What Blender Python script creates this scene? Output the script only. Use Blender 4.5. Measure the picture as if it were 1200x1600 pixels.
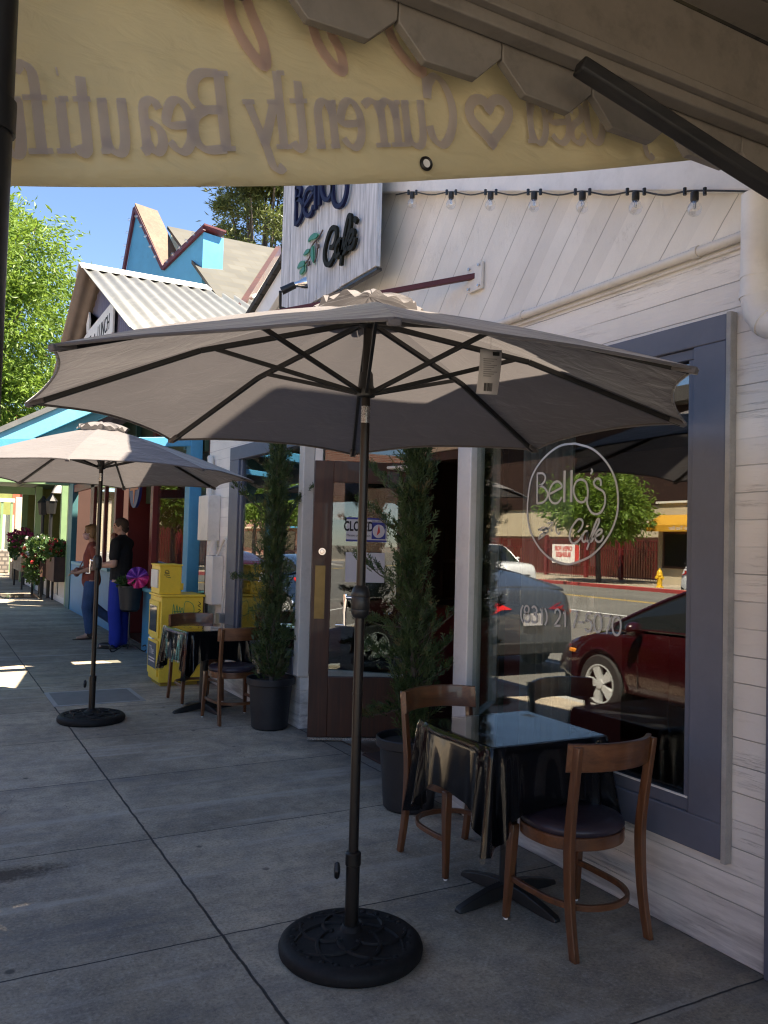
import bpy, bmesh, math, random
from mathutils import Vector, Matrix, noise

scene = bpy.context.scene
for _o in list(bpy.data.objects):
    bpy.data.objects.remove(_o, do_unlink=True)
C = scene.collection
R = math.radians

# ------------------------------------------------------------------ camera
cam_data = bpy.data.cameras.new("camera")
cam = bpy.data.objects.new("camera", cam_data)
C.objects.link(cam)
scene.camera = cam
YAW, PITCH, ROLL, FPX = R(28.8717), R(2.1752), R(1.5441), 1297.26
_f = Vector((math.sin(YAW) * math.cos(PITCH), math.cos(YAW) * math.cos(PITCH), math.sin(PITCH)))
_r0 = Vector((math.cos(YAW), -math.sin(YAW), 0))
_u0 = _r0.cross(_f)
_r = _r0 * math.cos(ROLL) + _u0 * math.sin(ROLL)
_u = -_r0 * math.sin(ROLL) + _u0 * math.cos(ROLL)
_m = Matrix((( _r.x, _u.x, -_f.x, 0), (_r.y, _u.y, -_f.y, 0), (_r.z, _u.z, -_f.z, 1.55), (0, 0, 0, 1)))
cam.matrix_world = _m
cam_data.sensor_fit = 'VERTICAL'
cam_data.sensor_height = 36.0
cam_data.lens = FPX / 1600.0 * 36.0
cam_data.clip_start = 0.02
cam_data.clip_end = 900

# ------------------------------------------------------------------ light
SUN = Vector((0.48, -0.36, 1.0)).normalized()
SUN_EL = math.asin(SUN.z)
SUN_AZ = math.atan2(SUN.x, SUN.y)
world = bpy.data.worlds.new("World")
scene.world = world
world.use_nodes = True
wt = world.node_tree
wt.nodes.clear()
sky = wt.nodes.new("ShaderNodeTexSky")
sky.sky_type = 'NISHITA'
sky.sun_disc = False
sky.sun_elevation = SUN_EL
sky.sun_rotation = SUN_AZ
sky.air_density = 0.75
sky.dust_density = 0.1
sky.ozone_density = 1.7
bg = wt.nodes.new("ShaderNodeBackground")
bg.inputs[1].default_value = 0.058
wo = wt.nodes.new("ShaderNodeOutputWorld")
wt.links.new(sky.outputs[0], bg.inputs[0])
wt.links.new(bg.outputs[0], wo.inputs[0])
sun_data = bpy.data.lights.new("sun", 'SUN')
sun_data.energy = 5.0
sun_data.angle = R(0.53)
sun_data.color = (1.0, 0.885, 0.715)
sun = bpy.data.objects.new("sun", sun_data)
C.objects.link(sun)
sun.rotation_euler = SUN.to_track_quat('Z', 'Y').to_euler()
sun.location = (5, -5, 12)

scene.view_settings.view_transform = 'Standard'
scene.view_settings.look = 'None'
scene.view_settings.exposure = 2.42
scene.view_settings.gamma = 1.0
scene.render.engine = 'CYCLES'
scene.cycles.use_denoising = True
scene.cycles.denoiser = 'OPENIMAGEDENOISE'
scene.cycles.denoising_prefilter = 'ACCURATE'
scene.cycles.denoising_input_passes = 'RGB_ALBEDO_NORMAL'
scene.cycles.pixel_filter_type = 'BLACKMAN_HARRIS'
scene.cycles.filter_width = 1.2
scene.cycles.max_bounces = 8
scene.cycles.diffuse_bounces = 4
scene.cycles.glossy_bounces = 5
scene.cycles.transparent_max_bounces = 24
scene.cycles.caustics_reflective = False
scene.cycles.caustics_refractive = False
scene.cycles.sample_clamp_indirect = 6.0

# ------------------------------------------------------------------ materials
class NT:
    def __init__(s, name):
        s.m = bpy.data.materials.new(name)
        s.m.use_nodes = True
        s.t = s.m.node_tree
        s.t.nodes.clear()
        s.out = s.n("ShaderNodeOutputMaterial")
        s.tc = None
    def n(s, k, **kw):
        nd = s.t.nodes.new(k)
        for a, b in kw.items():
            setattr(nd, a, b)
        return nd
    def l(s, a, b):
        s.t.links.new(a, b)
    def co(s, which="Object"):
        if s.tc is None:
            s.tc = s.n("ShaderNodeTexCoord")
        return s.tc.outputs[which]
    def pos(s):
        return s.n("ShaderNodeNewGeometry").outputs["Position"]
    def val(s, x, sock):
        if isinstance(x, (int, float)):
            sock.default_value = x
        elif isinstance(x, tuple):
            sock.default_value = (*x, 1) if len(x) == 3 and sock.type == 'RGBA' else x
        else:
            s.l(x, sock)
    def math(s, op, a, b=0.0, c=None, clamp=False):
        nd = s.n("ShaderNodeMath", operation=op, use_clamp=clamp)
        s.val(a, nd.inputs[0]); s.val(b, nd.inputs[1])
        if c is not None: s.val(c, nd.inputs[2])
        return nd.outputs[0]
    def noise(s, vec, scale, detail=4, rough=.55, dist=0.0):
        nd = s.n("ShaderNodeTexNoise")
        nd.inputs["Scale"].default_value = scale
        nd.inputs["Detail"].default_value = detail
        nd.inputs["Roughness"].default_value = rough
        nd.inputs["Distortion"].default_value = dist
        s.l(vec, nd.inputs["Vector"])
        return nd.outputs[0]
    def map(s, vec, scale=(1, 1, 1), rot=(0, 0, 0), loc=(0, 0, 0)):
        nd = s.n("ShaderNodeMapping")
        nd.inputs["Scale"].default_value = scale
        nd.inputs["Rotation"].default_value = rot
        nd.inputs["Location"].default_value = loc
        s.l(vec, nd.inputs["Vector"])
        return nd.outputs[0]
    def ramp(s, fac, a, b, lo=0.0, hi=1.0):
        nd = s.n("ShaderNodeMapRange")
        nd.clamp = True
        s.val(fac, nd.inputs[0])
        nd.inputs[1].default_value = a; nd.inputs[2].default_value = b
        nd.inputs[3].default_value = lo; nd.inputs[4].default_value = hi
        return nd.outputs[0]
    def mix(s, fac, a, b, mode='MIX'):
        nd = s.n("ShaderNodeMix", data_type='RGBA', blend_type=mode)
        s.val(fac, nd.inputs[0]); s.val(a, nd.inputs[6]); s.val(b, nd.inputs[7])
        return nd.outputs[2]
    def sep(s, vec):
        nd = s.n("ShaderNodeSeparateXYZ"); s.l(vec, nd.inputs[0]); return nd.outputs
    def bump(s, h, strength=.3, dist=.01, nrm=None):
        nd = s.n("ShaderNodeBump")
        nd.inputs["Strength"].default_value = strength
        nd.inputs["Distance"].default_value = dist
        s.l(h, nd.inputs["Height"])
        if nrm is not None: s.l(nrm, nd.inputs["Normal"])
        return nd.outputs[0]
    def bsdf(s, col, rough=.6, metal=0.0, nrm=None, spec=.5, coat=0.0):
        b = s.n("ShaderNodeBsdfPrincipled")
        s.val(col, b.inputs["Base Color"]); s.val(rough, b.inputs["Roughness"]); s.val(metal, b.inputs["Metallic"])
        b.inputs["Specular IOR Level"].default_value = spec
        if coat:
            b.inputs["Coat Weight"].default_value = coat
            b.inputs["Coat Roughness"].default_value = .03
        if nrm is not None: s.l(nrm, b.inputs["Normal"])
        return b
    def done(s, sh):
        s.l(sh.outputs[0], s.out.inputs[0]); return s.m

def dk(c, f):
    return tuple(min(1, x * f) for x in c)

def mat(name, col, rough=.6, metal=0.0, var=.14, vs=6.0, bump=.12, bs=60.0, spec=.5, coat=0.0, dirt=0.0, dirtcol=(.10, .085, .07), rv=.07):
    t = NT(name); v = t.co()
    a = t.noise(v, vs, 5); b = t.noise(v, vs * 9, 3)
    f = t.math('ADD', t.math('MULTIPLY', a, .7), t.math('MULTIPLY', b, .3))
    c = t.mix(t.ramp(f, .3, .7), dk(col, 1 - var), dk(col, 1 + var))
    if dirt:
        d = t.ramp(t.noise(v, vs * 1.7, 8, .7), .52, .75, 0, dirt)
        c = t.mix(d, c, dirtcol)
    r = t.ramp(b, .2, .8, max(.02, rough - rv), min(1, rough + rv))
    n = t.bump(t.noise(v, bs, 4), bump, .004) if bump else None
    return t.done(t.bsdf(c, r, metal, n, spec, coat))

def wood(name, c1, c2, axis='Z', scale=14.0, rough=.45, coat=0.0, stretch=.07, bump=.15):
    t = NT(name); v = t.co()
    sc = {'X': (stretch, 1, 1), 'Y': (1, stretch, 1), 'Z': (1, 1, stretch)}[axis]
    w = t.map(v, sc)
    g = t.noise(w, scale, 6, .6, 1.2); h = t.noise(w, scale * 5, 3, .6)
    f = t.math('ADD', t.math('MULTIPLY', g, .75), t.math('MULTIPLY', h, .25))
    c = t.mix(t.ramp(f, .32, .66), c1, c2)
    big = t.ramp(t.noise(v, 2.2, 3), .3, .7, .72, 1.15)
    c = t.mix(1.0, c, t.rgb(big), 'MULTIPLY') if hasattr(t, 'rgb') else c
    return t.done(t.bsdf(c, t.ramp(h, .2, .8, rough - .08, rough + .1), 0, t.bump(f, bump, .003), .5, coat))

def _rgb(s, f):
    nd = s.n("ShaderNodeCombineColor")
    for i in range(3): s.l(f, nd.inputs[i])
    return nd.outputs[0]
NT.rgb = _rgb

def mat_concrete():
    t = NT("concrete pavement"); p = t.pos(); x, y, z = t.sep(p)
    wob = t.math('MULTIPLY', t.math('SUBTRACT', t.noise(p, 9, 4), .5), .016)
    def line(coord, period, off, w):
        q = t.math('ADD', t.math('SUBTRACT', coord, off), wob)
        m = t.math('PINGPONG', q, period / 2)
        return t.ramp(m, w, w * 2.2, 1, 0)
    lx = line(x, 1.69, 1.085, .0034)
    ly = line(y, 1.165, 3.185, .0026)
    j = t.math('MAXIMUM', lx, ly)
    n1 = t.noise(p, 1.1, 6, .6); n2 = t.noise(p, 5, 6, .65); n3 = t.noise(p, 190, 3, .7); n4 = t.noise(p, 38, 5, .7)
    n5 = t.noise(p, 13, 6, .7); n6 = t.noise(p, 75, 2, .6)
    base = t.mix(t.ramp(n1, .36, .64), (.285, .232, .165), (.575, .470, .335))
    base = t.mix(t.ramp(n2, .42, .66, 0, .6), base, (.27, .24, .205))
    base = t.mix(t.ramp(n5, .34, .5, .42, 0), base, (.165, .148, .128))
    base = t.mix(t.ramp(n5, .52, .68, 0, .4), base, (.50, .44, .36))
    base = t.mix(t.ramp(n6, .34, .5, .38, .0), base, (.12, .105, .09))
    base = t.mix(t.ramp(n6, .56, .72, 0, .35), base, (.60, .54, .46))
    base = t.mix(t.ramp(n3, .64, .70, 0, .8), base, (.78, .72, .62))
    base = t.mix(t.ramp(n4, .58, .70, 0, .5), base, (.12, .105, .09))
    vo = t.n("ShaderNodeTexVoronoi"); vo.inputs["Scale"].default_value = 3.4; t.l(p, vo.inputs["Vector"])
    spots = t.math('MULTIPLY', t.ramp(vo.outputs["Distance"], .045, .075, 1, 0), t.ramp(t.noise(p, 1.7, 1), .47, .49))
    base = t.mix(t.math('MULTIPLY', spots, .75), base, (.05, .045, .042))
    # slabs of slightly different age
    sl = t.n("ShaderNodeTexWhiteNoise", noise_dimensions='2D')
    cx = t.n("ShaderNodeCombineXYZ")
    t.l(t.math('FLOOR', t.math('DIVIDE', t.math('SUBTRACT', x, 1.085), 1.69)), cx.inputs[0])
    t.l(t.math('FLOOR', t.math('DIVIDE', t.math('SUBTRACT', y, 3.185), 1.165)), cx.inputs[1])
    t.l(cx.outputs[0], sl.inputs["Vector"])
    base = t.mix(1.0, base, t.rgb(t.ramp(sl.outputs[0], 0, 1, .86, 1.1)), 'MULTIPLY')
    # long scrape arcs and water runs across the slabs
    st = t.noise(t.map(p, (.35, 3.0, 1), (0, 0, R(14))), 1.6, 5, .6)
    base = t.mix(t.ramp(st, .55, .66, 0, .5), base, (.52, .46, .39))
    base = t.mix(t.ramp(st, .32, .44, .45, 0), base, (.16, .155, .155))
    # the rusty brown drip stain beside the kerb
    dx = t.math('DIVIDE', t.math('SUBTRACT', x, .30), .42); dy = t.math('DIVIDE', t.math('SUBTRACT', y, 4.16), .10)
    d = t.math('ADD', t.math('MULTIPLY', dx, dx), t.math('MULTIPLY', dy, dy))
    d = t.math('ADD', d, t.math('MULTIPLY', t.math('SUBTRACT', n4, .5), 2.4))
    base = t.mix(t.ramp(d, .2, 1.1, .82, 0), base, (.055, .038, .026))
    # grime next to the wall
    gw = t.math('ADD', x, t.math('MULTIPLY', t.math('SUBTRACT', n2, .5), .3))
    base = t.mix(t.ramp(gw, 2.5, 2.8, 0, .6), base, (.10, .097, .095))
    ck = t.ramp(t.math('ABSOLUTE', t.math('SUBTRACT', t.noise(p, .9, 7, .6, .4), .5)), .0, .0022, 1, 0)
    ck = t.math('MULTIPLY', ck, t.ramp(t.noise(p, .55, 2), .56, .60))
    base = t.mix(t.math('MULTIPLY', ck, .7), base, (.07, .063, .056))
    col = t.mix(j, base, (.055, .05, .046))
    h = t.math('SUBTRACT', t.math('ADD', t.math('MULTIPLY', n3, .5), n4), t.math('MULTIPLY', j, 2.5))
    return t.done(t.bsdf(col, t.ramp(n2, .3, .7, .7, .9), 0, t.bump(h, .5, .006), .25))

def mat_asphalt():
    t = NT("asphalt"); p = t.pos()
    n1 = t.noise(p, .35, 5); n3 = t.noise(p, 90, 3, .7)
    c = t.mix(t.ramp(n1, .35, .65), (.13, .124, .112), (.175, .166, .15))
    c = t.mix(t.ramp(n3, .6, .75, 0, .5), c, (.2, .19, .18))
    return t.done(t.bsdf(c, .85, 0, t.bump(n3, .4, .006), .3))

def mat_siding(name, horizontal=True, pitch=.105, base=(.87, .835, .775), peel=1.0):
    t = NT(name); p = t.pos(); x, y, z = t.sep(p)
    wv = t.math('MULTIPLY', t.math('SUBTRACT', t.noise(p, 6, 4), .5), .008)
    if horizontal:
        q = t.math('ADD', z, wv)
        m = t.math('PINGPONG', q, pitch / 2)
        stretch = t.map(p, (1, .16, 1.6))
        row = t.math('FLOOR', t.math('DIVIDE', q, pitch))
    else:
        q = t.math('ADD', t.math('ADD', t.math('MULTIPLY', y, .7694), t.math('MULTIPLY', z, .6388)), wv)
        m = t.math('PINGPONG', t.math('SUBTRACT', q, .139), pitch / 2)
        stretch = t.map(p, (1, 1.4, .5), (R(-50), 0, 0))
        row = t.math('FLOOR', t.math('DIVIDE', t.math('SUBTRACT', q, .139 + pitch / 2), pitch))
    brk = t.ramp(t.noise(stretch, 5, 3), .40, .56, .12, 1)
    seam = t.math('MULTIPLY', t.ramp(m, .0007, .0026, 1, 0), brk if horizontal else 1.0)
    n1 = t.noise(stretch, 9, 7, .65); n2 = t.noise(p, 3, 5); n3 = t.noise(stretch, 42, 5, .7)
    wn = t.n("ShaderNodeTexWhiteNoise", noise_dimensions='1D'); t.l(row, wn.inputs["W"])
    c = t.mix(t.ramp(n2, .3, .7), dk(base, .93), dk(base, 1.06))
    c = t.mix(1.0, c, t.rgb(t.ramp(wn.outputs[0], 0, 1, .93, 1.03)), 'MULTIPLY')
    cr = t.ramp(n1, .66, .72, 0, .25 * peel)
    c = t.mix(cr, c, (.50, .48, .45))
    n7 = t.noise(t.map(p, (1, .045, 1.5)) if horizontal else stretch, 13, 7, .72)
    hair = t.math('MULTIPLY', t.ramp(t.math('ABSOLUTE', t.math('SUBTRACT', n7, .5)), .0, .012, .42 * peel, 0), t.ramp(t.noise(t.map(p, (1, .7, 2.2)), 3.3, 4), .50, .66))
    c = t.mix(hair, c, (.22, .2, .18))
    low = t.math('MULTIPLY', t.ramp(z, .02, .5, .75, 0), t.ramp(n1, .4, .62))
    c = t.mix(low, c, (.25, .23, .21))
    c = t.mix(t.math('MULTIPLY', seam, .5), c, (.12, .11, .10))
    h = t.math('SUBTRACT', t.math('MULTIPLY', n3, .5), t.math('ADD', t.math('MULTIPLY', seam, 1.5), t.math('ADD', t.math('MULTIPLY', cr, .5), hair)))
    return t.done(t.bsdf(c, .55, 0, t.bump(h, .7, .007), .35))

def mat_brick(name, c1, c2, mortar, sx=.3, sy=.14, axes='YZ', msize=.012, rough=.85, bump=.4):
    t = NT(name); p = t.pos(); s = t.sep(p)
    cb = t.n("ShaderNodeCombineXYZ")
    i, j = ('XYZ'.index(axes[0]), 'XYZ'.index(axes[1]))
    t.l(s[i], cb.inputs[0]); t.l(s[j], cb.inputs[1])
    b = t.n("ShaderNodeTexBrick")
    b.inputs["Scale"].default_value = 1.0
    b.inputs["Brick Width"].default_value = sx; b.inputs["Row Height"].default_value = sy
    b.inputs["Mortar Size"].default_value = msize
    b.inputs["Color1"].default_value = (*c1, 1); b.inputs["Color2"].default_value = (*c2, 1); b.inputs["Mortar"].default_value = (*mortar, 1)
    t.l(cb.outputs[0], b.inputs["Vector"])
    c = t.mix(t.ramp(t.noise(p, 2, 5), .3, .7, 0, .35), b.outputs["Color"], dk(c1, .6))
    return t.done(t.bsdf(c, rough, 0, t.bump(b.outputs["Fac"], -bump, .01), .3))

def mat_glass(name, tint=(.86, .9, .88), f0=.12, rough=0.0):
    t = NT(name)
    g = t.n("ShaderNodeNewGeometry")
    d = t.n("ShaderNodeVectorMath", operation='DOT_PRODUCT')
    t.l(g.outputs["Normal"], d.inputs[0]); t.l(g.outputs["Incoming"], d.inputs[1])
    c = t.math('SUBTRACT', 1.0, t.math('ABSOLUTE', d.outputs["Value"]), clamp=True)
    f = t.math('ADD', t.math('MULTIPLY', t.math('POWER', c, 5.0), 1 - f0), f0, clamp=True)
    tr = t.n("ShaderNodeBsdfTransparent"); tr.inputs[0].default_value = (*tint, 1)
    gl = t.n("ShaderNodeBsdfGlossy"); gl.inputs["Color"].default_value = (1, 1, 1, 1); gl.inputs["Roughness"].default_value = rough
    mx = t.n("ShaderNodeMixShader")
    t.l(f, mx.inputs[0]); t.l(tr.outputs[0], mx.inputs[1]); t.l(gl.outputs[0], mx.inputs[2])
    return t.done(mx)

def mat_cloth(name, col, trans=.35, weave=900.0, var=.06):
    t = NT(name); v = t.co()
    n = t.noise(v, 3, 4); w = t.noise(v, weave, 2)
    c = t.mix(t.ramp(n, .3, .7), dk(col, 1 - var), dk(col, 1 + var))
    wr = t.noise(t.map(v, (1, 1, 2.5)), 7, 4, .5, .6)
    nb = t.bump(w, .12, .001, t.bump(wr, .45, .03))
    b = t.bsdf(c, .85, 0, nb, .2)
    b.inputs['Sheen Weight'].default_value = .6; b.inputs['Sheen Roughness'].default_value = .3
    tl = t.n("ShaderNodeBsdfTranslucent"); t.l(c, tl.inputs[0])
    mx = t.n("ShaderNodeMixShader"); mx.inputs[0].default_value = trans
    t.l(b.outputs[0], mx.inputs[1]); t.l(tl.outputs[0], mx.inputs[2])
    return t.done(mx)

def mat_leaf(name, c1, c2, trans=.35, scale=1.6, brown=0.0):
    t = NT(name); p = t.pos()
    n = t.noise(p, scale, 3); n2 = t.noise(p, scale * 13, 2)
    c = t.mix(t.ramp(t.math('ADD', t.math('MULTIPLY', n, .5), t.math('MULTIPLY', n2, .5)), .34, .66), c1, c2)
    if brown: c = t.mix(t.ramp(t.noise(p, 7.5, 4), .60, .70, 0, brown), c, (.16, .10, .045))
    b = t.bsdf(c, .5, 0, None, .35)
    tl = t.n("ShaderNodeBsdfTranslucent"); t.l(t.mix(.25, c, (.35, .45, .05)), tl.inputs[0])
    mx = t.n("ShaderNodeMixShader"); mx.inputs[0].default_value = trans
    t.l(b.outputs[0], mx.inputs[1]); t.l(tl.outputs[0], mx.inputs[2])
    return t.done(mx)

def mat_clear(name, tint, f0=.05):
    return mat_glass(name, tint, f0, .015)

M = {}
M['concrete'] = mat_concrete()
M['asphalt'] = mat_asphalt()
M['earth'] = mat("packed earth", (.16, .14, .11), .95, vs=.4)
M['kerb'] = mat("kerb concrete", (.36, .35, .33), .85, vs=2, dirt=.5)
M['redkerb'] = mat("red kerb paint", (.34, .045, .04), .7, vs=2, dirt=.4)
M['whiteline'] = mat("white road paint", (.7, .69, .66), .7, vs=3)
M['yellowline'] = mat("yellow road paint", (.55, .36, .06), .7, vs=3)
M['siding'] = mat_siding("peeling white lap siding", True)
M['diag'] = mat_siding("white diagonal boards", False, .215, (.84, .80, .72), .25)
M['white'] = mat("white trim paint", (.85, .82, .77), .45, var=.06, vs=5, dirt=.25, dirtcol=(.4, .38, .34))
M['offwhite'] = mat("off white paint", (.74, .70, .63), .5, var=.07, vs=5, dirt=.3, dirtcol=(.35, .32, .28))
M['caulk'] = mat('grey caulked edge', (.40, .385, .355), .7, var=.2, vs=14, bump=.3)
M['maroon'] = mat('dark maroon trim', (.085, .014, .018), .5)
M['cream'] = mat("cream paint", (.66, .56, .42), .55, var=.06, dirt=.2)
M['bluegrey'] = mat("blue grey trim paint", (.135, .145, .185), .5, var=.09, vs=4, bump=.2, bs=30, dirt=.12, dirtcol=(.28, .28, .3))
M['awning'] = mat("brown grey awning paint", (.22, .193, .162), .6, var=.16, vs=5, bump=.35, bs=18, dirt=.45, dirtcol=(.07, .06, .05))
M['awnedge'] = mat("worn board edge", (.40, .36, .28), .7, var=.18, vs=9, dirt=.4)
M['blackwood'] = wood("black stained timber", (.008, .008, .008), (.03, .027, .025), 'X', rough=.6)
M['black'] = mat("black powder coat", (.016, .0155, .015), .42, var=.2, vs=8, bump=.1)
M['castiron'] = mat("cast black base", (.011, .0105, .0105), .62, var=.3, vs=18, bump=.4, bs=35, spec=.25, dirt=.3, dirtcol=(.05, .045, .04))
M['bronze'] = mat("dark bronze tube", (.04, .036, .033), .33, .75, var=.12, vs=10, bump=.03)
M['steel'] = mat("brushed steel", (.52, .51, .5), .28, 1.0, var=.06, vs=20, bump=.04)
M['chrome'] = mat("chrome", (.75, .73, .71), .12, 1.0, var=.03, bump=0)
M['brass'] = mat("dull brass plate", (.22, .15, .06), .42, .9, var=.15, vs=14)
M['fabric'] = mat_cloth("taupe canopy fabric", (.172, .155, .152), .22)
M['doorwood'] = wood("dark stained door wood", (.030, .010, .004), (.085, .028, .011), 'Z', 16, .55, .2)
M['chairwood'] = wood("warm brown chair wood", (.085, .030, .012), (.20, .078, .028), 'Z', 22, .36, .35)
M['bandwood'] = wood("warm brown bent wood", (.085, .030, .012), (.22, .085, .030), 'X', 22, .36, .35)
M['vinylseat'] = mat("dark plum vinyl", (.034, .024, .034), .36, var=.2, vs=7, bump=.2, bs=120)
M['vinylcloth'] = mat("black oilcloth", (.008, .008, .009), .11, var=.1, vs=5, bump=.02, bs=5, spec=.2, rv=.0)
M['clearvinyl'] = mat_clear("clear vinyl film", (.8, .8, .82), .012)
M['glass'] = mat_glass("shop window glass", (.80, .84, .82), .13)
M['thinglass'] = mat_glass("door glass", (.82, .86, .85), .07)
M['displayglass'] = mat_glass('display window glass', (.8, .82, .8), .02)
M['decal'] = mat("white vinyl lettering", (.62, .61, .57), .6, var=.03, bump=0)
M['curtain'] = mat_cloth("grey green curtain", (.30, .31, .30), .2)
M['interior'] = mat("dim red brown interior wall", (.075, .032, .024), .7, vs=2)
M['intfloor'] = wood("dark interior floor", (.05, .03, .02), (.10, .06, .04), 'Y', 8, .35)
M['redpaint'] = mat("dark red paint", (.15, .016, .016), .45, var=.12)
M['bluepaint'] = mat("sky blue paint", (.075, .30, .50), .5, var=.1, vs=4, dirt=.2, dirtcol=(.05, .13, .2))
M['cyanpaint'] = mat("pale turquoise paint", (.16, .46, .56), .5, var=.09, vs=4, dirt=.2, dirtcol=(.08, .2, .25))
M['tealpaint'] = mat("dull teal paint", (.06, .17, .18), .55, var=.1)
M['greenpaint'] = mat("sage green paint", (.22, .34, .17), .5, var=.1, vs=4, dirt=.2)
M['dkgreen'] = mat("dark green beam paint", (.05, .09, .055), .55, var=.1)
M['yellow'] = mat("faded yellow enamel", (.90, .64, .06), .42, var=.08, vs=5, dirt=.18, dirtcol=(.28, .19, .05))
M['yellowdk'] = mat("yellow recess", (.38, .26, .03), .5)
M['banner'] = mat_cloth("pale yellow vinyl banner", (.74, .65, .42), .38, 500)
M['bannerink'] = mat_cloth("grey mauve banner ink", (.82, .78, .78), .80, 500)
M['bannerpink'] = mat_cloth("dusty rose banner ink", (.86, .74, .70), .80, 500)
M['navy'] = mat("navy letter enamel", (.010, .013, .05), .6, bump=0, spec=.2)
M['moss'] = mat("dark olive letter", (.011, .011, .006), .7, vs=30, bump=.2, var=.5, spec=.2)
M['leafgreen'] = mat("green painted leaf", (.03, .20, .10), .4)
M['leaftrim'] = mat("mint painted edge", (.34, .55, .42), .5)
M['twig'] = mat("brown painted twig", (.10, .065, .05), .6)
M['whitewash'] = None
M['corr'] = mat("galvanised corrugated steel", (.15, .152, .147), .5, .25, var=.10, vs=3, bump=.05, dirt=.25, dirtcol=(.4, .38, .34))
M['corrtan'] = mat("rusty tan underside", (.30, .22, .165), .6, .1, var=.12)
M['purple'] = mat("mauve grey corrugated wall", (.20, .175, .215), .55, .1, var=.08)
M['shingle'] = mat_brick("cream roof shingles", (.074, .072, .064), (.094, .091, .08), (.085, .078, .06), .34, .16, 'XZ', .008)
M['darkroof'] = mat_brick("dark roof shingles", (.06, .055, .05), (.09, .08, .075), (.03, .03, .03), .3, .15, 'XY')
M['plank'] = wood("bare weathered plank", (.09, .05, .03), (.16, .10, .065), 'Y', 18, .75)
M['bark'] = mat("tree bark", (.11, .085, .065), .9, var=.3, vs=14, bump=.8, bs=25)
M['leaf'] = mat_leaf("bright street tree leaves", (.085, .155, .022), (.20, .30, .045), .42)
M['needle'] = mat_leaf("dark conifer needles", (.055, .085, .028), (.17, .18, .06), .25)
M['cypress'] = mat_leaf("cypress sprays", (.026, .050, .018), (.075, .11, .038), .15, 9, .8)
M['deepleaf'] = mat_leaf("dark plant leaves", (.03, .07, .02), (.06, .12, .035), .25, 5)
M['pot'] = mat("black nursery pot", (.017, .0175, .021), .48, var=.2, vs=9, dirt=.25, dirtcol=(.07, .065, .06))
M['soil'] = mat("potting soil", (.03, .022, .016), .95, vs=30, bump=1.0, bs=50)
M['skin'] = mat("skin", (.50, .29, .205), .5, var=.07, vs=9, bump=.04)
M['hair_blond'] = wood("dark blond hair", (.14, .075, .03), (.30, .18, .075), 'Z', 60, .5)
M['hair_dark'] = mat("close cropped dark hair", (.055, .036, .025), .85, vs=60, bump=.5, bs=200)
M['denim'] = mat("blue denim", (.045, .09, .20), .85, var=.28, vs=6, bump=.3, bs=300)
M['royal'] = mat("royal blue trousers", (.012, .03, .32), .8, var=.15, vs=6, bump=.2)
M['blacktee'] = mat("black cotton", (.011, .011, .012), .9, var=.2, vs=6, bump=.2)
M['rusttop'] = mat("rust red blouse", (.23, .055, .035), .8, var=.15, vs=6, bump=.2)
M['mask'] = mat("pink white patterned mask", (.62, .40, .38), .85, var=.45, vs=45)
M['leather'] = mat("brown sandal leather", (.04, .022, .015), .5)
M['bag'] = mat("patterned red grey bag", (.28, .14, .12), .8, var=.5, vs=22)
M['paper'] = mat("white paper", (.62, .585, .57), .8, var=.03, vs=2, bump=0)
M['ink'] = mat("black print", (.012, .012, .012), .7, bump=0)
M['signblue'] = mat("blue sign ink", (.02, .03, .22), .5, bump=0)
M['signred'] = mat("red sign ink", (.55, .045, .03), .5, bump=0)
M['orange'] = mat("orange enamel", (.62, .15, .03), .45)
M['pinkfoil'] = mat("hot pink foil", (.75, .06, .26), .3, .2)
M['purplefoil'] = mat("violet foil", (.22, .06, .42), .3, .2)
M['bulb'] = mat_glass("clear bulb glass", (.93, .93, .93), .14)
M['darkglass'] = mat("dark tinted glass", (.012, .014, .015), .03, var=0, bump=0, spec=.8)
M['tyre'] = mat("tyre rubber", (.02, .02, .02), .8)
M['alloy'] = mat("alloy wheel", (.60, .60, .60), .35, .25)
M['carred'] = mat("dark red car paint", (.028, .002, .003), .25, .1, var=.02, bump=0, coat=1.0)
M['carsilver'] = mat("silver blue car paint", (.10, .108, .12), .32, .5, var=.02, bump=0, coat=1.0)
M['carwhite'] = mat("white car paint", (.72, .73, .74), .3, 0, var=.02, bump=0, coat=1.0)
M['carblue'] = mat("blue car paint", (.03, .06, .14), .3, .2, var=.02, bump=0, coat=1.0)
M['tail'] = mat("red lamp lens", (.55, .015, .012), .12, var=.25, vs=25, bump=0, coat=.6)
M['amber'] = mat("amber lamp lens", (.75, .26, .03), .12, bump=0, coat=.6)
M['tanwall'] = mat("tan stucco", (.50, .42, .29), .85, var=.07, vs=1.5, bump=.3, bs=40)
M['brownshingle'] = mat_brick("dark red brown wall shingles", (.030, .013, .009), (.042, .018, .012), (.014, .006, .004), .35, .28, 'YZ')
M['brickred'] = mat_brick("brick wall", (.26, .09, .06), (.32, .12, .08), (.35, .32, .28), .24, .08, 'YZ')
M['awnyellow'] = mat_cloth("orange yellow awning canvas", (.72, .38, .035), .3, 300)
M['hydrant'] = mat("yellow hydrant paint", (.72, .43, .02), .4)
M['olive'] = mat("olive stucco", (.22, .24, .065), .8)
M['terracotta'] = mat("terracotta stucco", (.44, .12, .06), .8)
M['limewall'] = mat("lime yellow boards", (.50, .50, .06), .7, vs=3)
M['stone'] = mat_brick("river stone facing", (.32, .28, .24), (.20, .17, .15), (.09, .08, .075), .22, .16, 'XZ', .03)
M['boxwood'] = wood("red brown planter boards", (.06, .025, .016), (.14, .06, .035), 'Z', 12, .7)
M['lightwood'] = wood("pale planter boards", (.30, .20, .11), (.45, .33, .2), 'Y', 12, .7)
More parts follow.
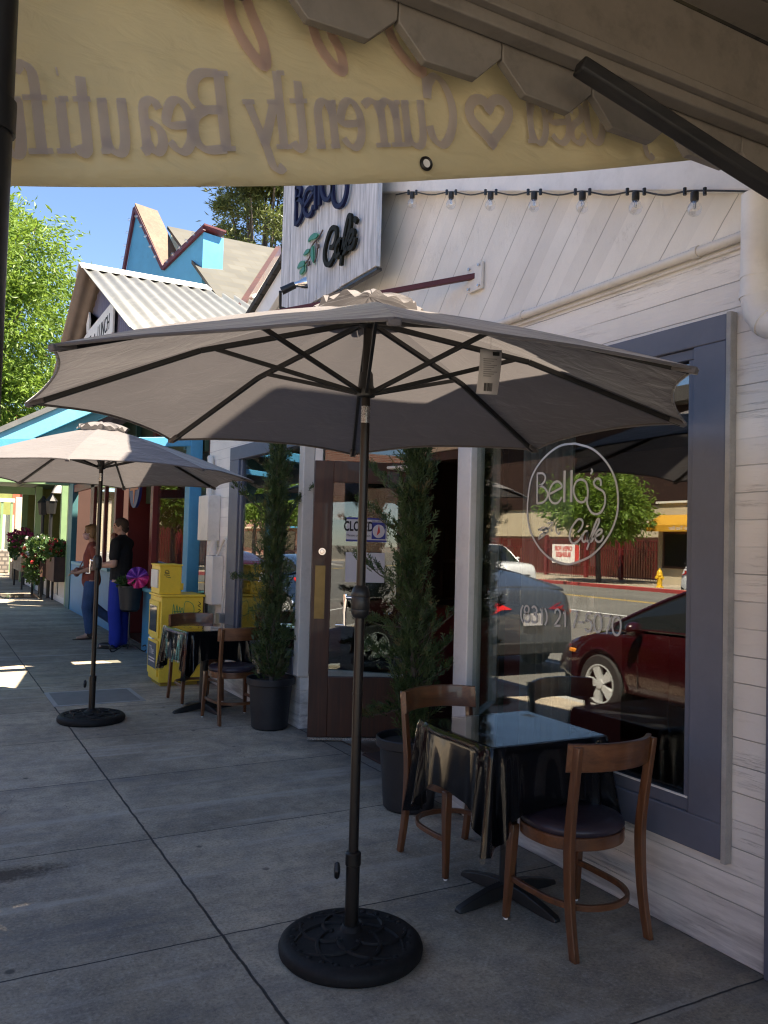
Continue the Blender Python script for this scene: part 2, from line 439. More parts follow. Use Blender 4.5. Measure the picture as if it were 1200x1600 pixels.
M['petalwhite'] = mat("white petals", (.55, .53, .49), .7, bump=0)
M['petalred'] = mat("red petals", (.30, .018, .015), .7, bump=0)
M['petalpink'] = mat("magenta petals", (.30, .03, .11), .7, bump=0)
M['meshwire'] = mat("grey galvanised box", (.40, .40, .40), .4, .6)
M['matfloor'] = mat("brown door mat", (.045, .022, .016), .95, vs=20, bump=.9, bs=150)

def mat_whitewash():
    t = NT("whitewashed vertical boards"); p = t.pos()
    g = t.noise(t.map(p, (1, 1, .08)), 26, 6, .65, .8); n = t.noise(p, 4, 5)
    c = t.mix(t.ramp(g, .36, .66), (.40, .41, .43), (.74, .75, .77))
    c = t.mix(t.ramp(n, .56, .75, 0, .35), c, (.36, .36, .37))
    return t.done(t.bsdf(c, .7, 0, t.bump(g, .4, .004), .3))
M['whitewash'] = mat_whitewash()

# ------------------------------------------------------------------ mesh builder
OFF = {}

def link(o):
    C.objects.link(o); return o

def tag(o, label=None, cat=None, group=None, kind=None, category=None):
    cat = cat or category
    if label: o["label"] = label
    if cat: o["category"] = cat
    if group: o["group"] = group
    if kind: o["kind"] = kind
    return o

def thing(name, label, cat, loc=(0, 0, 0), rotz=0.0, group=None):
    o = link(bpy.data.objects.new(name, None))
    o.empty_display_size = .2
    o.location = loc; o.rotation_euler = (0, 0, rotz)
    OFF[o.name] = Vector(loc)
    return tag(o, label, cat, group)

def catmull(pts, n=6, closed=False):
    P = [Vector(p) for p in pts]
    if len(P) < 3: return P
    out = []; L = len(P)
    rng = range(L) if closed else range(L - 1)
    for i in rng:
        if closed:
            a, b, c, d = P[(i - 1) % L], P[i], P[(i + 1) % L], P[(i + 2) % L]
        else:
            b, c = P[i], P[i + 1]
            a = P[i - 1] if i > 0 else b * 2 - c
            d = P[i + 2] if i + 2 < L else c * 2 - b
        for k in range(n):
            t = k / n
            out.append(.5 * ((2 * b) + (c - a) * t + (2 * a - 5 * b + 4 * c - d) * t * t + (3 * b - a - 3 * c + d) * t ** 3))
    if not closed: out.append(P[-1])
    return out

class MB:
    def __init__(s, M4=None):
        s.v = []; s.f = []; s.M = M4; s.mi = []; s.cur = 0
    def add(s, vs, fs):
        n = len(s.v)
        for p in vs:
            p = Vector(p)
            s.v.append(s.M @ p if s.M else p)
        for f in fs:
            s.f.append([i + n for i in f]); s.mi.append(s.cur)
        return s
    def box(s, x0, x1, y0, y1, z0, z1):
        vs = [(x, y, z) for z in (z0, z1) for y in (y0, y1) for x in (x0, x1)]
        return s.add(vs, [(0, 2, 3, 1), (4, 5, 7, 6), (0, 1, 5, 4), (2, 6, 7, 3), (0, 4, 6, 2), (1, 3, 7, 5)])
    def obox(s, c, size, rot=None):
        c = Vector(c); h = [x / 2 for x in size]
        Rm = rot if rot is not None else Matrix.Identity(3)
        vs = [c + Rm @ Vector((x * h[0], y * h[1], z * h[2])) for z in (-1, 1) for y in (-1, 1) for x in (-1, 1)]
        return s.add(vs, [(0, 2, 3, 1), (4, 5, 7, 6), (0, 1, 5, 4), (2, 6, 7, 3), (0, 4, 6, 2), (1, 3, 7, 5)])
    def beam(s, p0, p1, w, h, up=(0, 0, 1)):
        p0, p1 = Vector(p0), Vector(p1); d = (p1 - p0); L = d.length; d.normalize()
        u = Vector(up); x = d.cross(u).normalized(); u = x.cross(d)
        return s.obox((p0 + p1) / 2, (w, L, h), Matrix((x, d, u)).transposed())
    def tube(s, pts, r, n=8, closed=False, caps=True):
        P = [Vector(p) for p in pts]; L = len(P)
        rr = r if isinstance(r, (list, tuple)) else [r] * L
        rings = []; prev = None
        for i in range(L):
            if closed: t = P[(i + 1) % L] - P[i - 1]
            else: t = P[min(i + 1, L - 1)] - P[max(i - 1, 0)]
            t.normalize()
            if prev is None:
                a = Vector((0, 0, 1)) if abs(t.z) < .9 else Vector((1, 0, 0))
                u = t.cross(a).normalized()
            else:
                u = (prev - t * prev.dot(t))
                u = u.normalized() if u.length > 1e-6 else t.orthogonal().normalized()
            prev = u; w = t.cross(u)
            rings.append([P[i] + (u * math.cos(2 * math.pi * k / n) + w * math.sin(2 * math.pi * k / n)) * rr[i] for k in range(n)])
        vs = [p for ring in rings for p in ring]; fs = []
        for i in range(L if closed else L - 1):
            j = (i + 1) % L
            for k in range(n):
                k2 = (k + 1) % n
                fs.append((i * n + k, i * n + k2, j * n + k2, j * n + k))
        if caps and not closed:
            fs.append(tuple(range(n))[::-1]); fs.append(tuple((L - 1) * n + k for k in range(n)))
        return s.add(vs, fs)
    def cyl(s, p0, p1, r0, r1=None, n=16):
        return s.tube([p0, p1], [r0, r0 if r1 is None else r1], n)
    def lathe(s, prof, c=(0, 0, 0), n=32, wob=None, caps=True):
        c = Vector(c); vs = []; fs = []; L = len(prof)
        for i, (r, z) in enumerate(prof):
            for k in range(n):
                a = 2 * math.pi * k / n
                q = r * (1 + (wob(a, i) if wob else 0))
                vs.append(c + Vector((q * math.cos(a), q * math.sin(a), z)))
        for i in range(L - 1):
            for k in range(n):
                k2 = (k + 1) % n
                fs.append((i * n + k, i * n + k2, (i + 1) * n + k2, (i + 1) * n + k))
        if caps and prof[0][0] > 1e-4: fs.append(tuple(range(n))[::-1])
        if caps and prof[-1][0] > 1e-4: fs.append(tuple((L - 1) * n + k for k in range(n)))
        return s.add(vs, fs)
    def sphere(s, c, r, n=16, m=10, sc=(1, 1, 1)):
        c = Vector(c); vs = []; fs = []
        for i in range(m + 1):
            th = math.pi * i / m
            for k in range(n):
                a = 2 * math.pi * k / n
                vs.append(c + Vector((r * sc[0] * math.sin(th) * math.cos(a), r * sc[1] * math.sin(th) * math.sin(a), r * sc[2] * math.cos(th))))
        for i in range(m):
            for k in range(n):
                k2 = (k + 1) % n
                fs.append((i * n + k, (i + 1) * n + k, (i + 1) * n + k2, i * n + k2))
        return s.add(vs, fs)
    def prism(s, poly, fn, d0, d1):
        n = len(poly)
        vs = [fn(u, v, d0) for u, v in poly] + [fn(u, v, d1) for u, v in poly]
        fs = [tuple(range(n))[::-1], tuple(range(n, 2 * n))]
        for i in range(n):
            j = (i + 1) % n
            fs.append((i, j, n + j, n + i))
        return s.add(vs, fs)
    def ribbon(s, pts, w, fn, d0, d1, smooth=5, closed=False, wf=None):
        P = [Vector((p[0], p[1])) for p in pts]
        if smooth and len(P) > 2: P = catmull(P, smooth, closed)
        L = len(P); lf = []; rt = []
        for i in range(L):
            if closed: t = P[(i + 1) % L] - P[i - 1]
            else: t = P[min(i + 1, L - 1)] - P[max(i - 1, 0)]
            if t.length < 1e-7: t = Vector((1, 0))
            t.normalize(); nn = Vector((-t.y, t.x))
            q = (wf(t, i / max(1, L - 1)) if wf else 1.0) * w / 2
            lf.append(P[i] + nn * q); rt.append(P[i] - nn * q)
        vs = []
        for d in (d0, d1):
            for a, b in zip(lf, rt):
                vs.append(fn(a.x, a.y, d)); vs.append(fn(b.x, b.y, d))
        fs = []; N = 2 * L
        for i in range(L if closed else L - 1):
            j = (i + 1) % L
            a, b, c, d = 2 * i, 2 * i + 1, 2 * j + 1, 2 * j
            fs += [(a, b, c, d), (N + d, N + c, N + b, N + a), (a, d, N + d, N + a), (b, N + b, N + c, c)]
        if not closed:
            fs += [(0, N, N + 1, 1), (N - 2, N - 1, 2 * N - 1, 2 * N - 2)]
        return s.add(vs, fs)
    def build(s, name, m, parent=None, world=False, smooth=True, bevel=0.0, angle=32, **tg):
        off = Vector((0, 0, 0))
        if world and parent is not None: off = OFF.get(parent.name, off)
        me = bpy.data.meshes.new(name)
        me.from_pydata([p - off for p in s.v], [], s.f)
        ml = m if isinstance(m, (list, tuple)) else [m]
        for x in ml: me.materials.append(x)
        if len(ml) > 1: me.polygons.foreach_set("material_index", s.mi)
        bm = bmesh.new(); bm.from_mesh(me); bmesh.ops.recalc_face_normals(bm, faces=bm.faces); bm.to_mesh(me); bm.free()
        if smooth:
            me.polygons.foreach_set("use_smooth", [True] * len(me.polygons))
            me.set_sharp_from_angle(angle=R(angle))
        me.update()
        o = link(bpy.data.objects.new(name, me))
        if parent is not None:
            o.parent = parent
            OFF[o.name] = OFF.get(parent.name, Vector((0, 0, 0)))
        if bevel:
            b = o.modifiers.new("bevel", 'BEVEL'); b.width = bevel; b.segments = 2; b.limit_method = 'ANGLE'; b.angle_limit = R(40)
            b.harden_normals = False
        if tg: tag(o, **tg)
        return o

def copy_tree(o, parent=None):
    c = o.copy(); C.objects.link(c)
    if parent is not None: c.parent = parent
    OFF[c.name] = OFF.get(o.name, Vector((0, 0, 0)))
    for ch in list(o.children): copy_tree(ch, c)
    return c

def bm_text(s, size, fn, d0, d1, align='CENTER', sx=1.0, bold=0.0):
    """built-in font letters as extruded prisms; returns a builder. fn(u,v,d)->3D"""
    cu = bpy.data.curves.new("t", 'FONT'); cu.body = s; cu.size = size; cu.align_x = align
    cu.resolution_u = 3; cu.fill_mode = 'FRONT'; cu.offset = bold * size
    ob = link(bpy.data.objects.new("t", cu))
    dg = bpy.context.evaluated_depsgraph_get()
    me = bpy.data.meshes.new_from_object(ob.evaluated_get(dg))
    bm = bmesh.new(); bm.from_mesh(me)
    bmesh.ops.remove_doubles(bm, verts=bm.verts, dist=1e-5)
    mb = MB()
    bm.verts.index_update()
    n = len(bm.verts); co = [v.co.copy() for v in bm.verts]
    vs = [fn(p.x * sx, p.y, d0) for p in co] + [fn(p.x * sx, p.y, d1) for p in co]
    fs = [[v.index for v in f.verts] for f in bm.faces]; al = fs + [[i + n for i in f][::-1] for f in fs]
    for e in bm.edges:
        if len(e.link_faces) == 1:
            a, b = e.verts[0].index, e.verts[1].index
            al.append((a, b, b + n, a + n))
    mb.add(vs, al)
    bm.free(); bpy.data.objects.remove(ob, do_unlink=True); bpy.data.curves.remove(cu); bpy.data.meshes.remove(me)
    return mb

def merge(a, b):
    n = len(a.v); a.v += b.v; a.f += [[i + n for i in f] for f in b.f]; a.mi += [a.cur] * len(b.f)
    return a

def planeX(x, sgn=-1):  # (y,z,depth toward the street)
    return lambda u, v, d: (x + sgn * d, u, v)
def facing_street(x, y0, z0):  # text read from the street side: +u runs toward -Y
    return lambda u, v, d: (x - d, y0 - u, z0 + v)

SIGN_NAME = [[(6.184,4.421),(6.173,4.101)],[(6.193,4.413),(6.14,4.408),(6.094,4.373),(6.094,4.332),(6.132,4.314),(6.176,4.312)],[(6.176,4.312),(6.104,4.287),(6.045,4.231),(6.04,4.167),(6.083,4.12),(6.159,4.1)],[(6.003,4.196),(5.834,4.248),(5.845,4.279),(5.904,4.307),(5.97,4.304),(6.008,4.259),(6.012,4.199),(5.982,4.134),(5.921,4.093),(5.856,4.098),(5.827,4.148)],[(5.808,4.436),(5.788,4.098)],[(5.727,4.411),(5.71,4.104)],[(5.493,4.236),(5.544,4.288),(5.605,4.305),(5.671,4.271),(5.674,4.2),(5.63,4.132),(5.583,4.101),(5.523,4.1),(5.49,4.146),(5.489,4.216)],[(5.495,4.263),(5.49,4.216),(5.48,4.117),(5.462,4.053),(5.415,3.998),(5.363,3.975),(5.301,3.977),(5.256,4.023),(5.244,4.099),(5.279,4.168),(5.345,4.231),(5.383,4.277),(5.371,4.31),(5.307,4.291)]]
SIGN_WORD = [[(5.497,3.715),(5.445,3.705),(5.404,3.736),(5.391,3.795),(5.411,3.83),(5.455,3.848),(5.505,3.838),(5.554,3.789),(5.587,3.729),(5.59,3.665),(5.556,3.61),(5.503,3.589),(5.453,3.606),(5.412,3.638)],[(5.304,3.712),(5.346,3.718),(5.394,3.683),(5.397,3.634),(5.375,3.612),(5.34,3.623),(5.302,3.674),(5.297,3.709),(5.308,3.657),(5.31,3.627),(5.277,3.611)],[(5.277,3.617),(5.22,3.679),(5.171,3.761),(5.162,3.819),(5.177,3.845),(5.203,3.839),(5.233,3.781),(5.262,3.705),(5.291,3.608),(5.303,3.526)],[(5.298,3.611),(5.242,3.606),(5.203,3.625)],[(5.197,3.642),(5.138,3.66),(5.108,3.693),(5.116,3.716),(5.149,3.721),(5.186,3.681),(5.197,3.642),(5.182,3.616),(5.141,3.604),(5.103,3.619),(5.08,3.66)],[(5.105,3.8),(5.064,3.764)]]
SIGN_STEM = [[(5.66,3.9),(5.728,3.869),(5.821,3.852),(5.876,3.822),(5.896,3.761),(5.977,3.737)],[(5.773,3.851),(5.752,3.778),(5.772,3.718),(5.81,3.692)]]
SIGN_LEAF = [[(5.922,3.891),(5.883,3.918),(5.802,3.921),(5.737,3.886),(5.775,3.871),(5.873,3.888)],[(6.007,3.807),(5.951,3.834),(5.892,3.824),(5.899,3.802),(5.948,3.8)],[(6.122,3.737),(6.073,3.771),(6.004,3.762),(5.976,3.73),(6.009,3.719),(6.087,3.73)],[(6.067,3.694),(5.992,3.714),(5.981,3.677),(6.047,3.664)],[(5.858,3.803),(5.828,3.828),(5.806,3.755),(5.806,3.691),(5.854,3.749)]]
SIGN_OLIVE = [[(5.736,3.809),(5.712,3.802),(5.734,3.783)],[(5.907,3.73),(5.886,3.724),(5.904,3.699)]]
LOGO_OVAL = [[(3.107,2.066),(2.986,2.029),(2.893,1.961),(2.833,1.877),(2.812,1.784),(2.823,1.693),(2.879,1.601),(2.973,1.523),(3.085,1.483),(3.163,1.473),(3.266,1.493),(3.359,1.546),(3.431,1.625),(3.464,1.72),(3.46,1.83),(3.437,1.915),(3.38,1.983),(3.296,2.037),(3.207,2.066),(3.107,2.066)]]
LOGO = [[(3.39,1.936),(3.388,1.778)],[(3.39,1.936),(3.35,1.934),(3.328,1.918),(3.33,1.895),(3.351,1.878),(3.38,1.87)],[(3.38,1.87),(3.34,1.863),(3.307,1.834),(3.31,1.806),(3.341,1.784),(3.388,1.779)],[(3.286,1.826),(3.241,1.84),(3.199,1.856),(3.208,1.875),(3.236,1.886),(3.27,1.873),(3.293,1.838),(3.289,1.8),(3.264,1.779),(3.232,1.777),(3.209,1.791),(3.199,1.806)],[(3.179,1.937),(3.178,1.779)],[(3.128,1.936),(3.128,1.778)],[(3.02,1.8),(3.032,1.781),(3.054,1.775),(3.083,1.785),(3.107,1.816),(3.111,1.848),(3.092,1.878),(3.057,1.886),(3.025,1.87),(3.012,1.834),(3.012,1.8),(3.016,1.776),(3.007,1.752),(2.984,1.725),(2.953,1.716),(2.923,1.724),(2.9,1.753),(2.894,1.791),(2.908,1.821),(2.938,1.836),(2.963,1.85),(2.972,1.867),(2.957,1.882),(2.936,1.883),(2.924,1.869),(2.925,1.848)],[(2.991,1.933),(2.983,1.922),(2.995,1.908)],[(3.076,1.63),(3.051,1.652),(3.042,1.678),(3.055,1.692),(3.078,1.692),(3.109,1.666),(3.131,1.634),(3.134,1.603),(3.12,1.581),(3.097,1.576),(3.069,1.591),(3.044,1.613)],[(3.007,1.634),(3.025,1.634),(3.041,1.613),(3.043,1.591),(3.03,1.584),(3.015,1.6),(3.007,1.632),(3.012,1.604),(3.009,1.587),(2.99,1.591)],[(2.99,1.596),(2.963,1.63),(2.937,1.669),(2.932,1.69),(2.941,1.692),(2.955,1.673),(2.976,1.63),(2.996,1.583),(3.011,1.546)],[(2.999,1.587),(2.981,1.587),(2.966,1.604)],[(2.957,1.609),(2.927,1.622),(2.912,1.635),(2.918,1.643),(2.936,1.639),(2.954,1.617),(2.953,1.596),(2.935,1.585),(2.914,1.592),(2.9,1.615)],[(3.306,1.676),(3.264,1.678),(3.284,1.657),(3.305,1.644)],[(3.239,1.662),(3.235,1.634),(3.218,1.621),(3.205,1.634)],[(3.373,1.641),(3.341,1.655),(3.305,1.651),(3.337,1.641),(3.373,1.641)],[(3.372,1.592),(3.358,1.616),(3.312,1.63),(3.333,1.611),(3.372,1.592)],[(3.341,1.639),(3.309,1.651),(3.298,1.637),(3.319,1.625),(3.341,1.639)],[(3.274,1.648),(3.266,1.634)]]
PHONE = [[(3.486,1.244),(3.501,1.216),(3.5,1.18),(3.483,1.154)],[(3.453,1.205),(3.47,1.213),(3.471,1.233),(3.455,1.244),(3.438,1.235),(3.438,1.216),(3.453,1.205),(3.474,1.19),(3.473,1.168),(3.452,1.16),(3.432,1.172),(3.432,1.194),(3.453,1.205)],[(3.414,1.236),(3.395,1.246),(3.375,1.235),(3.374,1.219),(3.396,1.206)],[(3.396,1.206),(3.374,1.196),(3.371,1.178),(3.392,1.163),(3.414,1.169)],[(3.345,1.228),(3.333,1.246)],[(3.333,1.246),(3.33,1.161)],[(3.309,1.243),(3.294,1.218),(3.293,1.184),(3.306,1.158)],[(3.233,1.223),(3.227,1.24),(3.211,1.246),(3.195,1.235),(3.192,1.219),(3.203,1.198),(3.234,1.162)],[(3.234,1.162),(3.189,1.167)],[(3.169,1.228),(3.156,1.245)],[(3.156,1.245),(3.154,1.164)],[(3.113,1.244),(3.066,1.248)],[(3.066,1.248),(3.095,1.166)],[(3.062,1.195),(3.026,1.199)],[(2.974,1.246),(3.005,1.243)],[(3.005,1.243),(3.009,1.205)],[(3.009,1.205),(2.992,1.213),(2.972,1.2),(2.97,1.184),(2.981,1.164),(3.0,1.16),(3.014,1.171)],[(2.93,1.248),(2.912,1.239),(2.904,1.208),(2.911,1.175),(2.928,1.163),(2.946,1.171),(2.954,1.203),(2.947,1.236),(2.93,1.248)],[(2.892,1.242),(2.843,1.246)],[(2.843,1.246),(2.872,1.162)],[(2.809,1.247),(2.79,1.238),(2.782,1.207),(2.789,1.174),(2.807,1.162),(2.826,1.17),(2.835,1.201),(2.828,1.235),(2.809,1.247)]]
BANNER = [('u',0.114,0.171),('f',0.156,0.237),('i',0.227,0.284),('t',0.28,0.327),('u',0.335,0.406),('a',0.427,0.492),('e',0.496,0.566),('B',0.557,0.671),('y',0.702,0.805),('l',0.778,0.833),('t',0.83,0.89),('n',0.899,0.972),('e',0.977,1.048),('r',1.048,1.136),('r',1.104,1.179),('u',1.173,1.255),('C',1.261,1.359),('h',1.375,1.574),('d',1.625,1.713),('e',1.719,1.808),('s',1.799,1.873),('U',1.868,1.972),('y',2.083,2.183)]
LOOPS = [[(0.625,3.013),(0.649,2.918),(0.692,2.854),(0.742,2.817),(0.736,2.877),(0.698,2.952),(0.663,3.027)],[(0.856,3.096),(0.88,2.959),(0.921,2.896),(0.969,2.87),(0.963,2.922),(0.926,2.983),(0.898,3.111)],[(1.098,3.088),(1.117,3.027),(1.162,2.971),(1.226,2.941),(1.214,2.991),(1.19,3.042)]]

# ================================================================== the setting
W = 2.77
MB().box(-400, 400, -400, 500, -.6, -.165).build("ground", M['earth'], kind="structure")
MB().box(-21.0, -.45, -140, 220, -.5, -.15).build("road", M['asphalt'], kind="structure")
MB().box(-.30, 12.0, -40, 120, -.5, 0).build("sidewalk", M['concrete'], kind="structure")
MB().box(-.45, -.304, -40, 120, -.5, -.003).build("kerb", M['kerb'], kind="structure", bevel=.02)
MB().box(-40, -21.16, -60, 160, -.5, 0).build("sidewalk", M['concrete'], kind="structure")
_k = MB(); _k.box(-21.15, -21.0, -60, 23, -.5, .0).box(-21.15, -21.0, 40, 160, -.5, 0)
_k.build("kerb", M['kerb'], kind="structure", bevel=.02)
MB().box(-21.15, -21.0, 23.01, 39.99, -.5, .002).build("kerb", M['redkerb'], kind="structure", bevel=.02)
_l = MB()
for y in range(-60, 140, 9):
    _l.box(-10.4, -10.25, y, y + 3.2 if y % 2 else y + 9.0, -.149, -.146)
_l.build("lane_marking", M['whiteline'], kind="structure")
MB().box(-15.45, -15.33, -100, 160, -.149, -.146).box(-15.18, -15.06, -100, 160, -.149, -.146).build("lane_marking", M['yellowline'], kind="structure")
MB().box(-2.75, -2.65, -60, 120, -.149, -.146).build("lane_marking", M['whiteline'], kind="structure")
_u = MB()
for (x0, x1, y0, y1) in ((1.12, 1.86, 8.05, 8.70),):
    _u.box(x0, x1, y0, y1, .0005, .004)
lid = _u.build("utility_cover", mat("grey utility lid", (.20, .195, .185), .8, vs=7, bump=.5, bs=90), label="flat rectangular concrete utility cover set in the pavement beside the far parasol base", category="cover", bevel=.002)
_u = MB()
for a in ((1.08, 1.12, 8.01, 8.74), (1.86, 1.90, 8.01, 8.74)): _u.box(*a, .0005, .005)
_u.box(1.12, 1.86, 8.01, 8.05, .0005, .005).box(1.12, 1.86, 8.70, 8.74, .0005, .005)
_u.build("rim", M['kerb'], lid)

# ================================================================== cafe building
cafe = thing("cafe_building", "white boarded cafe with gabled front, blue grey window frames and recessed entrance", "building", (W, 5.5, 0))
def cpart(mb, name, m, parent=None, **k): return mb.build(name, m, parent or cafe, world=True, **k)
f = MB()
f.box(W, W + .13, 2.03, 4.0, 0, .363)
f.box(W, W + .13, 2.03, 2.197, .363, 2.497)
f.box(W, W + .13, 2.03, 9.12, 2.497, 2.80)
f.box(W, W + .13, 8.30, 9.12, 0, 2.497)
f.box(W, W + .13, 6.38, 8.30, 0, .43)
cpart(f, "facade_wall", M['siding'], smooth=False)
RK = lambda y: 2.963 + .361 * (y - 2.146)
PY = 5.68
LK = lambda y: RK(2 * PY - y)
g = MB()
g.prism([(2.03, 2.80), (9.12, 2.80), (9.12, LK(9.12) + .1), (PY, RK(PY) + .08), (2.03, RK(2.03) + .1)], lambda u, v, d: (W + d, u, v), .004, .13)
cpart(g, "gable_wall", M['diag'], smooth=False)
def rake(y0, y1, fn, x0, x1, zb, zt, name, m, **k):
    b = MB(); b.prism([(y0, fn(y0) + zb), (y1, fn(y1) + zb), (y1, fn(y1) + zt), (y0, fn(y0) + zt)], lambda u, v, d: (d, u, v), x0, x1)
    return cpart(b, name, m, **k)
rake(1.99, PY, RK, 2.705, 2.768, 0, .22, "fascia_board", M['white'], bevel=.006)
rake(PY + .002, 9.3, LK, 2.705, 2.768, 0, .22, "fascia_board", M['white'], bevel=.006)
rake(1.99, PY, RK, 2.66, 11.0, .222, .28, "roof", M['darkroof'], smooth=False)
rake(PY + .002, 9.3, LK, 2.66, 11.0, .222, .28, "roof", M['darkroof'], smooth=False)
b = MB(); b.box(W + .131, 10.9, 2.03, 2.15, 0, 3.1).box(W + .131, 10.9, 9.0, 9.12, 0, 3.45).box(10.9, 11, 2.03, 9.12, 0, 3.1)
cpart(b, "side_wall", M['siding'], smooth=False)
b = MB(); b.box(2.905, 10.8, 2.16, 8.99, .001, .012); cpart(b, "floor", M['intfloor'])
b = MB(); b.box(2.905, 10.8, 2.16, 8.99, 2.6, 2.66); cpart(b, "ceiling", M['interior'])
b = MB(); b.box(6.6, 6.7, 2.16, 8.99, .013, 2.6); b.box(2.93, 6.6, 2.152, 2.19, .013, 2.6); b.box(2.93, 6.6, 8.95, 8.99, .013, 2.6)
cpart(b, "interior_wall", M['interior'])

b = MB(); b.box(3.4, 6.4, 2.3, 4.8, 3.3, 6.2); us = cpart(b, "sun_blocking_storey", M['siding'], smooth=False)  # added storey, unseen, blocks sun from the pavement; roof and window dress it
b = MB(); b.prism([(2.1, 6.12), (3.55, 6.62), (5.0, 6.12), (5.0, 6.2), (3.55, 6.72), (2.1, 6.2)], lambda u, v, d: (d, u, v), 3.25, 6.6); b.build("roof", M['darkroof'], us, world=True, smooth=False)
b = MB(); b.box(3.36, 3.399, 3.05, 4.05, 4.55, 4.63).box(3.36, 3.399, 3.05, 4.05, 5.52, 5.6).box(3.36, 3.399, 3.05, 3.13, 4.63, 5.52).box(3.36, 3.399, 3.97, 4.05, 4.63, 5.52).box(3.37, 3.399, 3.13, 3.97, 5.05, 5.09); b.build("window_frame", M['bluegrey'], us, world=True, bevel=.004)
MB().box(3.39, 3.398, 3.131, 3.969, 4.631, 5.519).build("pane", M['darkglass'], us, world=True)

# big front window
fw = MB()
fw.box(W - .035, W + .06, 2.20, 3.94, 2.39, 2.497).box(W - .035, W + .06, 2.20, 3.94, .363, .50)
fw.box(W - .035, W + .06, 2.20, 2.362, .50, 2.39)
win = cpart(fw, "front_window", M['bluegrey'], bevel=.005)
s_ = MB(); s_.box(W - .022, W + .05, 2.363, 3.94, .5005, .552).box(W - .022, W + .05, 2.363, 3.94, 2.345, 2.3895).box(W - .022, W + .05, 2.3625, 2.395, .5525, 2.3445)
s_.build("inner_frame", M['bluegrey'], win, world=True, bevel=.004)
s_ = MB(); s_.box(W - .04, W - .002, 2.176, 2.1985, .355, 2.50); s_.build("edge_strip", M['caulk'], win, world=True, bevel=.003)
s_ = MB(); s_.box(W - .028, W - .021, 2.37, 3.93, .553, .561); s_.build("glazing_bead", M['white'], win, world=True)
s_ = MB(); s_.box(W + .006, W + .012, 2.40, 3.935, .5525, 2.3445); s_.build("pane", M['glass'], win, world=True)
lt = MB(); fnx = planeX(W + .0045)
for st in LOGO_OVAL: lt.ribbon(st, .0105, fnx, 0, .001, 4)
for i, st in enumerate(LOGO): lt.ribbon(st, .0165 if i in (4, 5) else (.011 if i < 13 else .007), fnx, 0, .001, 5)
for st in PHONE: lt.ribbon(st, .0105, fnx, 0, .001, 5)
lt.build("lettering", M['decal'], win, world=True, smooth=False)

# corner posts, return glazing, doorway
cp = MB(); cp.box(W - .03, W + .07, 3.945, 4.085, 0.02, 2.496); cpart(cp, "corner_post", M['white'], bevel=.006)
cp = MB(); cp.box(W - .03, W + .07, 6.375, 6.475, .43, 2.496); cpart(cp, "corner_post", M['offwhite'], bevel=.006)
def glazed(p0, p1, name, side):
    p0, p1 = Vector((*p0, 0)), Vector((*p1, 0)); d = (p1 - p0); L = d.length; d.normalize(); nn = Vector((-d.y, d.x, 0))
    fn = lambda u, v, w: tuple(p0 + d * u + nn * w + Vector((0, 0, v)))
    def bx(mb, u0, u1, v0, v1, w0, w1): return mb.prism([(u0, v0), (u1, v0), (u1, v1), (u0, v1)], fn, w0, w1)
    m = MB(); bx(m, 0, .07, .02, 2.496, -.03, .03); bx(m, L - .07, L, .02, 2.496, -.03, .03); bx(m, .07, L - .07, 2.40, 2.496, -.03, .03); bx(m, .07, L - .07, .40, .50, -.03, .03)
    w = cpart(m, name, M['offwhite'], bevel=.004)
    m = MB(); bx(m, .07, L - .07, .02, .40, -.02, .02); m.build("lower_panel", M['bluegrey'], w, world=True)
    m = MB(); bx(m, .07, L - .07, .50, 2.40, -.003, .003); m.build("pane", M['thinglass'], w, world=True)
    return w
glazed((2.845, 4.10), (3.47, 4.66), "return_window", 1)
glazed((2.845, 6.36), (3.47, 5.74), "return_window", -1)
df = MB(); df.box(3.46, 3.56, 4.665, 4.735, 0, 2.2).box(3.46, 3.56, 5.65, 5.735, 0, 2.2).box(3.46, 3.56, 4.665, 5.735, 2.2, 2.27)
cpart(df, "door_frame", M['doorwood'], bevel=.005)
hb = MB(); hb.box(3.44, 3.56, 4.665, 5.735, 2.271, 2.497); hbo = cpart(hb, "transom_board", M['cream'], bevel=.004)
hb = MB(); hb.box(W + .13, 3.9, 4.0, 6.45, 2.498, 2.56); cpart(hb, "entrance_ceiling", M['interior'])
tx = bm_text("1912", .15, lambda u, v, d: (3.44 - d, 5.15 - u, 2.34 + v), .0005, .004)
tx.build("numerals", M['ink'], hbo, world=True, smooth=False)
th = MB(); th.box(3.40, 3.60, 4.735, 5.65, .0125, .03); cpart(th, "threshold", M['brass'])

# open door
hx, hy = 3.475, 5.62; dd = Vector((-.9135, .4067, 0)); dn = Vector((.4067, .9135, 0)); DL = .885
dfn = lambda u, v, w: tuple(Vector((hx, hy, 0)) + dd * u + dn * w + Vector((0, 0, v)))
def dbx(mb, u0, u1, v0, v1, w0, w1): return mb.prism([(u0, v0), (u1, v0), (u1, v1), (u0, v1)], dfn, w0, w1)
dm = MB(); dbx(dm, 0, .13, .035, 2.19, -.022, .022); dbx(dm, DL - .15, DL, .035, 2.19, -.022, .022); dbx(dm, .13, DL - .15, 2.02, 2.19, -.022, .022); dbx(dm, .13, DL - .15, .035, .50, -.022, .022)
door = cpart(dm, "door", M['doorwood'], bevel=.004)
dm = MB(); dbx(dm, .13, DL - .15, .50, 2.02, -.003, .003); dm.build("pane", M['thinglass'], door, world=True)
dm = MB(); dbx(dm, DL - .105, DL - .025, .95, 1.365, -.0265, -.0225); dm.build("push_plate", M['brass'], door, world=True, bevel=.001)
dm = MB(); c0 = Vector(dfn(DL - .075, 1.475, -.022)); dm.cyl(c0, c0 - dn * .012, .030, .028, 20); dm.cyl(c0 - dn * .012, c0 - dn * .02, .017, .014, 16); dm.build("lock", M['chrome'], door, world=True)
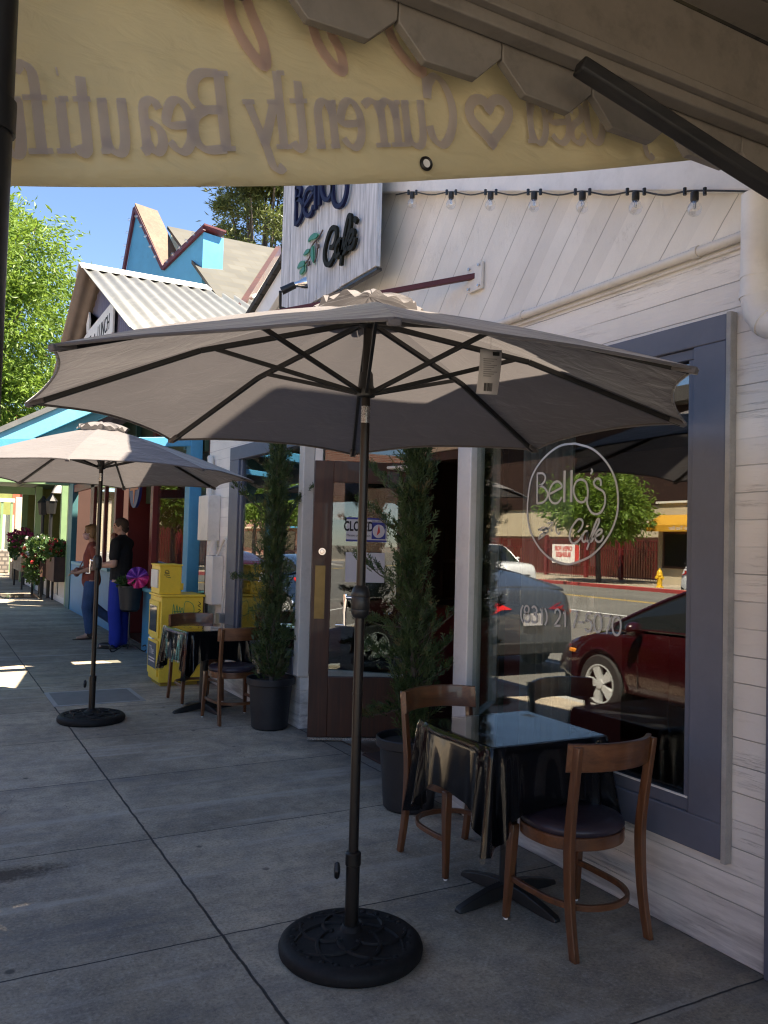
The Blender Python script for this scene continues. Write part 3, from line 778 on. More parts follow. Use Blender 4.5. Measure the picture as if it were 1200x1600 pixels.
dm = MB(); dbx(dm, .01, DL - .005, .012, .032, -.026, .026); dm.build("sweep", M['steel'], door, world=True)
dm = MB(); p = [dfn(.13, 2.13, -.03), dfn(.32, 2.14, -.13), dfn(.05, 2.15, -.30)]
dm.tube(p, .012, 6); dm.build("closer_arm", M['offwhite'], door, world=True)

# left window of the cafe
lw = MB(); lw.box(W - .035, W + .06, 6.48, 8.30, 2.36, 2.496).box(W - .035, W + .06, 6.48, 8.30, .431, .58).box(W - .035, W + .06, 8.02, 8.30, .58, 2.36)
lwin = cpart(lw, "side_window", M['bluegrey'], bevel=.005)
s_ = MB(); s_.box(W - .015, W + .04, 6.48, 8.02, .5805, .62).box(W - .015, W + .04, 7.96, 8.019, .6205, 2.359); s_.build("inner_frame", M['bluegrey'], lwin, world=True, bevel=.004)
s_ = MB(); s_.box(W + .006, W + .012, 6.48, 7.959, .6205, 2.359); s_.build("pane", M['glass'], lwin, world=True)
lt = MB(); fnl = planeX(W + .0045)
for st in PHONE[-5:]: lt.ribbon([(y + 4.45, z) for y, z in st], .0085, fnl, 0, .001, 5)
lt.build("lettering", M['decal'], lwin, world=True, smooth=False)
s_ = MB(); s_.box(W - .045, W + .0, 6.3, 8.30, .05, .06); 

# pipes fixed to the front
p_ = MB(); p_.tube([(W - .022, 1.99, 2.79), (W - .022, 5.6, 2.785)], .021, 12)
for y in (2.35, 3.5, 4.6): p_.tube([(W - .022, y, 2.79), (W - .022, y + .03, 2.79)], .026, 12)
p_.tube([(W - .008, 1.99, 2.755), (W - .008, 5.6, 2.75)], .008, 8)
cpart(p_, "conduit", M['offwhite'])
p_ = MB(); dx_, dy_ = 2.70, 2.035
p_.tube([(dx_, dy_, 2.905), (dx_, dy_, 2.50)], .0615, 24)
p_.tube([(dx_, dy_, 2.60), (dx_, dy_, 2.585)], .064, 24)
p_.tube([(dx_, dy_, 2.535), (dx_, dy_, 2.51)], .066, 24)
p_.tube([(dx_, dy_, 2.53), (dx_, dy_ - .015, 2.455), (dx_, dy_ - .06, 2.405), (dx_, dy_ - .12, 2.38), (dx_ - .02, dy_ - .2, 2.37)], .064, 24)
p_.tube([(dx_, dy_ - .035, 2.43), (dx_, dy_ - .055, 2.41)], .0675, 24)
p_.tube([(dx_ - .02, dy_ - .2, 2.40), (dx_ - .02, dy_ - .2, 0.02)], .06, 24)
cpart(p_, "downspout", M['white'])

# entrance mat
MB().box(2.86, 3.36, 4.72, 5.42, .001, .016).build("door_mat", M['matfloor'], label="dark brown door mat lying in the cafe's recessed entrance", category="mat", bevel=.004)

# things hanging on the open door
cs = MB(); dbx(cs, 0.305, 0.625, 1.575, 1.735, -.012, -.009)
closed = cs.build("closed_sign", M['paper'], label="white and blue CLOSED sign with red clock hands hanging in the open door's glass", category="sign")
cs = MB(); dbx(cs, 0.305, 0.625, 1.7352, 1.75, -.012, -.009); dbx(cs, 0.305, 0.625, 1.56, 1.5748, -.012, -.009); dbx(cs, 0.315, 0.425, 1.583, 1.715, -.0135, -.0122)
cs.build("border", M['signblue'], closed)
dt = lambda u0, v0: (lambda u, v, d: dfn(u0 + .06 - u, v0 + v, -d))
cs = MB(); ang = [2 * math.pi * k / 28 for k in range(28)]
cs.prism([(.31 + .048 * math.cos(a), 1.645 + .053 * math.sin(a)) for a in ang], lambda u, v, w: dfn(u + .06, v, w), -.0148, -.0137); cs.build("clock_face", M['paper'], closed)
cs = MB(); cs.prism([(.325, 1.61), (.318, 1.65), (.309, 1.70), (.300, 1.65), (.30, 1.635)], lambda u, v, w: dfn(u + .06, v, w), -.0162, -.015); cs.build("clock_hands", M['signred'], closed)
cs = bm_text("CLOSED", .105, dt(.468, 1.645), .0122, .0135, sx=.60, bold=.03); merge(cs, bm_text("Please come again", .026, dt(.468, 1.60), .0122, .0135)); merge(cs, bm_text("WILL RETURN", .018, dt(.31, 1.718), .0137, .015))
cs.build("lettering", M['ink'], closed, smooth=False)
cs = MB(); dbx(cs, 0.315, 0.625, 1.24, 1.475, -.0105, -.0085)
cs.build("paper_notice", M['paper'], label="blank white sheet of paper taped to the open door's glass below the CLOSED sign", category="paper")

# ------------------------------------------------------------------ hanging plank sign
sg = thing("plank_sign", "big whitewashed plank sign of the cafe with navy and dark green raised letters", "sign", (2.6, 5.68, 3.4))
sb = MB(); ys = [4.83, 5.02, 5.225, 5.40, 5.60, 5.79, 5.98, 6.16, 6.36, 6.545]
random.seed(5)
for a, c in zip(ys, ys[1:]):
    dz = random.uniform(-.006, .006); dx = random.uniform(-.004, .004)
    sb.box(2.55 + dx, 2.585 + dx, a + .003, c - .003, 3.395 + dz, 4.72 + dz)
sb.build("plank_board", M['whitewash'], sg, world=True, bevel=.003)
sb = MB()
for z in (3.6, 4.45): sb.box(2.59, 2.65, 4.95, 6.45, z, z + .09)
for y in (5.4, 6.2): sb.box(2.651, 2.77, y, y + .07, 3.6, 4.5)
sb.box(2.56, 2.60, 4.835, 6.54, 3.372, 3.390)
sb.build("backing_frame", M['black'], sg, world=True)
lt = MB(); fns = planeX(2.545)
for st in SIGN_NAME: lt.ribbon(st, .034, fns, .012, .036, 6)
lt.build("lettering", M['navy'], sg, world=True, smooth=True)
lt = MB()
for st in SIGN_WORD: lt.ribbon(st, .036, fns, .012, .034, 6)
lt.build("lettering", M['moss'], sg, world=True)
lt = MB()
for st in SIGN_STEM: lt.ribbon(st, .010, fns, .012, .02, 5)
for st in SIGN_OLIVE: lt.ribbon([st[0], st[2]], .03, fns, .012, .024, 0)
br = lt.build("olive_branch", M['twig'], sg, world=True)
lt = MB(); lt2 = MB()
for i, st in enumerate(SIGN_LEAF):
    pts = [tuple(p) for p in catmull([(a, c, 0) for a, c in st], 4, True)]
    lt.prism([(a, c) for a, c, _ in pts], fns, .014, .026)
    cx = sum(p[0] for p in pts) / len(pts); cz = sum(p[1] for p in pts) / len(pts)
    lt2.prism([(cx + (a - cx) * 1.22 + .004, cz + (c - cz) * 1.22) for a, c, _ in pts], fns, .010, .0138)
lt.build("leaf", M['leafgreen'], br, world=True); lt2.build("leaf_edge", M['leaftrim'], br, world=True)

fl = thing("flood_lamp", "silver flood lamp bulb on a dark socket aimed up at the plank sign", "lamp", (2.3, 6.5, 3.5))
a0 = Vector((2.25, 5.752, 3.409)); a1 = a0 + Vector((.085, -.047, .05)); a2 = a1 + Vector((.085, -.047, .018))
MB().tube([(2.62, 6.1, 3.36), (2.3, 5.9, 3.33), tuple(a0 - (a1 - a0) * .1)], .012, 8).build("arm", M['black'], fl, world=True)
MB().tube([tuple(a0), tuple(a1)], [.030, .027], 16).build("socket", M['black'], fl, world=True)
dv = (a2 - a1).normalized(); MB().tube([tuple(a1), tuple(a1 + dv * .03), tuple(a1 + dv * .07), tuple(a1 + dv * .095)], [.02, .024, .042, .045], 20).build("bulb", M['chrome'], fl, world=True)

# ------------------------------------------------------------------ string lights along the bargeboard
sl = thing("string_lights", "string of clear globe bulbs on a black cable under the white bargeboard", "string lights", (2.69, 3.5, 3.3))
BY = [2.30, 2.62, 2.96, 3.32, 3.70, 4.10, 4.56]
BX = 2.66
cab = [(BX, 1.9, RK(1.9) - .02)]
for i, y in enumerate(BY):
    cab.append((BX, y, RK(y) - .012))
    y2 = BY[i + 1] if i + 1 < len(BY) else y + .45
    ym = (y + y2) / 2; cab.append((BX + .004, ym, RK(ym) - .03))
cb = MB(); cb.tube([tuple(p) for p in catmull(cab, 5)], .0042, 6)
for y in BY:
    for q in (-.05, .05): cb.tube([(BX, y + q, RK(y + q) - .03), (BX, y + q, RK(y + q) + .0)], .008, 6)
cb.build("cable", M['black'], sl, world=True)
for y in BY:
    z = RK(y) - .02
    s_ = MB(); s_.lathe([(.012, .004), (.0165, 0), (.0165, -.03), (.014, -.036)], (BX, y, z), 14); so = s_.build("socket", M['black'], sl, world=True)
    s_ = MB(); s_.lathe([(.012, -.034), (.017, -.039), (.0265, -.052), (.030, -.068), (.0265, -.084), (.015, -.095), (.0005, -.098)], (BX, y, z), 18); bo = s_.build("bulb", M['bulb'], sl, world=True)
    s_ = MB(); s_.tube([(BX - .006, y, z - .036), (BX - .004, y, z - .066), (BX + .004, y, z - .066), (BX + .006, y, z - .036)], .0016, 5); s_.build("filament", M['steel'], bo, world=True)

# ------------------------------------------------------------------ red bracket bar
bk = thing("wall_bracket", "dark red steel bar running out from a plate on the white gable", "bracket", (W, 3.97, 3.13))
MB().beam((W - .01, 3.97, 3.13), (2.06, 5.38, 3.13), .024, .034).build("bar", M['maroon'], bk, world=True, bevel=.003)
MB().box(W - .02, W - .001, 3.90, 4.04, 3.04, 3.20).build("plate", M['offwhite'], bk, world=True, bevel=.003)
m_ = MB()
for y in (3.92, 4.02):
    for z in (3.06, 3.18): m_.cyl((W - .02, y, z), (W - .032, y, z), .008, .008, 8)
m_.build("bolt", M['steel'], bk, world=True)

# ------------------------------------------------------------------ meter boxes on the end pilaster
eb = thing("electrical_cabinet", "white electrical cabinet with lower junction boxes and conduits on the pilaster", "electrical box", (W, 8.8, .8))
MB().box(2.63, 2.768, 8.66, 9.02, 1.53, 2.02).build("meter_cabinet", M['offwhite'], eb, world=True, bevel=.008)
MB().box(2.65, 2.768, 8.50, 8.74, .86, 1.37).build("junction_box", M['white'], eb, world=True, bevel=.006)
MB().box(2.69, 2.768, 8.34, 8.46, .64, .78).build("outlet_box", M['meshwire'], eb, world=True, bevel=.004)
m_ = MB(); m_.tube([(2.71, 8.70, 1.53), (2.71, 8.68, 1.37)], .045, 14); m_.build("conduit", M['offwhite'], eb, world=True); m_ = MB(); m_.tube([(2.71, 8.9, 2.02), (2.71, 8.9, 2.3), (2.73, 8.95, 2.42), (2.74, 9.0, 2.45)], .035, 12); m_.build("conduit", M['offwhite'], eb, world=True)
m_ = MB(); m_.tube([tuple(p) for p in catmull([(2.73, 8.60, 1.37), (2.74, 8.48, 1.5), (2.745, 8.40, 1.55), (2.745, 8.345, 1.48), (2.745, 8.35, 1.1), (2.73, 8.39, .78)], 6)], .013, 10); m_.build("cable", M['offwhite'], eb, world=True)
m_ = MB(); m_.tube([tuple(p) for p in catmull([(2.74, 8.85, .05), (2.70, 8.80, .5), (2.71, 8.86, .9), (2.75, 8.88, 1.1)], 6)], .016, 10); m_.build("hose", M['black'], eb, world=True)

# ------------------------------------------------------------------ inside the cafe, behind the glass
cu = MB()
for i in range(26):
    pass
pts = []
for i in range(61):
    t = i / 60; pts.append((3.04 + .02 * math.sin(t * 38) + .01 * math.sin(t * 91), 3.42 + .40 * t))
cu2 = MB(); vs = [(x, y, .62) for x, y in pts] + [(x, y, 2.42) for x, y in pts]
n_ = len(pts); cu2.add(vs, [(i, i + 1, n_ + i + 1, n_ + i) for i in range(n_ - 1)])
cur = cu2.build("curtain", M['curtain'], label="grey green curtain hanging inside the big shop window beside its corner post", category="curtain")
sm = cur.modifiers.new("thickness", 'SOLIDIFY'); sm.thickness = .003
sh = thing("wall_shelf", "dark shelf with pots and bottles seen through the cafe doorway", "shelf", (5.6, 6.4, 0))
m_ = MB(); m_.box(5.3, 5.65, 5.6, 8.2, 0.9, .95).box(5.3, 5.65, 5.6, 8.2, 1.35, 1.39).box(5.3, 5.65, 5.6, 5.65, 0.013, 1.8).box(5.3, 5.65, 8.15, 8.2, .013, 1.8); m_.build("frame", M['doorwood'], sh, world=True)
m_ = MB(); random.seed(3)
for i in range(9): m_.lathe([(.06, 0), (.07, .1), (.065, .16), (.02, .18)], (5.45, 5.8 + i * .26, .951), 12)
m_.build("pot", M['steel'], sh, world=True)
m_ = MB()
for i in range(9): m_.lathe([(.05, 0), (.05, .14), (.02, .18), (.02, .24)], (5.45, 5.8 + i * .26, 1.391), 12)
m_.build("jar", M['offwhite'], sh, world=True)
ct = thing("service_counter", "red fronted service counter deep inside the cafe", "counter", (4.9, 6.2, 0))
MB().box(4.6, 5.1, 4.6, 7.6, .013, .92).build("body", M['redpaint'], ct, world=True)
MB().box(4.55, 5.15, 4.55, 7.65, .921, .96).build("counter_top", M['doorwood'], ct, world=True, bevel=.005)

# ================================================================== neighbouring shop with the porch we stand under
nb = thing("neighbor_shop", "blue grey shop wall at the right edge carrying the timber porch", "building", (3.5, -3, 0))
MB().box(2.785, 9, -9, 2.02, 0, 3.46).build("wall", M['bluegrey'], nb, world=True)
MB().box(2.74, 2.784, 1.86, 2.015, 0, 2.9).build("corner_board", M['bluegrey'], nb, world=True, bevel=.005)
w_ = MB(); w_.box(2.74, 2.784, -3.2, -.2, .7, .8).box(2.74, 2.784, -3.2, -.2, 2.2, 2.3).box(2.74, 2.784, -3.2, -3.1, .8, 2.2).box(2.74, 2.784, -.3, -.2, .8, 2.2)
wf = w_.build("window", M['white'], nb, world=True, bevel=.004)
MB().box(2.765, 2.782, -3.1, -.3, .8, 2.2).build("pane", M['darkglass'], wf, world=True)
MB().box(2.62, 9.2, -9.1, 2.0, 3.461, 3.58).build("parapet", M['awning'], nb, world=True, bevel=.01)

aw = thing("porch_awning", "brown grey timber porch roof with scalloped edge boards and a black brace overhead", "awning", (1.4, 0, 2.9))
AX0, AX1 = .02, 2.73
bm_ = MB(); bm_.box(AX0, AX1, 1.905, 1.962, 3.045, 3.372); bm_.build("beam", M['awning'], aw, world=True, bevel=.005)
bm_ = MB(); bm_.box(AX0, AX1, 1.875, 1.9045, 3.082, 3.11); bm_.build("trim_strip", M['awning'], aw, world=True, bevel=.003)
so_ = MB(); random.seed(2)
yy = 1.90
while yy > -3.6:
    w2 = .138
    so_.box(AX0 - .1, AX1, yy - w2 + .004, yy, 3.374 + random.uniform(0, .004), 3.40); yy -= w2
so_.build("soffit_boards", M['awning'], aw, world=True, bevel=.003)
so_ = MB(); so_.box(AX0 - .14, AX1, -3.7, 2.02, 3.405, 3.46); so_.build("roof_deck", M['darkroof'], aw, world=True)
v0 = 1.091 - .3565 * 3
for i in range(9):
    a = v0 + i * .3565; c = a + .3525
    a = max(a, AX0) 
    if c > AX1: c = AX1
    if c - a < .1: continue
    random.seed(40 + i); j = lambda: random.uniform(-.004, .004)
    poly = [(a, 3.15), (a, 3.0 + j()), (a + .088 + j(), 2.917 + j()), (c - .085 + j(), 2.917 + j()), (c, 3.0 + j()), (c, 3.15)]
    vb = MB(); vb.prism(poly, lambda u, v, d: (u, d, v), 1.968, 1.998)
    vb.build("edge_board", [M['awning']], aw, world=True, bevel=.003)
br = MB(); br.beam((1.63, 1.84, 2.975), (2.735, 1.66, 2.60), .055, .045); br.build("brace", M['blackwood'], aw, world=True, bevel=.008)
po = MB(); po.lathe([(.045, 0), (.045, 3.05)], (.084, 1.93, 0), 20); po.lathe([(.051, 2.40), (.051, 2.47)], (.084, 1.93, 0), 20); po.build("post", M['black'], aw, world=True)

# ------------------------------------------------------------------ banner seen from behind
bn = thing("banner", "pale yellow vinyl banner seen from behind with mirrored grey lettering", "banner", (1.25, 2.085, 2.65))
SL = .2768
base = lambda x: 2.359 + SL * (x - .144) - .036 * max(0.0, 1 - ((x - 1.25) / 1.15) ** 2)
NX, NZ = 60, 14
vs = []
for i in range(NX + 1):
    for k in range(NZ + 1):
        x = .02 + (2.42 - .02) * i / NX; h = k / NZ
        px = x - h * .66 * .15
        wv = .010 * math.sin(x * 3.1 + h * 2) + .006 * math.sin(x * 8 + h * 5)
        vs.append((px, 2.085 + wv * .5, base(x) + h * .66))
fs = [(i * (NZ + 1) + k, (i + 1) * (NZ + 1) + k, (i + 1) * (NZ + 1) + k + 1, i * (NZ + 1) + k + 1) for i in range(NX) for k in range(NZ)]
bb = MB(); bb.add(vs, fs); bo = bb.build("sheet", M['banner'], bn, world=True)
sm = bo.modifiers.new("thickness", 'SOLIDIFY'); sm.thickness = .0015
bfn = lambda u, v, d: (u, 2.075 - d + .005 * math.sin(u * 3.1) - .006, v)
# mirrored slab serif letters: u runs toward -X
GL = {
 'u': ([[(.16, .97), (.16, .3), (.28, .02), (.52, .0), (.72, .12), (.80, .3)], [(.80, 1.0), (.80, .06)]], [(.0, .97, .30, .97), (.64, .97, .9, .97), (.72, .03, 1.0, .03)], 'x'),
 'f': ([[(.42, 0), (.42, .78), (.5, .95), (.7, 1.0), (.9, .92)]], [(.12, .03, .78, .03), (.12, .63, .78, .63)], 'a'),
 'i': ([[(.5, 0), (.5, .63)], [(.46, .93), (.54, .93)]], [(.15, .03, .85, .03), (.18, .62, .55, .62)], 'a'),
 't': ([[(.45, .88), (.45, .14), (.58, .01), (.78, .0), (.95, .09)]], [(.08, .62, .92, .62)], 'a'),
 'a': ([[(.12, .82), (.3, .98), (.55, .97), (.72, .8), (.73, .1), (.9, .0)], [(.73, .58), (.4, .54), (.14, .38), (.12, .15), (.3, .0), (.52, .04), (.73, .25)]], [], 'x'),
 'e': ([[(.1, .52), (.9, .52), (.86, .8), (.64, .98), (.36, .97), (.13, .75), (.08, .45), (.16, .17), (.4, .0), (.68, .04), (.9, .2)]], [], 'x'),
 'B': ([[(.22, 0), (.22, 1)], [(.22, .98), (.62, .98), (.83, .86), (.84, .66), (.62, .53), (.22, .52)], [(.6, .53), (.88, .42), (.92, .18), (.7, .02), (.22, .02)]], [(0, .98, .3, .98), (0, .02, .3, .02)], 'c'),
 'y': ([[(.14, .97), (.52, .1)], [(.86, .97), (.48, .05), (.36, -.32), (.2, -.44), (.06, -.36)]], [(0, .97, .34, .97), (.68, .97, 1, .97)], 'x'),
 'l': ([[(.5, 0), (.5, 1)]], [(.1, .03, .9, .03), (.1, .98, .5, .98)], 'a'),
 'n': ([[(.2, 0), (.2, 1)], [(.2, .68), (.38, .94), (.6, .98), (.78, .82), (.8, .5), (.8, 0)]], [(.02, .03, .4, .03), (.62, .03, 1, .03), (.02, .97, .2, .97)], 'x'),
 'r': ([[(.3, 0), (.3, 1)], [(.3, .62), (.46, .92), (.68, 1.0), (.92, .9)]], [(.08, .03, .6, .03), (.08, .97, .3, .97)], 'x'),
 'C': ([[(.92, .74), (.84, .9), (.6, 1.0), (.32, .9), (.1, .64), (.09, .36), (.3, .1), (.58, .0), (.84, .1), (.95, .28)], [(.92, .68), (.92, 1.0)]], [], 'c'),
 'd': ([[(.8, 0), (.8, 1)], [(.8, .42), (.66, .6), (.42, .63), (.16, .5), (.1, .3), (.2, .08), (.44, .0), (.66, .06), (.8, .22)]], [(.56, .98, .8, .98), (.8, .03, 1, .03)], 'a'),
 's': ([[(.86, .76), (.68, .95), (.36, .96), (.16, .78), (.28, .58), (.7, .44), (.86, .25), (.7, .04), (.36, .0), (.12, .2)]], [], 'x'),
 'U': ([[(.2, .98), (.2, .34), (.34, .06), (.56, .0), (.78, .1), (.86, .36), (.86, .98)]], [(.04, .98, .38, .98), (.7, .98, 1, .98)], 'c'),
}
HH = {'x': .128, 'a': .205, 'c': .20}
LTM = MB()
def bput(ch, xl, xr):
    st, se, kind = GL[ch]; wd = xr - xl; h = HH[kind]
    def mp(p):
        x = xr - p[0] * wd; z0 = 2.558 + SL * (x - .643) + .004
        v = p[1] * h
        return (x - v * .15, z0 + v)
    sw = .025 if kind != 'c' else .029
    wf = lambda t, q: .55 + .45 * abs(t.y + .3 * t.x)
    for s in st: LTM.ribbon([mp(p) for p in s], sw, bfn, 0, .0006, 5, wf=wf)
    for a, b2, c, d in se: LTM.ribbon([mp((a, b2)), mp((c, d))], .013, bfn, .0007, .0012, 0)
for ch, xl, xr in [b3 for b3 in BANNER if b3[0] != 'h'] + [('l', .06, .115)]: bput(ch, xl, xr)
xl, xr = 1.375, 1.574; hc = (xl + xr) / 2; hp = []
for k in range(40):
    a = 2 * math.pi * k / 40; hp.append((hc + .075 * math.sin(a) ** 3, .0048 * (13 * math.cos(a) - 5 * math.cos(2 * a) - 2 * math.cos(3 * a) - math.cos(4 * a))))
z0 = 2.558 + SL * (hc - .643) + .085
LTM.ribbon([(x - .15 * z, z0 + z + SL * (x - hc)) for x, z in hp], .033, bfn, 0, .0006, 0, closed=True)
LTM.build("lettering", M['bannerink'], bn, world=True, smooth=False)
LTM = MB()
for st in LOOPS: LTM.ribbon(st, .030, bfn, 0, .0006, 6)
LTM.build("script_lettering", M['bannerpink'], bn, world=True, smooth=False)
gr = MB(); gz = 2.676
gr.tube([(1.251 + .0165 * math.cos(a), 2.068, gz + .0165 * math.sin(a)) for a in [2 * math.pi * k / 24 for k in range(24)]], .0055, 8, closed=True)
go = gr.build("grommet", M['bronze'], bn, world=True)
gr = MB(); gr.prism([(1.251 + .0125 * math.cos(2 * math.pi * k / 20), gz + .0125 * math.sin(2 * math.pi * k / 20)) for k in range(20)], lambda u, v, d: (u, 2.067 - d, v), 0, .002)
gr.build("eyelet", M['white'], go, world=True)

# ================================================================== market parasols
UR, UZ, UT = 1.364, 2.09, 2.545
def upt(az, s, R_=UR, zr=UZ, zt=UT, tilt=True):
    r = R_ * s; x, y = r * math.sin(az), r * math.cos(az)
    z = zt - (zt - zr) * s + .022 * math.sin(math.pi * s)
    if tilt:
        yw = y * math.cos(.4) - x * math.sin(.4)
        z += -.021 * yw
    return Vector((x, y, z))
def upanel(mb, R_, zr, zt, s0, sag, ns=14, nf=12, wavy=0.0):
    for k in range(8):
        a, b = k * math.pi / 4, (k + 1) * math.pi / 4
        vs = []
        for i in range(ns + 1):
            s = s0 + (1 - s0) * i / ns
            for j in range(nf + 1):
                q = j / nf; w = 1 - (2 * q - 1) ** 2
                se = s * (1 - sag * w * s)
                p = upt(a, se, R_, zr, zt).lerp(upt(b, se, R_, zr, zt), q)
                p.z += -.012 * w * math.sin(math.pi * s) + .0025 * math.sin(q * 9 + k * 2.1 + s * 11) * w
                if wavy: p.z += wavy * s * s * math.sin(q * 2 * math.pi + k) * w + .012 * s * math.sin(q * 13 + k * 3)
                vs.append(p)
        fs = [(i * (nf + 1) + j, i * (nf + 1) + j + 1, (i + 1) * (nf + 1) + j + 1, (i + 1) * (nf + 1) + j) for i in range(ns) for j in range(nf)]
        mb.add(vs, fs)
def make_parasol(label, loc, rot):
    t = thing("market_parasol", label, "parasol", loc, -rot, "taupe parasols on the pavement")
    m = MB(); upanel(m, UR, UZ, UT, .13, .048); cn = m.build("canopy", M['fabric'], t, angle=25)
    m = MB(); upanel(m, .235, 2.515, 2.575, .02, .03, 8, 10, .014); m.build("vent_cap", M['fabric'], cn, angle=60)
    hm = MB()
    for k in range(8):
        a, b = k * math.pi / 4, (k + 1) * math.pi / 4
        pts = []
        for j in range(15):
            q = j / 14; w = 1 - (2 * q - 1) ** 2; se = 1 - .048 * w
            p = upt(a, se).lerp(upt(b, se), q); p.z += -.004 + .0025 * math.sin(q * 9 + k * 2.1 + 11) * w; pts.append(p)
        hm.tube(pts, .0055, 6)
    hm.build("hem", M['fabric'], cn)
    m = MB(); m.tube([(0, 0, 1.28), (0, 0, 2.50)], .0180, 20); m.build("pole", M['bronze'], t)
    m = MB(); m.tube([(0, 0, .09), (0, 0, 1.27)], .0190, 20); m.tube([(0, 0, .93), (0, 0, .94)], .0202, 20); m.build("pole", M['bronze'], t)
    m = MB(); m.tube([(0, 0, 2.045), (0, 0, 2.115)], .0194, 20); m.build("tilt_sleeve", M['steel'], t)
    m = MB(); m.lathe([(.019, 1.242), (.027, 1.247), (.0335, 1.26), (.0358, 1.275), (.035, 1.278), (.0362, 1.281), (.0365, 1.328), (.0354, 1.331), (.0364, 1.335), (.0354, 1.347), (.031, 1.362), (.025, 1.372), (.0195, 1.376)], (0, 0, 0), 28)
    hs = m.build("crank_housing", M['black'], t)
    h = MB(); Rz = Matrix.Rotation(rot, 3, 'Z'); dl = Rz @ Vector((-.876, .483, 0)); ds = Rz @ Vector((-.3, -.85, 0)).normalized()
    c0 = dl * .034 + Vector((0, 0, 1.325)); c1 = dl * .056 + Vector((0, 0, 1.325))
    h.tube([dl * .03 + Vector((0, 0, 1.325)), c1], .012, 12)
    h.tube([c1 + Vector((0, 0, .014)), c1, c1 + dl * .004 - Vector((0, 0, .06)), c1 + dl * .003 - Vector((0, 0, .115))], [.009, .0105, .0075, .0065], 12)
    e = c1 + dl * .003 - Vector((0, 0, .113)); h.tube([e, e + dl * .022, e + dl * .034], [.0068, .0078, .0086], 12)
    h.build("crank_handle", M['chrome'], hs)
    m = MB(); m.lathe([(.020, 2.15), (.036, 2.155), (.040, 2.17), (.040, 2.185), (.030, 2.20), (.026, 2.25), (.0205, 2.26)], (0, 0, 0), 24); m.build("runner", M['black'], t)
    m = MB(); m.lathe([(.020, 2.44), (.038, 2.45), (.040, 2.475), (.028, 2.50), (.012, 2.515)], (0, 0, 0), 24); m.build("top_hub", M['black'], t)
    for k in range(8):
        a = k * math.pi / 4; d = Vector((math.sin(a), math.cos(a), 0)); up = Vector((0, 0, 1))
        p0 = d * .036 + up * 2.462; p1 = upt(a, .985) - up * .016
        pm = upt(a, .5) - up * .016
        m = MB(); m.beam(p0, pm, .017, .022); m.beam(pm, p1, .017, .022); rb = m.build("rib", M['black'], t, bevel=.003)
        m = MB(); m.beam(d * .036 + up * 2.172, upt(a, .455) - up * .028, .013, .018); m.build("strut", M['black'], rb, bevel=.002)
        m = MB(); e = upt(a, .985); d2 = (upt(a, 1.0) - upt(a, .9)).normalized()
        m.beam(e - d2 * .055 - up * .018, e + d2 * .024 - up * .012, .034, .02); m.build("tip_pocket", M['fabric'], rb, bevel=.004)
    m = MB(); m.lathe([(.001, .088), (.0265, .088), (.0265, .262), (.0300, .264), (.0300, .295), (.027, .298), (.0195, .30)][1:], (0, 0, 0), 24); m.build("stand_tube", M['bronze'], t)
    m = MB(); Rk = Rz @ Vector((-.876, .35, 0)).normalized(); q = Vector((0, 0, .25))
    m.tube([q + Rk * .028, q + Rk * .05], .007, 8); m.lathe([(.006, -.004), (.02, 0), (.024, .008), (.02, .018), (.006, .02)], (0, 0, 0), 10, lambda a, i: .1 * math.cos(a * 5))
    km = MB(); km.M = Matrix.Translation(q + Rk * .052) @ Rk.to_track_quat('Z', 'Y').to_matrix().to_4x4()
    km.lathe([(.006, -.004), (.019, 0), (.023, .008), (.019, .018), (.004, .021)], (0, 0, 0), 20, lambda a, i: .10 * math.cos(a * 5))
    km.build("knob", M['black'], t)
    m = MB(); m.lathe([(.262, .0), (.272, .012), (.274, .03), (.268, .045), (.255, .056), (.238, .0605), (.225, .058), (.21, .056), (.12, .066), (.06, .076), (.042, .086), (.036, .10), (.031, .104)], (0, 0, 0), 64)
    random.seed(9)
    for k in range(12):
        a0 = k * math.pi / 6; pts = []
        for i in range(12):
            q = i / 11; rr = .07 + .145 * q; aa = a0 + 1.5 * q * (1 if k % 2 else -1) + (.25 if k % 2 else 0)
            pts.append((rr * math.cos(aa), rr * math.sin(aa), .0745 - .02 * q))
        m.tube(pts, [.010 - .003 * abs(2 * i / 11 - 1) for i in range(12)], 6)
    for k in range(24):
        a = 2 * math.pi * k / 24; m.sphere((.222 * math.cos(a), .222 * math.sin(a), .057), .012, 8, 6, (1, 1, .5))
    m.build("base", M['castiron'], t)
    return t
def rescale_parasol(t, k=.9387):
    for o in [x for ch in t.children for x in [ch] + list(ch.children)]:
        if o.type != 'MESH' or o.name.startswith('base'): continue
        for v in o.data.vertices:
            z = v.co.z
            if z > 1.9: v.co.x *= k; v.co.y *= k
            v.co.z = 1.55 + (z - 1.55) * k if z > .3 else (z if z < .1 else .1 + (z - .1) * 1.385)
par1 = make_parasol("large taupe parasol nearest the viewer, its heavy black base standing in front of the table", (1.478, 2.85, 0), .429)
rescale_parasol(par1)
tgm = MB(); dirs = Vector((.876, -.483, 0))
tp = Vector((1.665, 2.295, 2.222)); vx = Vector((.93, -.35, 0)); 
fnT = lambda u, v, d: tuple(tp + vx * u + Vector((.35, .93, 0)) * (d + .012 * math.sin(v * 18)) + Vector((0, 0, v)))
par2 = copy_tree(par1); par2.location = (1.285, 7.32, 0); par2.rotation_euler = (0, 0, -.352)
par2["label"] = "taupe parasol farther up the pavement beyond the cypress pots, half lit by the sun"
tag_o = thing("hang_tag", "white paper care tag hanging from a rib under the nearest parasol", "tag", tuple(tp))
g = MB()
vs = []
for i in range(9):
    v = -.155 * i / 8
    for u in (-.037 - .004 * i / 8, .040 - .006 * i / 8): vs.append(fnT(u - .03 * i / 8 * .3, v, 0))
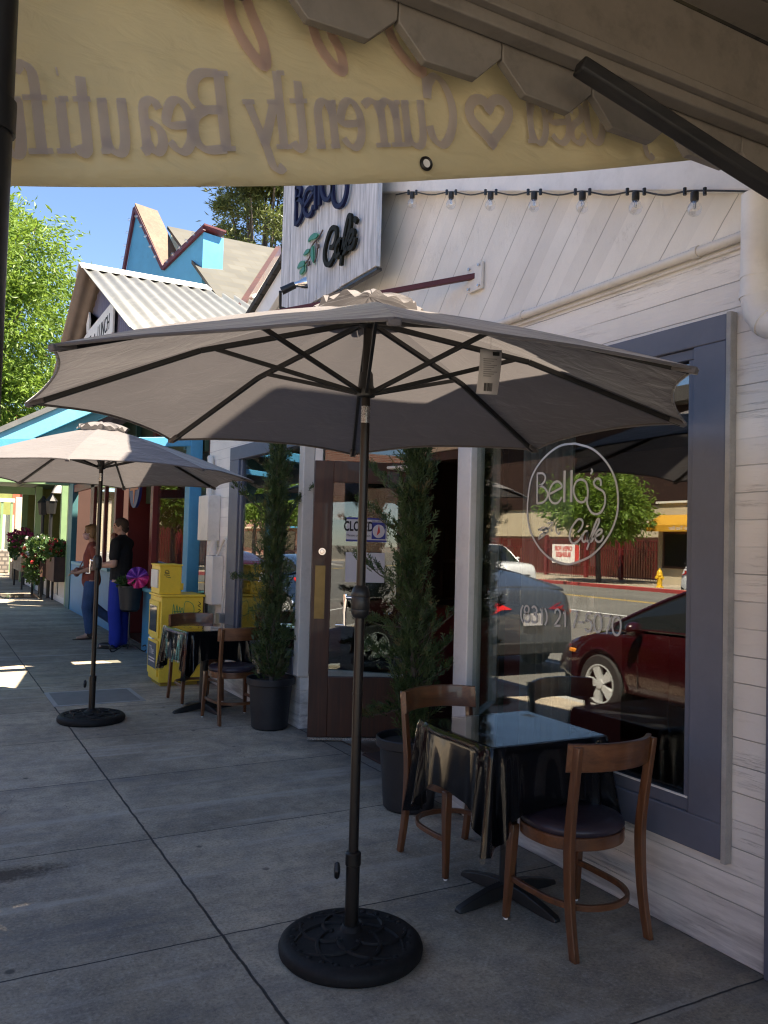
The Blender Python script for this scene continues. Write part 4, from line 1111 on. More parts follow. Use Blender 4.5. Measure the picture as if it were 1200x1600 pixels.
g.add(vs, [(2 * i, 2 * i + 1, 2 * i + 3, 2 * i + 2) for i in range(8)]); tb = g.build("card", M['paper'], tag_o, world=True)
sm = tb.modifiers.new("thickness", 'SOLIDIFY'); sm.thickness = .001
g = MB()
def trect(u0, u1, v0, v1): g.prism([(u0, v0), (u1, v0), (u1, v1), (u0, v1)], lambda u, v, d: fnT(u + v * .0, v, -d), .0015, .002)
for k in range(14): trect(-.024 + k * .0021, -.024 + k * .0021 + random.choice((.0007, .0014)), -.145, -.118)
g.build("barcode", M['ink'], tag_o, world=True, smooth=False)
g = MB()
for k in range(9): trect(-.028, .02 - .01 * (k % 3), -.036 - k * .0075, -.033 - k * .0075)
g.build("fine_print", mat("grey print", (.33, .31, .3), .8, bump=0), tag_o, world=True, smooth=False)
g = MB(); trect(.006, .03, -.022, -.008); g.build("emblem", M['ink'], tag_o, world=True, smooth=False)
g = MB(); g.tube([tuple(tp + Vector((0, 0, -.01))), tuple(tp + Vector((0, 0, .06)))], .0008, 4); g.build("string", M['paper'], tag_o, world=True)

# ================================================================== cafe tables with oilcloth
def make_table(label, loc, rot):
    t = thing("cafe_table", label, "table", loc, rot, "small square tables outside the cafe")
    m = MB(); m.box(-.295, .295, -.275, .275, .705, .735); m.build("tabletop", M['doorwood'], t, bevel=.01)
    m = MB(); m.tube([(0, 0, .05), (0, 0, .70)], .038, 20); m.lathe([(.038, .69), (.11, .70), (.11, .704)], (0, 0, 0), 20); m.build("pedestal", M['black'], t)
    for k in range(4):
        a = k * math.pi / 2 + R(8); d = Vector((math.cos(a), math.sin(a), 0)); s = Vector((-d.y, d.x, 0))
        m = MB()
        prof = [(.0, .075, .030), (.12, .062, .027), (.22, .040, .024), (.285, .022, .022), (.297, .012, .016)]
        vs = []
        for r, z, w in prof:
            for q, zz in ((-w, .0), (-w * .75, z), (w * .75, z), (w, .0)): vs.append(d * r + s * q + Vector((0, 0, max(0.0, zz if zz else (0.0 if r > .2 else .02 - r * .1)))))
        L = len(prof); fs = [(i * 4 + j, i * 4 + (j + 1) % 4, (i + 1) * 4 + (j + 1) % 4, (i + 1) * 4 + j) for i in range(L - 1) for j in range(4)]
        fs += [(3, 2, 1, 0), tuple((L - 1) * 4 + j for j in range(4))]
        m.add(vs, fs); m.build("foot", M['black'], t, bevel=.004)
    return t
def cloth_mesh(hx, hy, z, hang, corner, seed, grow=0.0):
    rnd = random.Random(seed); m = MB()
    N = 288; rc = .018; per = []
    L = [2 * hy, 2 * hx, 2 * hy, 2 * hx]; tot = sum(L)
    ph = [rnd.uniform(0, 6.28) for _ in range(6)]
    for i in range(N):
        d = tot * i / N; k = 0
        while d > L[k]: d -= L[k]; k += 1
        c = [Vector((hx, -hy, 0)), Vector((hx, hy, 0)), Vector((-hx, hy, 0)), Vector((-hx, -hy, 0))]
        a, b = c[k], c[(k + 1) % 4]; p = a.lerp(b, d / L[k]); n = Vector(((b - a).y, -(b - a).x, 0)).normalized()
        dc = min(d, L[k] - d); cn = (a if d < L[k] / 2 else b).normalized()
        cw = math.exp(-(dc / .075) ** 2)
        nn = (n * (1 - .75 * cw) + cn * .75 * cw).normalized()
        per.append((p, nn, dc * (1 if d < L[k] / 2 else -1), cw, tot * i / N))
    rows = 22; vs = []
    for r in range(rows + 1):
        h = r / rows
        for p, nn, dc, cw, s in per:
            Lh = hang + (corner - hang) * cw + .012 * math.sin(s * 7 + ph[0]) + .005 * math.sin(s * 17 + ph[1])
            drop = Lh * h
            fold = .5 + .5 * math.cos(dc * 95 + ph[2] * .3)
            off = grow + .006 + min(drop, .02) * .35 + h * (.012 + .075 * cw * (1.25 * fold - .35) + .005 * math.sin(s * 15 + ph[3]) * (1 - cw) + .0015 * math.sin(s * 47 + ph[4]))
            q = p + nn * off
            zz = z + grow - drop - (.006 if r else 0) * (1 - math.exp(-drop * 60))
            vs.append((q.x, q.y, zz))
    fs = [(r * N + i, r * N + (i + 1) % N, (r + 1) * N + (i + 1) % N, (r + 1) * N + i) for r in range(rows) for i in range(N)]
    m.add(vs, fs)
    # top sheet with faint waves
    G = 26; tv = []
    for i in range(G + 1):
        for j in range(G + 1):
            x = -hx + 2 * hx * i / G; y = -hy + 2 * hy * j / G
            e = min(1, 5 * min(i, G - i, j, G - j) / G)
            tv.append((x, y, z + grow + .0006 * e * math.sin(x * 21 + ph[4]) * math.sin(y * 17 + ph[5])))
    m.add(tv, [(i * (G + 1) + j, (i + 1) * (G + 1) + j, (i + 1) * (G + 1) + j + 1, i * (G + 1) + j + 1) for i in range(G) for j in range(G)])
    # close the small gap between top sheet and skirt
    return m
def make_cloth(label, loc, rot):
    t = thing("tablecloth", label, "tablecloth", loc, rot, "black oilcloths on the cafe tables")
    m = cloth_mesh(.297, .277, .741, .25, .40, 4); m.build("oilcloth", M['vinylcloth'], t, angle=80)
    m = cloth_mesh(.297, .277, .741, .275, .425, 4, .006); m.build("clear_cover", M['clearvinyl'], t, angle=80)
    return t
make_table("small square pedestal table beside the big shop window", (2.325, 2.99, 0), R(-1))
table2 = copy_tree([o for o in C.objects if o.name == "cafe_table"][0]); table2.location = (2.27, 7.42, 0); table2.rotation_euler.z = R(5)
table2["label"] = "small square pedestal table by the yellow newspaper boxes and the white pilaster"
cl1 = make_cloth("black oilcloth under clear vinyl draped over the table by the big shop window", (2.325, 2.99, 0), R(-1))
cl2 = copy_tree(cl1); cl2.location = (2.27, 7.42, 0); cl2.rotation_euler.z = R(95)
cl2["label"] = "black oilcloth with dangling vinyl corners on the table by the yellow newspaper boxes"

# ================================================================== bentwood chairs
def make_chair(label, loc, rot):
    t = thing("bentwood_chair", label, "chair", loc, rot, "brown wooden chairs at the pavement tables")
    # D shaped seat outline
    out = []
    for k in range(48):
        a = 2 * math.pi * k / 48; x, y = math.cos(a), math.sin(a)
        ex = 2.6 if y > 0 else 2.1
        den = (abs(x) ** ex + abs(y) ** ex) ** (1 / ex)
        out.append((.205 * x / den, .205 * y / den * (1.0 if y > 0 else .93) + .005))
    m = MB(); m.prism(out, lambda u, v, d: (u, v, d), .375, .425); m.build("seat_frame", M['bandwood'], t, bevel=.004)
    m = MB(); vs = []; rings = [(.965, .4255), (1.0, .437), (.99, .450), (.93, .462), (.75, .470), (.45, .4745), (.0, .476)]
    for s, z in rings:
        for (x, y) in out: vs.append((x * s, y * s, z))
    n = 48; fs = [(i * n + k, i * n + (k + 1) % n, (i + 1) * n + (k + 1) % n, (i + 1) * n + k) for i in range(len(rings) - 1) for k in range(n)]
    m.add(vs, fs); m.build("seat", M['vinylseat'], t, angle=60)
    def leg(pts, ws):
        mm = MB(); vs = []
        for p, (wx, wy) in zip(pts, ws):
            for sx, sy in ((-1, -1), (1, -1), (1, 1), (-1, 1)): vs.append((p[0] + sx * wx, p[1] + sy * wy, p[2]))
        L = len(pts); fs = [(i * 4 + j, i * 4 + (j + 1) % 4, (i + 1) * 4 + (j + 1) % 4, (i + 1) * 4 + j) for i in range(L - 1) for j in range(4)]
        fs += [(3, 2, 1, 0), tuple((L - 1) * 4 + j for j in range(4))]
        return mm.add(vs, fs).build("leg", M['chairwood'], t, bevel=.004)
    for s in (-1, 1):
        lg = leg([(s * .198, .19, .008), (s * .188, .172, .30), (s * .185, .168, .40)], [(.0125, .0125), (.018, .019), (.018, .019)])
        g = MB(); g.lathe([(.009, 0), (.010, .008)], (s * .198, .19, 0), 10); g.build("glide", M['white'], lg)
        pts = [(s * .20, -.215, .0), (s * .196, -.185, .16), (s * .194, -.172, .32), (s * .194, -.172, .45), (s * .197, -.19, .60), (s * .202, -.218, .80)]
        leg([tuple(p) for p in catmull(pts, 4)], [(.014 - .002 * abs(i / 20 - .5), .017 + .004 * (1 - abs(i / 10 - 1))) for i in range(21)])
    m = MB(); vs = []
    K = 28; prof = [(-.052, .011), (-.056, .0), (-.052, -.011), (.0, -.0125), (.052, -.011), (.056, .0), (.052, .011), (0, .0125)]
    for k in range(K + 1):
        u = -1 + 2 * k / K; x = .222 * u; y = -.262 + .085 * abs(u) ** 2.2; sl = 2.2 * .085 / .222 * abs(u) ** 1.2 * (1 if u > 0 else -1)
        nx, ny = -sl, 1.0; q = math.hypot(nx, ny); nx, ny = nx / q, ny / q
        for h, d in prof: vs.append((x + nx * d, y + ny * d + h * -.10, .752 + h + .006 * (1 - u * u)))
    np_ = len(prof); fs = [(k * np_ + i, k * np_ + (i + 1) % np_, (k + 1) * np_ + (i + 1) % np_, (k + 1) * np_ + i) for k in range(K) for i in range(np_)]
    fs += [tuple(range(np_))[::-1], tuple(K * np_ + i for i in range(np_))]
    m.add(vs, fs); m.build("backrest", M['bandwood'], t, angle=50)
    m = MB(); pts = [(-.188, .165, .175), (-.19, .05, .172), (-.175, -.09, .17), (-.11, -.185, .17), (0, -.215, .17), (.11, -.185, .17), (.175, -.09, .17), (.19, .05, .172), (.188, .165, .175)]
    P = catmull(pts, 5); vs = []
    for i, p in enumerate(P):
        tt = (P[min(i + 1, len(P) - 1)] - P[max(i - 1, 0)]).normalized(); nn = Vector((tt.y, -tt.x, 0))
        for d, z in ((-.008, -.012), (.008, -.012), (.008, .012), (-.008, .012)): vs.append(p + nn * d + Vector((0, 0, z)))
    L = len(P); fs = [(i * 4 + j, i * 4 + (j + 1) % 4, (i + 1) * 4 + (j + 1) % 4, (i + 1) * 4 + j) for i in range(L - 1) for j in range(4)]
    fs += [(3, 2, 1, 0), tuple((L - 1) * 4 + j for j in range(4))]
    m.add(vs, fs); m.build("stretcher", M['bandwood'], t, bevel=.002)
    return t
ch0 = make_chair("brown wooden chair nearest the viewer, its back turned to us at the window table", (2.39, 2.635, 0), R(2))
for (x, y, rz, lab) in ((2.37, 3.455, R(181), "brown wooden chair on the far side of the window table facing us"),
                        (2.385, 6.945, R(4), "brown wooden chair with its back to us at the table by the newspaper boxes"),
                        (2.34, 7.90, R(184), "brown wooden chair tucked between the farther table and the yellow newspaper boxes")):
    c = copy_tree(ch0); c.location = (x, y, 0); c.rotation_euler.z = rz; c["label"] = lab

# ================================================================== potted cypresses
def make_cypress(label, loc, seed, height, prof, twigs):
    rnd = random.Random(seed)
    t = thing("potted_cypress", label, "potted plant", loc, 0, "potted cypresses by the cafe entrance")
    m = MB(); m.lathe([(.135, .0), (.150, .015), (.178, .36), (.192, .362), (.200, .368), (.202, .415), (.196, .42), (.186, .415), (.180, .38)], (0, 0, 0), 40)
    pt = m.build("pot", M['pot'], t)
    m = MB(); m.lathe([(.001, .385), (.10, .388), (.182, .38)][::-1], (0, 0, 0), 24); m.build("soil", M['soil'], t)
    m = MB(); tr = [(.0, 0, .37)]; 
    for i in range(1, 9): tr.append((.02 * math.sin(i * 1.3 + seed), .02 * math.cos(i * 1.1 + seed), .37 + (height - .5) * i / 8))
    m.tube([tuple(p) for p in catmull(tr, 4)], [.020 * (1 - .85 * i / 32) for i in range(33)], 8)
    m.tube([(.01, .012, .37), (.03, .02, .9), (.0, .03, 1.4)], [.012, .009, .005], 6)
    vs = []; fs = []
    def spray(p, d, L, w):
        # a flat feathery sprig: a main blade with side blades
        s = d.orthogonal().normalized(); s = Matrix.Rotation(rnd.uniform(0, 6.28), 3, d) @ s
        n = len(vs)
        vs.extend([p, p + d * L * .45 + s * w, p + d * L, p + d * L * .45 - s * w]); fs.append((n, n + 1, n + 2, n + 3))
        for k in range(5):
            b = p + d * L * (.15 + .16 * k); sg = 1 if k % 2 else -1
            d2 = (d * .8 + s * sg * .62 + Vector((rnd.uniform(-.2, .2),) * 3)).normalized(); l2 = L * (.5 - .05 * k); s2 = (s - d2 * s.dot(d2)).normalized() if abs(s.dot(d2)) < .99 else s
            s2 = d2.cross(s.cross(d)).normalized()
            n = len(vs); vs.extend([b, b + d2 * l2 * .5 + s2 * w * .7, b + d2 * l2, b + d2 * l2 * .5 - s2 * w * .7]); fs.append((n, n + 1, n + 2, n + 3))
    def rad(h):
        for (h0, r0), (h1, r1) in zip(prof, prof[1:]):
            if h0 <= h <= h1: return r0 + (r1 - r0) * (h - h0) / (h1 - h0)
        return 0
    nb = int(330 * height / 2.3)
    for i in range(nb):
        h = prof[0][0] + (prof[-1][0] - prof[0][0]) * ((i + rnd.random()) / nb)
        a = rnd.uniform(0, 6.28); rr = rad(h) * (.35 + .62 * rnd.random())
        bd = Vector((math.cos(a), math.sin(a), 0))
        z0 = max(.42, h - rr * 1.6)
        b0 = Vector((0, 0, z0)); b1 = bd * rr + Vector((.02 * math.sin(h * 3), 0, h + rnd.uniform(-.03, .05)))
        if i % 3 == 0: m.tube([b0, b0.lerp(b1, .5) + bd * rr * .12, b1], [.004, .003, .0015], 4)
        for k in range(9):
            q = .25 + .8 * rnd.random(); p = b0.lerp(b1, q) + Vector((rnd.gauss(0, .02), rnd.gauss(0, .02), rnd.gauss(0, .025)))
            d = (bd * (.25 + .5 * rnd.random()) + Vector((rnd.gauss(0, .28), rnd.gauss(0, .28), 1.0))).normalized()
            spray(p, d, rnd.uniform(.05, .10), rnd.uniform(.0035, .0065))
    for (h, a, ln, lift) in twigs:
        bd = Vector((math.cos(a), math.sin(a), 0)); b0 = Vector((0, 0, h)); b1 = b0 + bd * ln + Vector((0, 0, lift))
        m.tube([b0, b0.lerp(b1, .6) + Vector((0, 0, -.02)), b1], [.005, .004, .0015], 5)
        for k in range(60):
            q = .3 + .7 * rnd.random(); p = b0.lerp(b1, q) + Vector((rnd.gauss(0, .014),) * 3)
            d = ((b1 - b0).normalized() * .8 + Vector((rnd.gauss(0, .3), rnd.gauss(0, .3), .45 + rnd.gauss(0, .2)))).normalized(); spray(p, d, rnd.uniform(.04, .075), rnd.uniform(.003, .005))
    m.build("trunk", M['bark'], t)
    f = MB(); f.add(vs, fs); f.build("foliage", M['cypress'], t, smooth=False)
    return t
make_cypress("wide potted cypress standing between the open door and the window table", (2.56, 4.25, 0), 1, 2.55,
             [(.42, .06), (.6, .13), (.9, .165), (1.2, .145), (1.5, .108), (2.0, .10), (2.4, .08), (2.62, .02)],
             [(1.25, R(150), .34, .22), (1.05, R(140), .32, .05), (.85, R(155), .3, .1), (1.55, R(160), .33, .25), (.6, R(170), .3, -.05), (1.75, R(140), .3, .28), (.8, R(-25), .30, .25), (.95, R(-30), .36, .32), (.7, R(-40), .3, .2)])
make_cypress("slender potted cypress at the end of the side window, left of the open door", (2.565, 6.52, 0), 7, 2.35,
             [(.42, .11), (.60, .20), (.85, .20), (1.05, .14), (1.4, .135), (1.8, .13), (2.1, .10), (2.3, .055), (2.44, .012)],
             [(1.72, R(150), .36, .28), (1.75, R(-30), .30, .26), (1.22, R(160), .33, .02), (.72, R(-20), .28, .05), (1.6, R(-40), .2, .3)])

# ================================================================== newspaper boxes
nbx = thing("newspaper_box", "tall yellow newspaper box with green and black graffiti on its side", "newspaper box", (2.4, 8.93, 0))
MB().box(2.18, 2.63, 8.70, 9.17, .04, .93).build("cabinet", M['yellow'], nbx, world=True, bevel=.012)
MB().box(2.165, 2.645, 8.685, 9.185, .931, .955).build("lid", M['yellow'], nbx, world=True, bevel=.006)
MB().box(2.21, 2.60, 8.74, 9.13, 0, .0395).build("plinth", M['yellowdk'], nbx, world=True)
m_ = MB(); m_.box(2.162, 2.1795, 8.73, 9.14, .50, .88).box(2.162, 2.1795, 8.73, 9.14, .10, .47); dr = m_.build("front_door", M['yellow'], nbx, world=True, bevel=.004)
MB().box(2.156, 2.1615, 8.79, 9.08, .56, .83).build("display_window", M['darkglass'], dr, world=True)
lb = MB().box(2.156, 2.1615, 8.77, 9.10, .18, .44).build("name_card", mat("slate blue card", (.06, .085, .12), .6), dr, world=True)
tx = bm_text("The", .12, facing_street(2.1555, 8.94, .32), .0005, .002)
tx2 = MB()
for z in (.24, .27): tx2.prism([(8.80, z), (9.05, z), (9.05, z + .014), (8.80, z + .014)], planeX(2.1555), .0005, .002)
merge(tx, tx2); tx.build("print", M['paper'], dr, world=True, smooth=False)
m_ = MB(); fy = lambda u, v, d: (u, 8.70 - d, v)
gs = [[(2.30, .70), (2.31, .86), (2.33, .72), (2.345, .85), (2.36, .70), (2.375, .83), (2.385, .76), (2.40, .82), (2.42, .74)], [(2.42, .66), (2.425, .86), (2.47, .88), (2.52, .84), (2.525, .76), (2.47, .72), (2.425, .75)], [(2.31, .78), (2.40, .775)]]
for s in gs: m_.ribbon(s, .006, fy, .0005, .0015, 4)
m_.build("green_scrawl", mat("green marker", (.06, .30, .12), .6, bump=0), nbx, world=True, smooth=False)
m_ = MB()
gs = [[(2.575, .88), (2.60, .855), (2.57, .84), (2.60, .82)], [(2.575, .80), (2.60, .785), (2.57, .765), (2.605, .76)], [(2.57, .73), (2.605, .725), (2.59, .70), (2.57, .715)], [(2.575, .67), (2.60, .68), (2.605, .655), (2.575, .65), (2.57, .67)], [(2.575, .62), (2.60, .60), (2.575, .585)]]
for s in gs: m_.ribbon(s, .007, fy, .0005, .0015, 3)
m_.build("black_scrawl", M['ink'], nbx, world=True, smooth=False)
m_ = MB(); m_.tube([(2.1615, 9.0, .485), (2.14, 9.0, .485), (2.14, 8.86, .485), (2.1615, 8.86, .485)], .006, 6); m_.build("handle", M['steel'], nbx, world=True)
nb2 = thing("newspaper_dispenser", "small yellow newspaper dispenser standing on top of the tall yellow box", "newspaper box", (2.27, 8.93, .956))
MB().box(2.165, 2.395, 8.74, 9.10, .957, 1.255).build("cabinet", M['yellow'], nb2, world=True, bevel=.008)
MB().box(2.155, 2.405, 8.73, 9.11, 1.2555, 1.27).build("lid", M['yellow'], nb2, world=True, bevel=.004)
MB().box(2.15, 2.1645, 8.78, 9.06, 1.02, 1.21).build("display_window", M['offwhite'], nb2, world=True, bevel=.003)
MB().box(2.3955, 2.425, 8.76, 8.86, 1.0, 1.07).build("coin_box", M['yellow'], nb2, world=True, bevel=.004)
m_ = MB(); fy = lambda u, v, d: (u, 8.74 - d, v)
for s in ([(2.22, 1.20), (2.24, 1.21), (2.26, 1.19), (2.245, 1.17), (2.22, 1.18), (2.22, 1.20)], [(2.21, 1.16), (2.27, 1.155)], [(2.23, 1.14), (2.28, 1.13)], [(2.22, 1.185), (2.265, 1.175)]): m_.ribbon(s, .007, fy, .0005, .0015, 3)
m_.build("worn_print", mat("worn dark print", (.16, .12, .04), .7, bump=0), nb2, world=True, smooth=False)

# ================================================================== planter stand with foil pinwheel
ps = thing("plant_stand", "black pot of green plants on a thin wire stand with curled feet", "plant stand", (2.46, 11.5, 0))
MB().lathe([(.10, .55), (.125, .57), (.16, .86), (.168, .865), (.168, .89), (.15, .89), (.145, .85)], (2.46, 11.5, 0), 28).build("pot", M['pot'], ps, world=True)
m_ = MB()
for k in range(3):
    a = R(200 + 120 * k); d = Vector((math.cos(a), math.sin(a), 0)); c = Vector((2.46, 11.5, 0))
    P = [c + Vector((0, 0, .55)), c + Vector((0, 0, .14)), c + d * .08 + Vector((0, 0, .09)), c + d * .22 + Vector((0, 0, .02)), c + d * .27 + Vector((0, 0, .05)), c + d * .25 + Vector((0, 0, .10)), c + d * .21 + Vector((0, 0, .085))]
    m_.tube([tuple(p) for p in catmull(P, 5)], .009, 7)
m_.lathe([(.09, .54), (.11, .548)], (2.46, 11.5, 0), 20)
m_.build("wire_stand", M['black'], ps, world=True)
def leaf_cluster(c, rx, ry, rz, n, L, seed, up=.4, w=.45):
    rnd = random.Random(seed); vs = []; fs = []
    for _ in range(n):
        while True:
            q = Vector((rnd.uniform(-1, 1), rnd.uniform(-1, 1), rnd.uniform(-1, 1)))
            if q.length <= 1: break
        p = Vector(c) + Vector((q.x * rx, q.y * ry, q.z * rz))
        d = (q + Vector((rnd.gauss(0, .5), rnd.gauss(0, .5), up + rnd.gauss(0, .4)))).normalized()
        s = d.orthogonal().normalized(); s = Matrix.Rotation(rnd.uniform(0, 6.28), 3, d) @ s
        l = L * rnd.uniform(.6, 1.3); k = len(vs); nn = d.cross(s) * l * .12
        vs += [p, p + d * l * .5 + s * l * w * .5 + nn, p + d * l, p + d * l * .5 - s * l * w * .5 + nn]; fs.append((k, k + 1, k + 2, k + 3))
    return vs, fs
f_ = MB(); f_.add(*leaf_cluster((2.46, 11.5, .92), .17, .17, .06, 420, .07, 3)); f_.build("foliage", M['deepleaf'], ps, world=True, smooth=False)
pw = thing("pinwheel", "hot pink and violet foil pinwheel stuck in the black pot on the wire stand", "pinwheel", (2.52, 11.38, .9))
MB().tube([(2.52, 11.42, .88), (2.52, 11.40, 1.0)], .005, 6).build("stick", M['white'], pw, world=True)
for k in range(8):
    a = k * math.pi / 4 + .2; m_ = MB(); c = Vector((2.52, 11.36, 1.005)); ex = Vector((.96, -.27, 0)); ez = Vector((0, 0, 1)); ey = Vector((-.27, -.96, 0))
    P = lambda r, b, h: c + ex * r * math.cos(b) + ez * r * math.sin(b) + ey * h
    vs = [c + ey * .03]; n = 8
    for i in range(n + 1): vs.append(P(.145, a + i / n * math.pi / 4, .05 * math.sin(math.pi * i / n)))
    for i in range(n + 1): vs.append(P(.09, a + i / n * math.pi / 4, .02 + .055 * math.sin(math.pi * i / n)))
    fs = [(0, n + 2 + i, n + 3 + i) for i in range(n)] + [(1 + i, 2 + i, n + 3 + i, n + 2 + i) for i in range(n)]
    m_.add(vs, fs); m_.build("vane", M['pinkfoil'] if math.sin(a + .3) < .25 else M['purplefoil'], pw, world=True, angle=70)

# ================================================================== blue lunch shop
ls = thing("lunch_shop", "sky blue and dark red shop with corrugated gable porch roof beyond the cafe", "building", (2.76, 13, 0))
def lp(mb, name, m, parent=None, **k): return mb.build(name, m, parent or ls, world=True, **k)
LX = 2.72
lp(MB().box(2.62, 2.76, 9.36, 9.56, 0, 2.75), "corner_post", M['bluepaint'], bevel=.006)
lp(MB().box(2.66, 2.76, 9.561, 11.62, 0, .82), "low_wall", M['bluepaint'])
lp(MB().box(2.60, 2.80, 9.561, 11.66, .821, .87), "sill", M['cyanpaint'], bevel=.004)
m_ = MB(); m_.box(2.66, 2.76, 9.561, 9.66, .871, 2.45).box(2.66, 2.76, 9.561, 11.2, 2.451, 2.55); w_ = lp(m_, "display_window", M['bluepaint'], bevel=.004)
m_ = MB(); m_.prism([(2.712, 11.2), (2.72, 11.2), (3.26, 9.67), (3.252, 9.67)], lambda u, v, d: (u, v, d), .871, 2.45); m_.build("pane", M['thinglass'], w_, world=True)
lp(MB().box(2.65, 2.77, 11.21, 11.36, .871, 3.0), "red_post", M['redpaint'], bevel=.005)
lp(MB().box(2.65, 2.77, 13.68, 13.84, 0, 3.2), "red_post", M['redpaint'], bevel=.005)
lp(MB().box(2.74, 3.28, 11.67, 11.72, 0, 2.6), "recess_wall", M['redpaint']); lp(MB().box(2.84, 3.28, 13.60, 13.67, 0, 2.6), "recess_wall", M['redpaint'])
m_ = MB(); m_.box(3.10, 3.16, 11.70, 11.85, 0, 2.08).box(3.10, 3.16, 13.12, 13.27, 0, 2.08).box(3.10, 3.16, 11.86, 13.11, 1.92, 2.08).box(3.10, 3.16, 11.86, 13.11, 0, .45); d_ = lp(m_, "red_door", M['redpaint'], bevel=.004)
MB().box(3.125, 3.135, 11.85, 13.12, .45, 1.92).build("pane", M['glass'], d_, world=True)
MB().box(3.108, 3.118, 11.98, 12.62, 1.05, 1.88).build("grey_notice", mat("grey notice paper", (.30, .31, .33), .8, bump=0), d_, world=True)
MB().box(3.106, 3.117, 11.95, 12.55, .62, .95).build("black_notice", M['ink'], d_, world=True)
m_ = MB(); m_.box(3.10, 3.2, 11.68, 13.6, 2.09, 3.2); lp(m_, "transom_wall", M['dkgreen'])
lp(MB().box(2.70, 2.78, 13.85, 19.0, 0, .98), "low_wall", M['bluepaint'])
lp(MB().box(2.58, 2.80, 13.85, 17.6, .981, 1.03), "counter_ledge", M['cyanpaint'], bevel=.004)
m_ = MB(); m_.box(2.70, 2.77, 14.9, 15.0, 1.03, 2.5).box(2.70, 2.77, 16.0, 16.35, .981 + .05, 2.6).box(2.70, 2.77, 13.85, 18.4, 2.451, 2.6); w_ = lp(m_, "display_window", M['redpaint'], bevel=.004)
MB().box(2.73, 2.737, 13.85, 16.0, 1.03, 2.45).build("pane", M['glass'], w_, world=True)
lp(MB().box(2.68, 2.79, 18.4, 18.92, 0.0, 2.9), "end_post", M['tealpaint'], bevel=.005)
m_ = MB(); m_.box(5.6, 5.7, 9.3, 19, 0, 3.4).box(2.80, 9, 9.14, 9.26, 0, 3.6).box(2.80, 9, 19.0, 19.1, 0, 3.6); lp(m_, "side_wall", M['interior'])
lp(MB().box(2.80, 5.6, 9.27, 18.99, .002, .012), "floor", M['intfloor'])
lp(MB().box(3.4, 3.9, 9.7, 11.5, .013, .95), "display_shelf", M['doorwood'])
# upper band above the shop windows, clerestory frames
lp(MB().box(2.78, 2.86, 9.36, 19.0, 2.56, 3.85), "upper_wall", M['dkgreen'])
m_ = MB()
for y in (9.9, 11.3, 12.6, 14.0, 15.4): m_.box(2.70, 2.77, y, y + .09, 2.62, 3.5)
m_.box(2.70, 2.77, 9.6, 16.4, 3.5, 3.6); lp(m_, "clerestory_frame", M['tealpaint'])
# shed porch: tie beam, raking beam, roof and outer posts
sl_ = .57
zr = lambda x: 2.455 + sl_ * (x - .58)
lp(MB().beam((.62, 9.42, 2.47), (2.62, 9.42, 2.66), .09, .105), "tie_beam", M['bluepaint'], bevel=.005)
lp(MB().beam((1.9, 9.42, 2.33), (2.62, 9.42, 2.39), .06, .06), "lower_rail", M['bluepaint'], bevel=.004)
lp(MB().beam((.45, 9.43, zr(.45)), (2.70, 9.43, zr(2.70)), .10, .20), "raking_beam", M['cyanpaint'], bevel=.006)
lp(MB().beam((.45, 9.50, zr(.45) - .17), (2.70, 9.50, zr(2.70) - .17), .08, .10), "raking_trim", M['tealpaint'], bevel=.006)
m_ = MB(); m_.prism([(.42, zr(.42) + .10), (2.78, zr(2.78) + .10), (2.78, zr(2.78) + .16), (.42, zr(.42) + .16)], lambda u, v, d: (u, d, v), 9.35, 16.6); lp(m_, "shed_roof", M['corr'])
m_ = MB()
for y in (10.9, 12.4, 13.9, 15.4): m_.beam((.5, y, zr(.5) - .02), (2.70, y, zr(2.70) - .02), .06, .14)
lp(m_, "rafters", M['tealpaint'])
m_ = MB(); m_.box(.50, .60, 9.49, 16.5, 2.20, 2.34); lp(m_, "outer_beam", M['cyanpaint'], bevel=.005)
for y in (9.6, 13.0, 16.3): lp(MB().box(.50, .60, y, y + .10, 0, 2.199), "porch_post", M['cyanpaint'], bevel=.005)
# round painted sign above the red door
m_ = MB(); m_.lathe([(.001, -.02), (.42, -.02), (.42, .02), (.001, .02)][1:3] if False else [(.42, -.02), (.42, .02)], (0, 0, 0), 36)
m2 = MB(Matrix.Translation((2.72, 12.62, 2.34)) @ Matrix.Rotation(R(90), 4, 'Y')); m2.lathe([(.36, -.02), (.36, .02)], (0, 0, 0), 36)
rs = m2.build("round_sign", M['signblue'], label="round blue sign with an orange star over the red shop door", category="sign")
m3 = MB(); pts = []
for k in range(10):
    r = .30 if k % 2 == 0 else .12; a = math.pi / 2 + k * math.pi / 5; pts.append((12.62 + r * math.cos(a), 2.34 - r * math.sin(a)))
m3.prism(pts, planeX(2.70), .0005, .006); m3.build("star", M['orange'], rs)

# corrugated gable porch roof with its wall
GA = Vector((0, 13.3, 5.67)); GE = Vector((0, 9.5, 3.89))
def corr(sign, name, m, x0, x1, z_off=0.0, amp=.022, per=.195):
    mm = MB(); n = int((x1 - x0) / per * 8); vs = []
    yN = 13.3 - sign * 3.8
    for i in range(n + 1):
        x = x0 + (x1 - x0) * i / n; w = amp * math.cos(2 * math.pi * (x - x0) / per)
        vs += [(x, 13.3 - sign * .02, 5.67 + w + z_off), (x, yN, 3.89 + w + z_off)]
    fs = [(2 * i, 2 * i + 1, 2 * i + 3, 2 * i + 2) for i in range(n)]
    mm.add(vs, fs); o = lp(mm, name, m, angle=80); s = o.modifiers.new("thickness", 'SOLIDIFY'); s.thickness = .003; return o
corr(1, "corrugated_roof", M['corr'], 1.9, 7.2); corr(-1, "corrugated_roof", M['corrtan'], 1.9, 7.2)
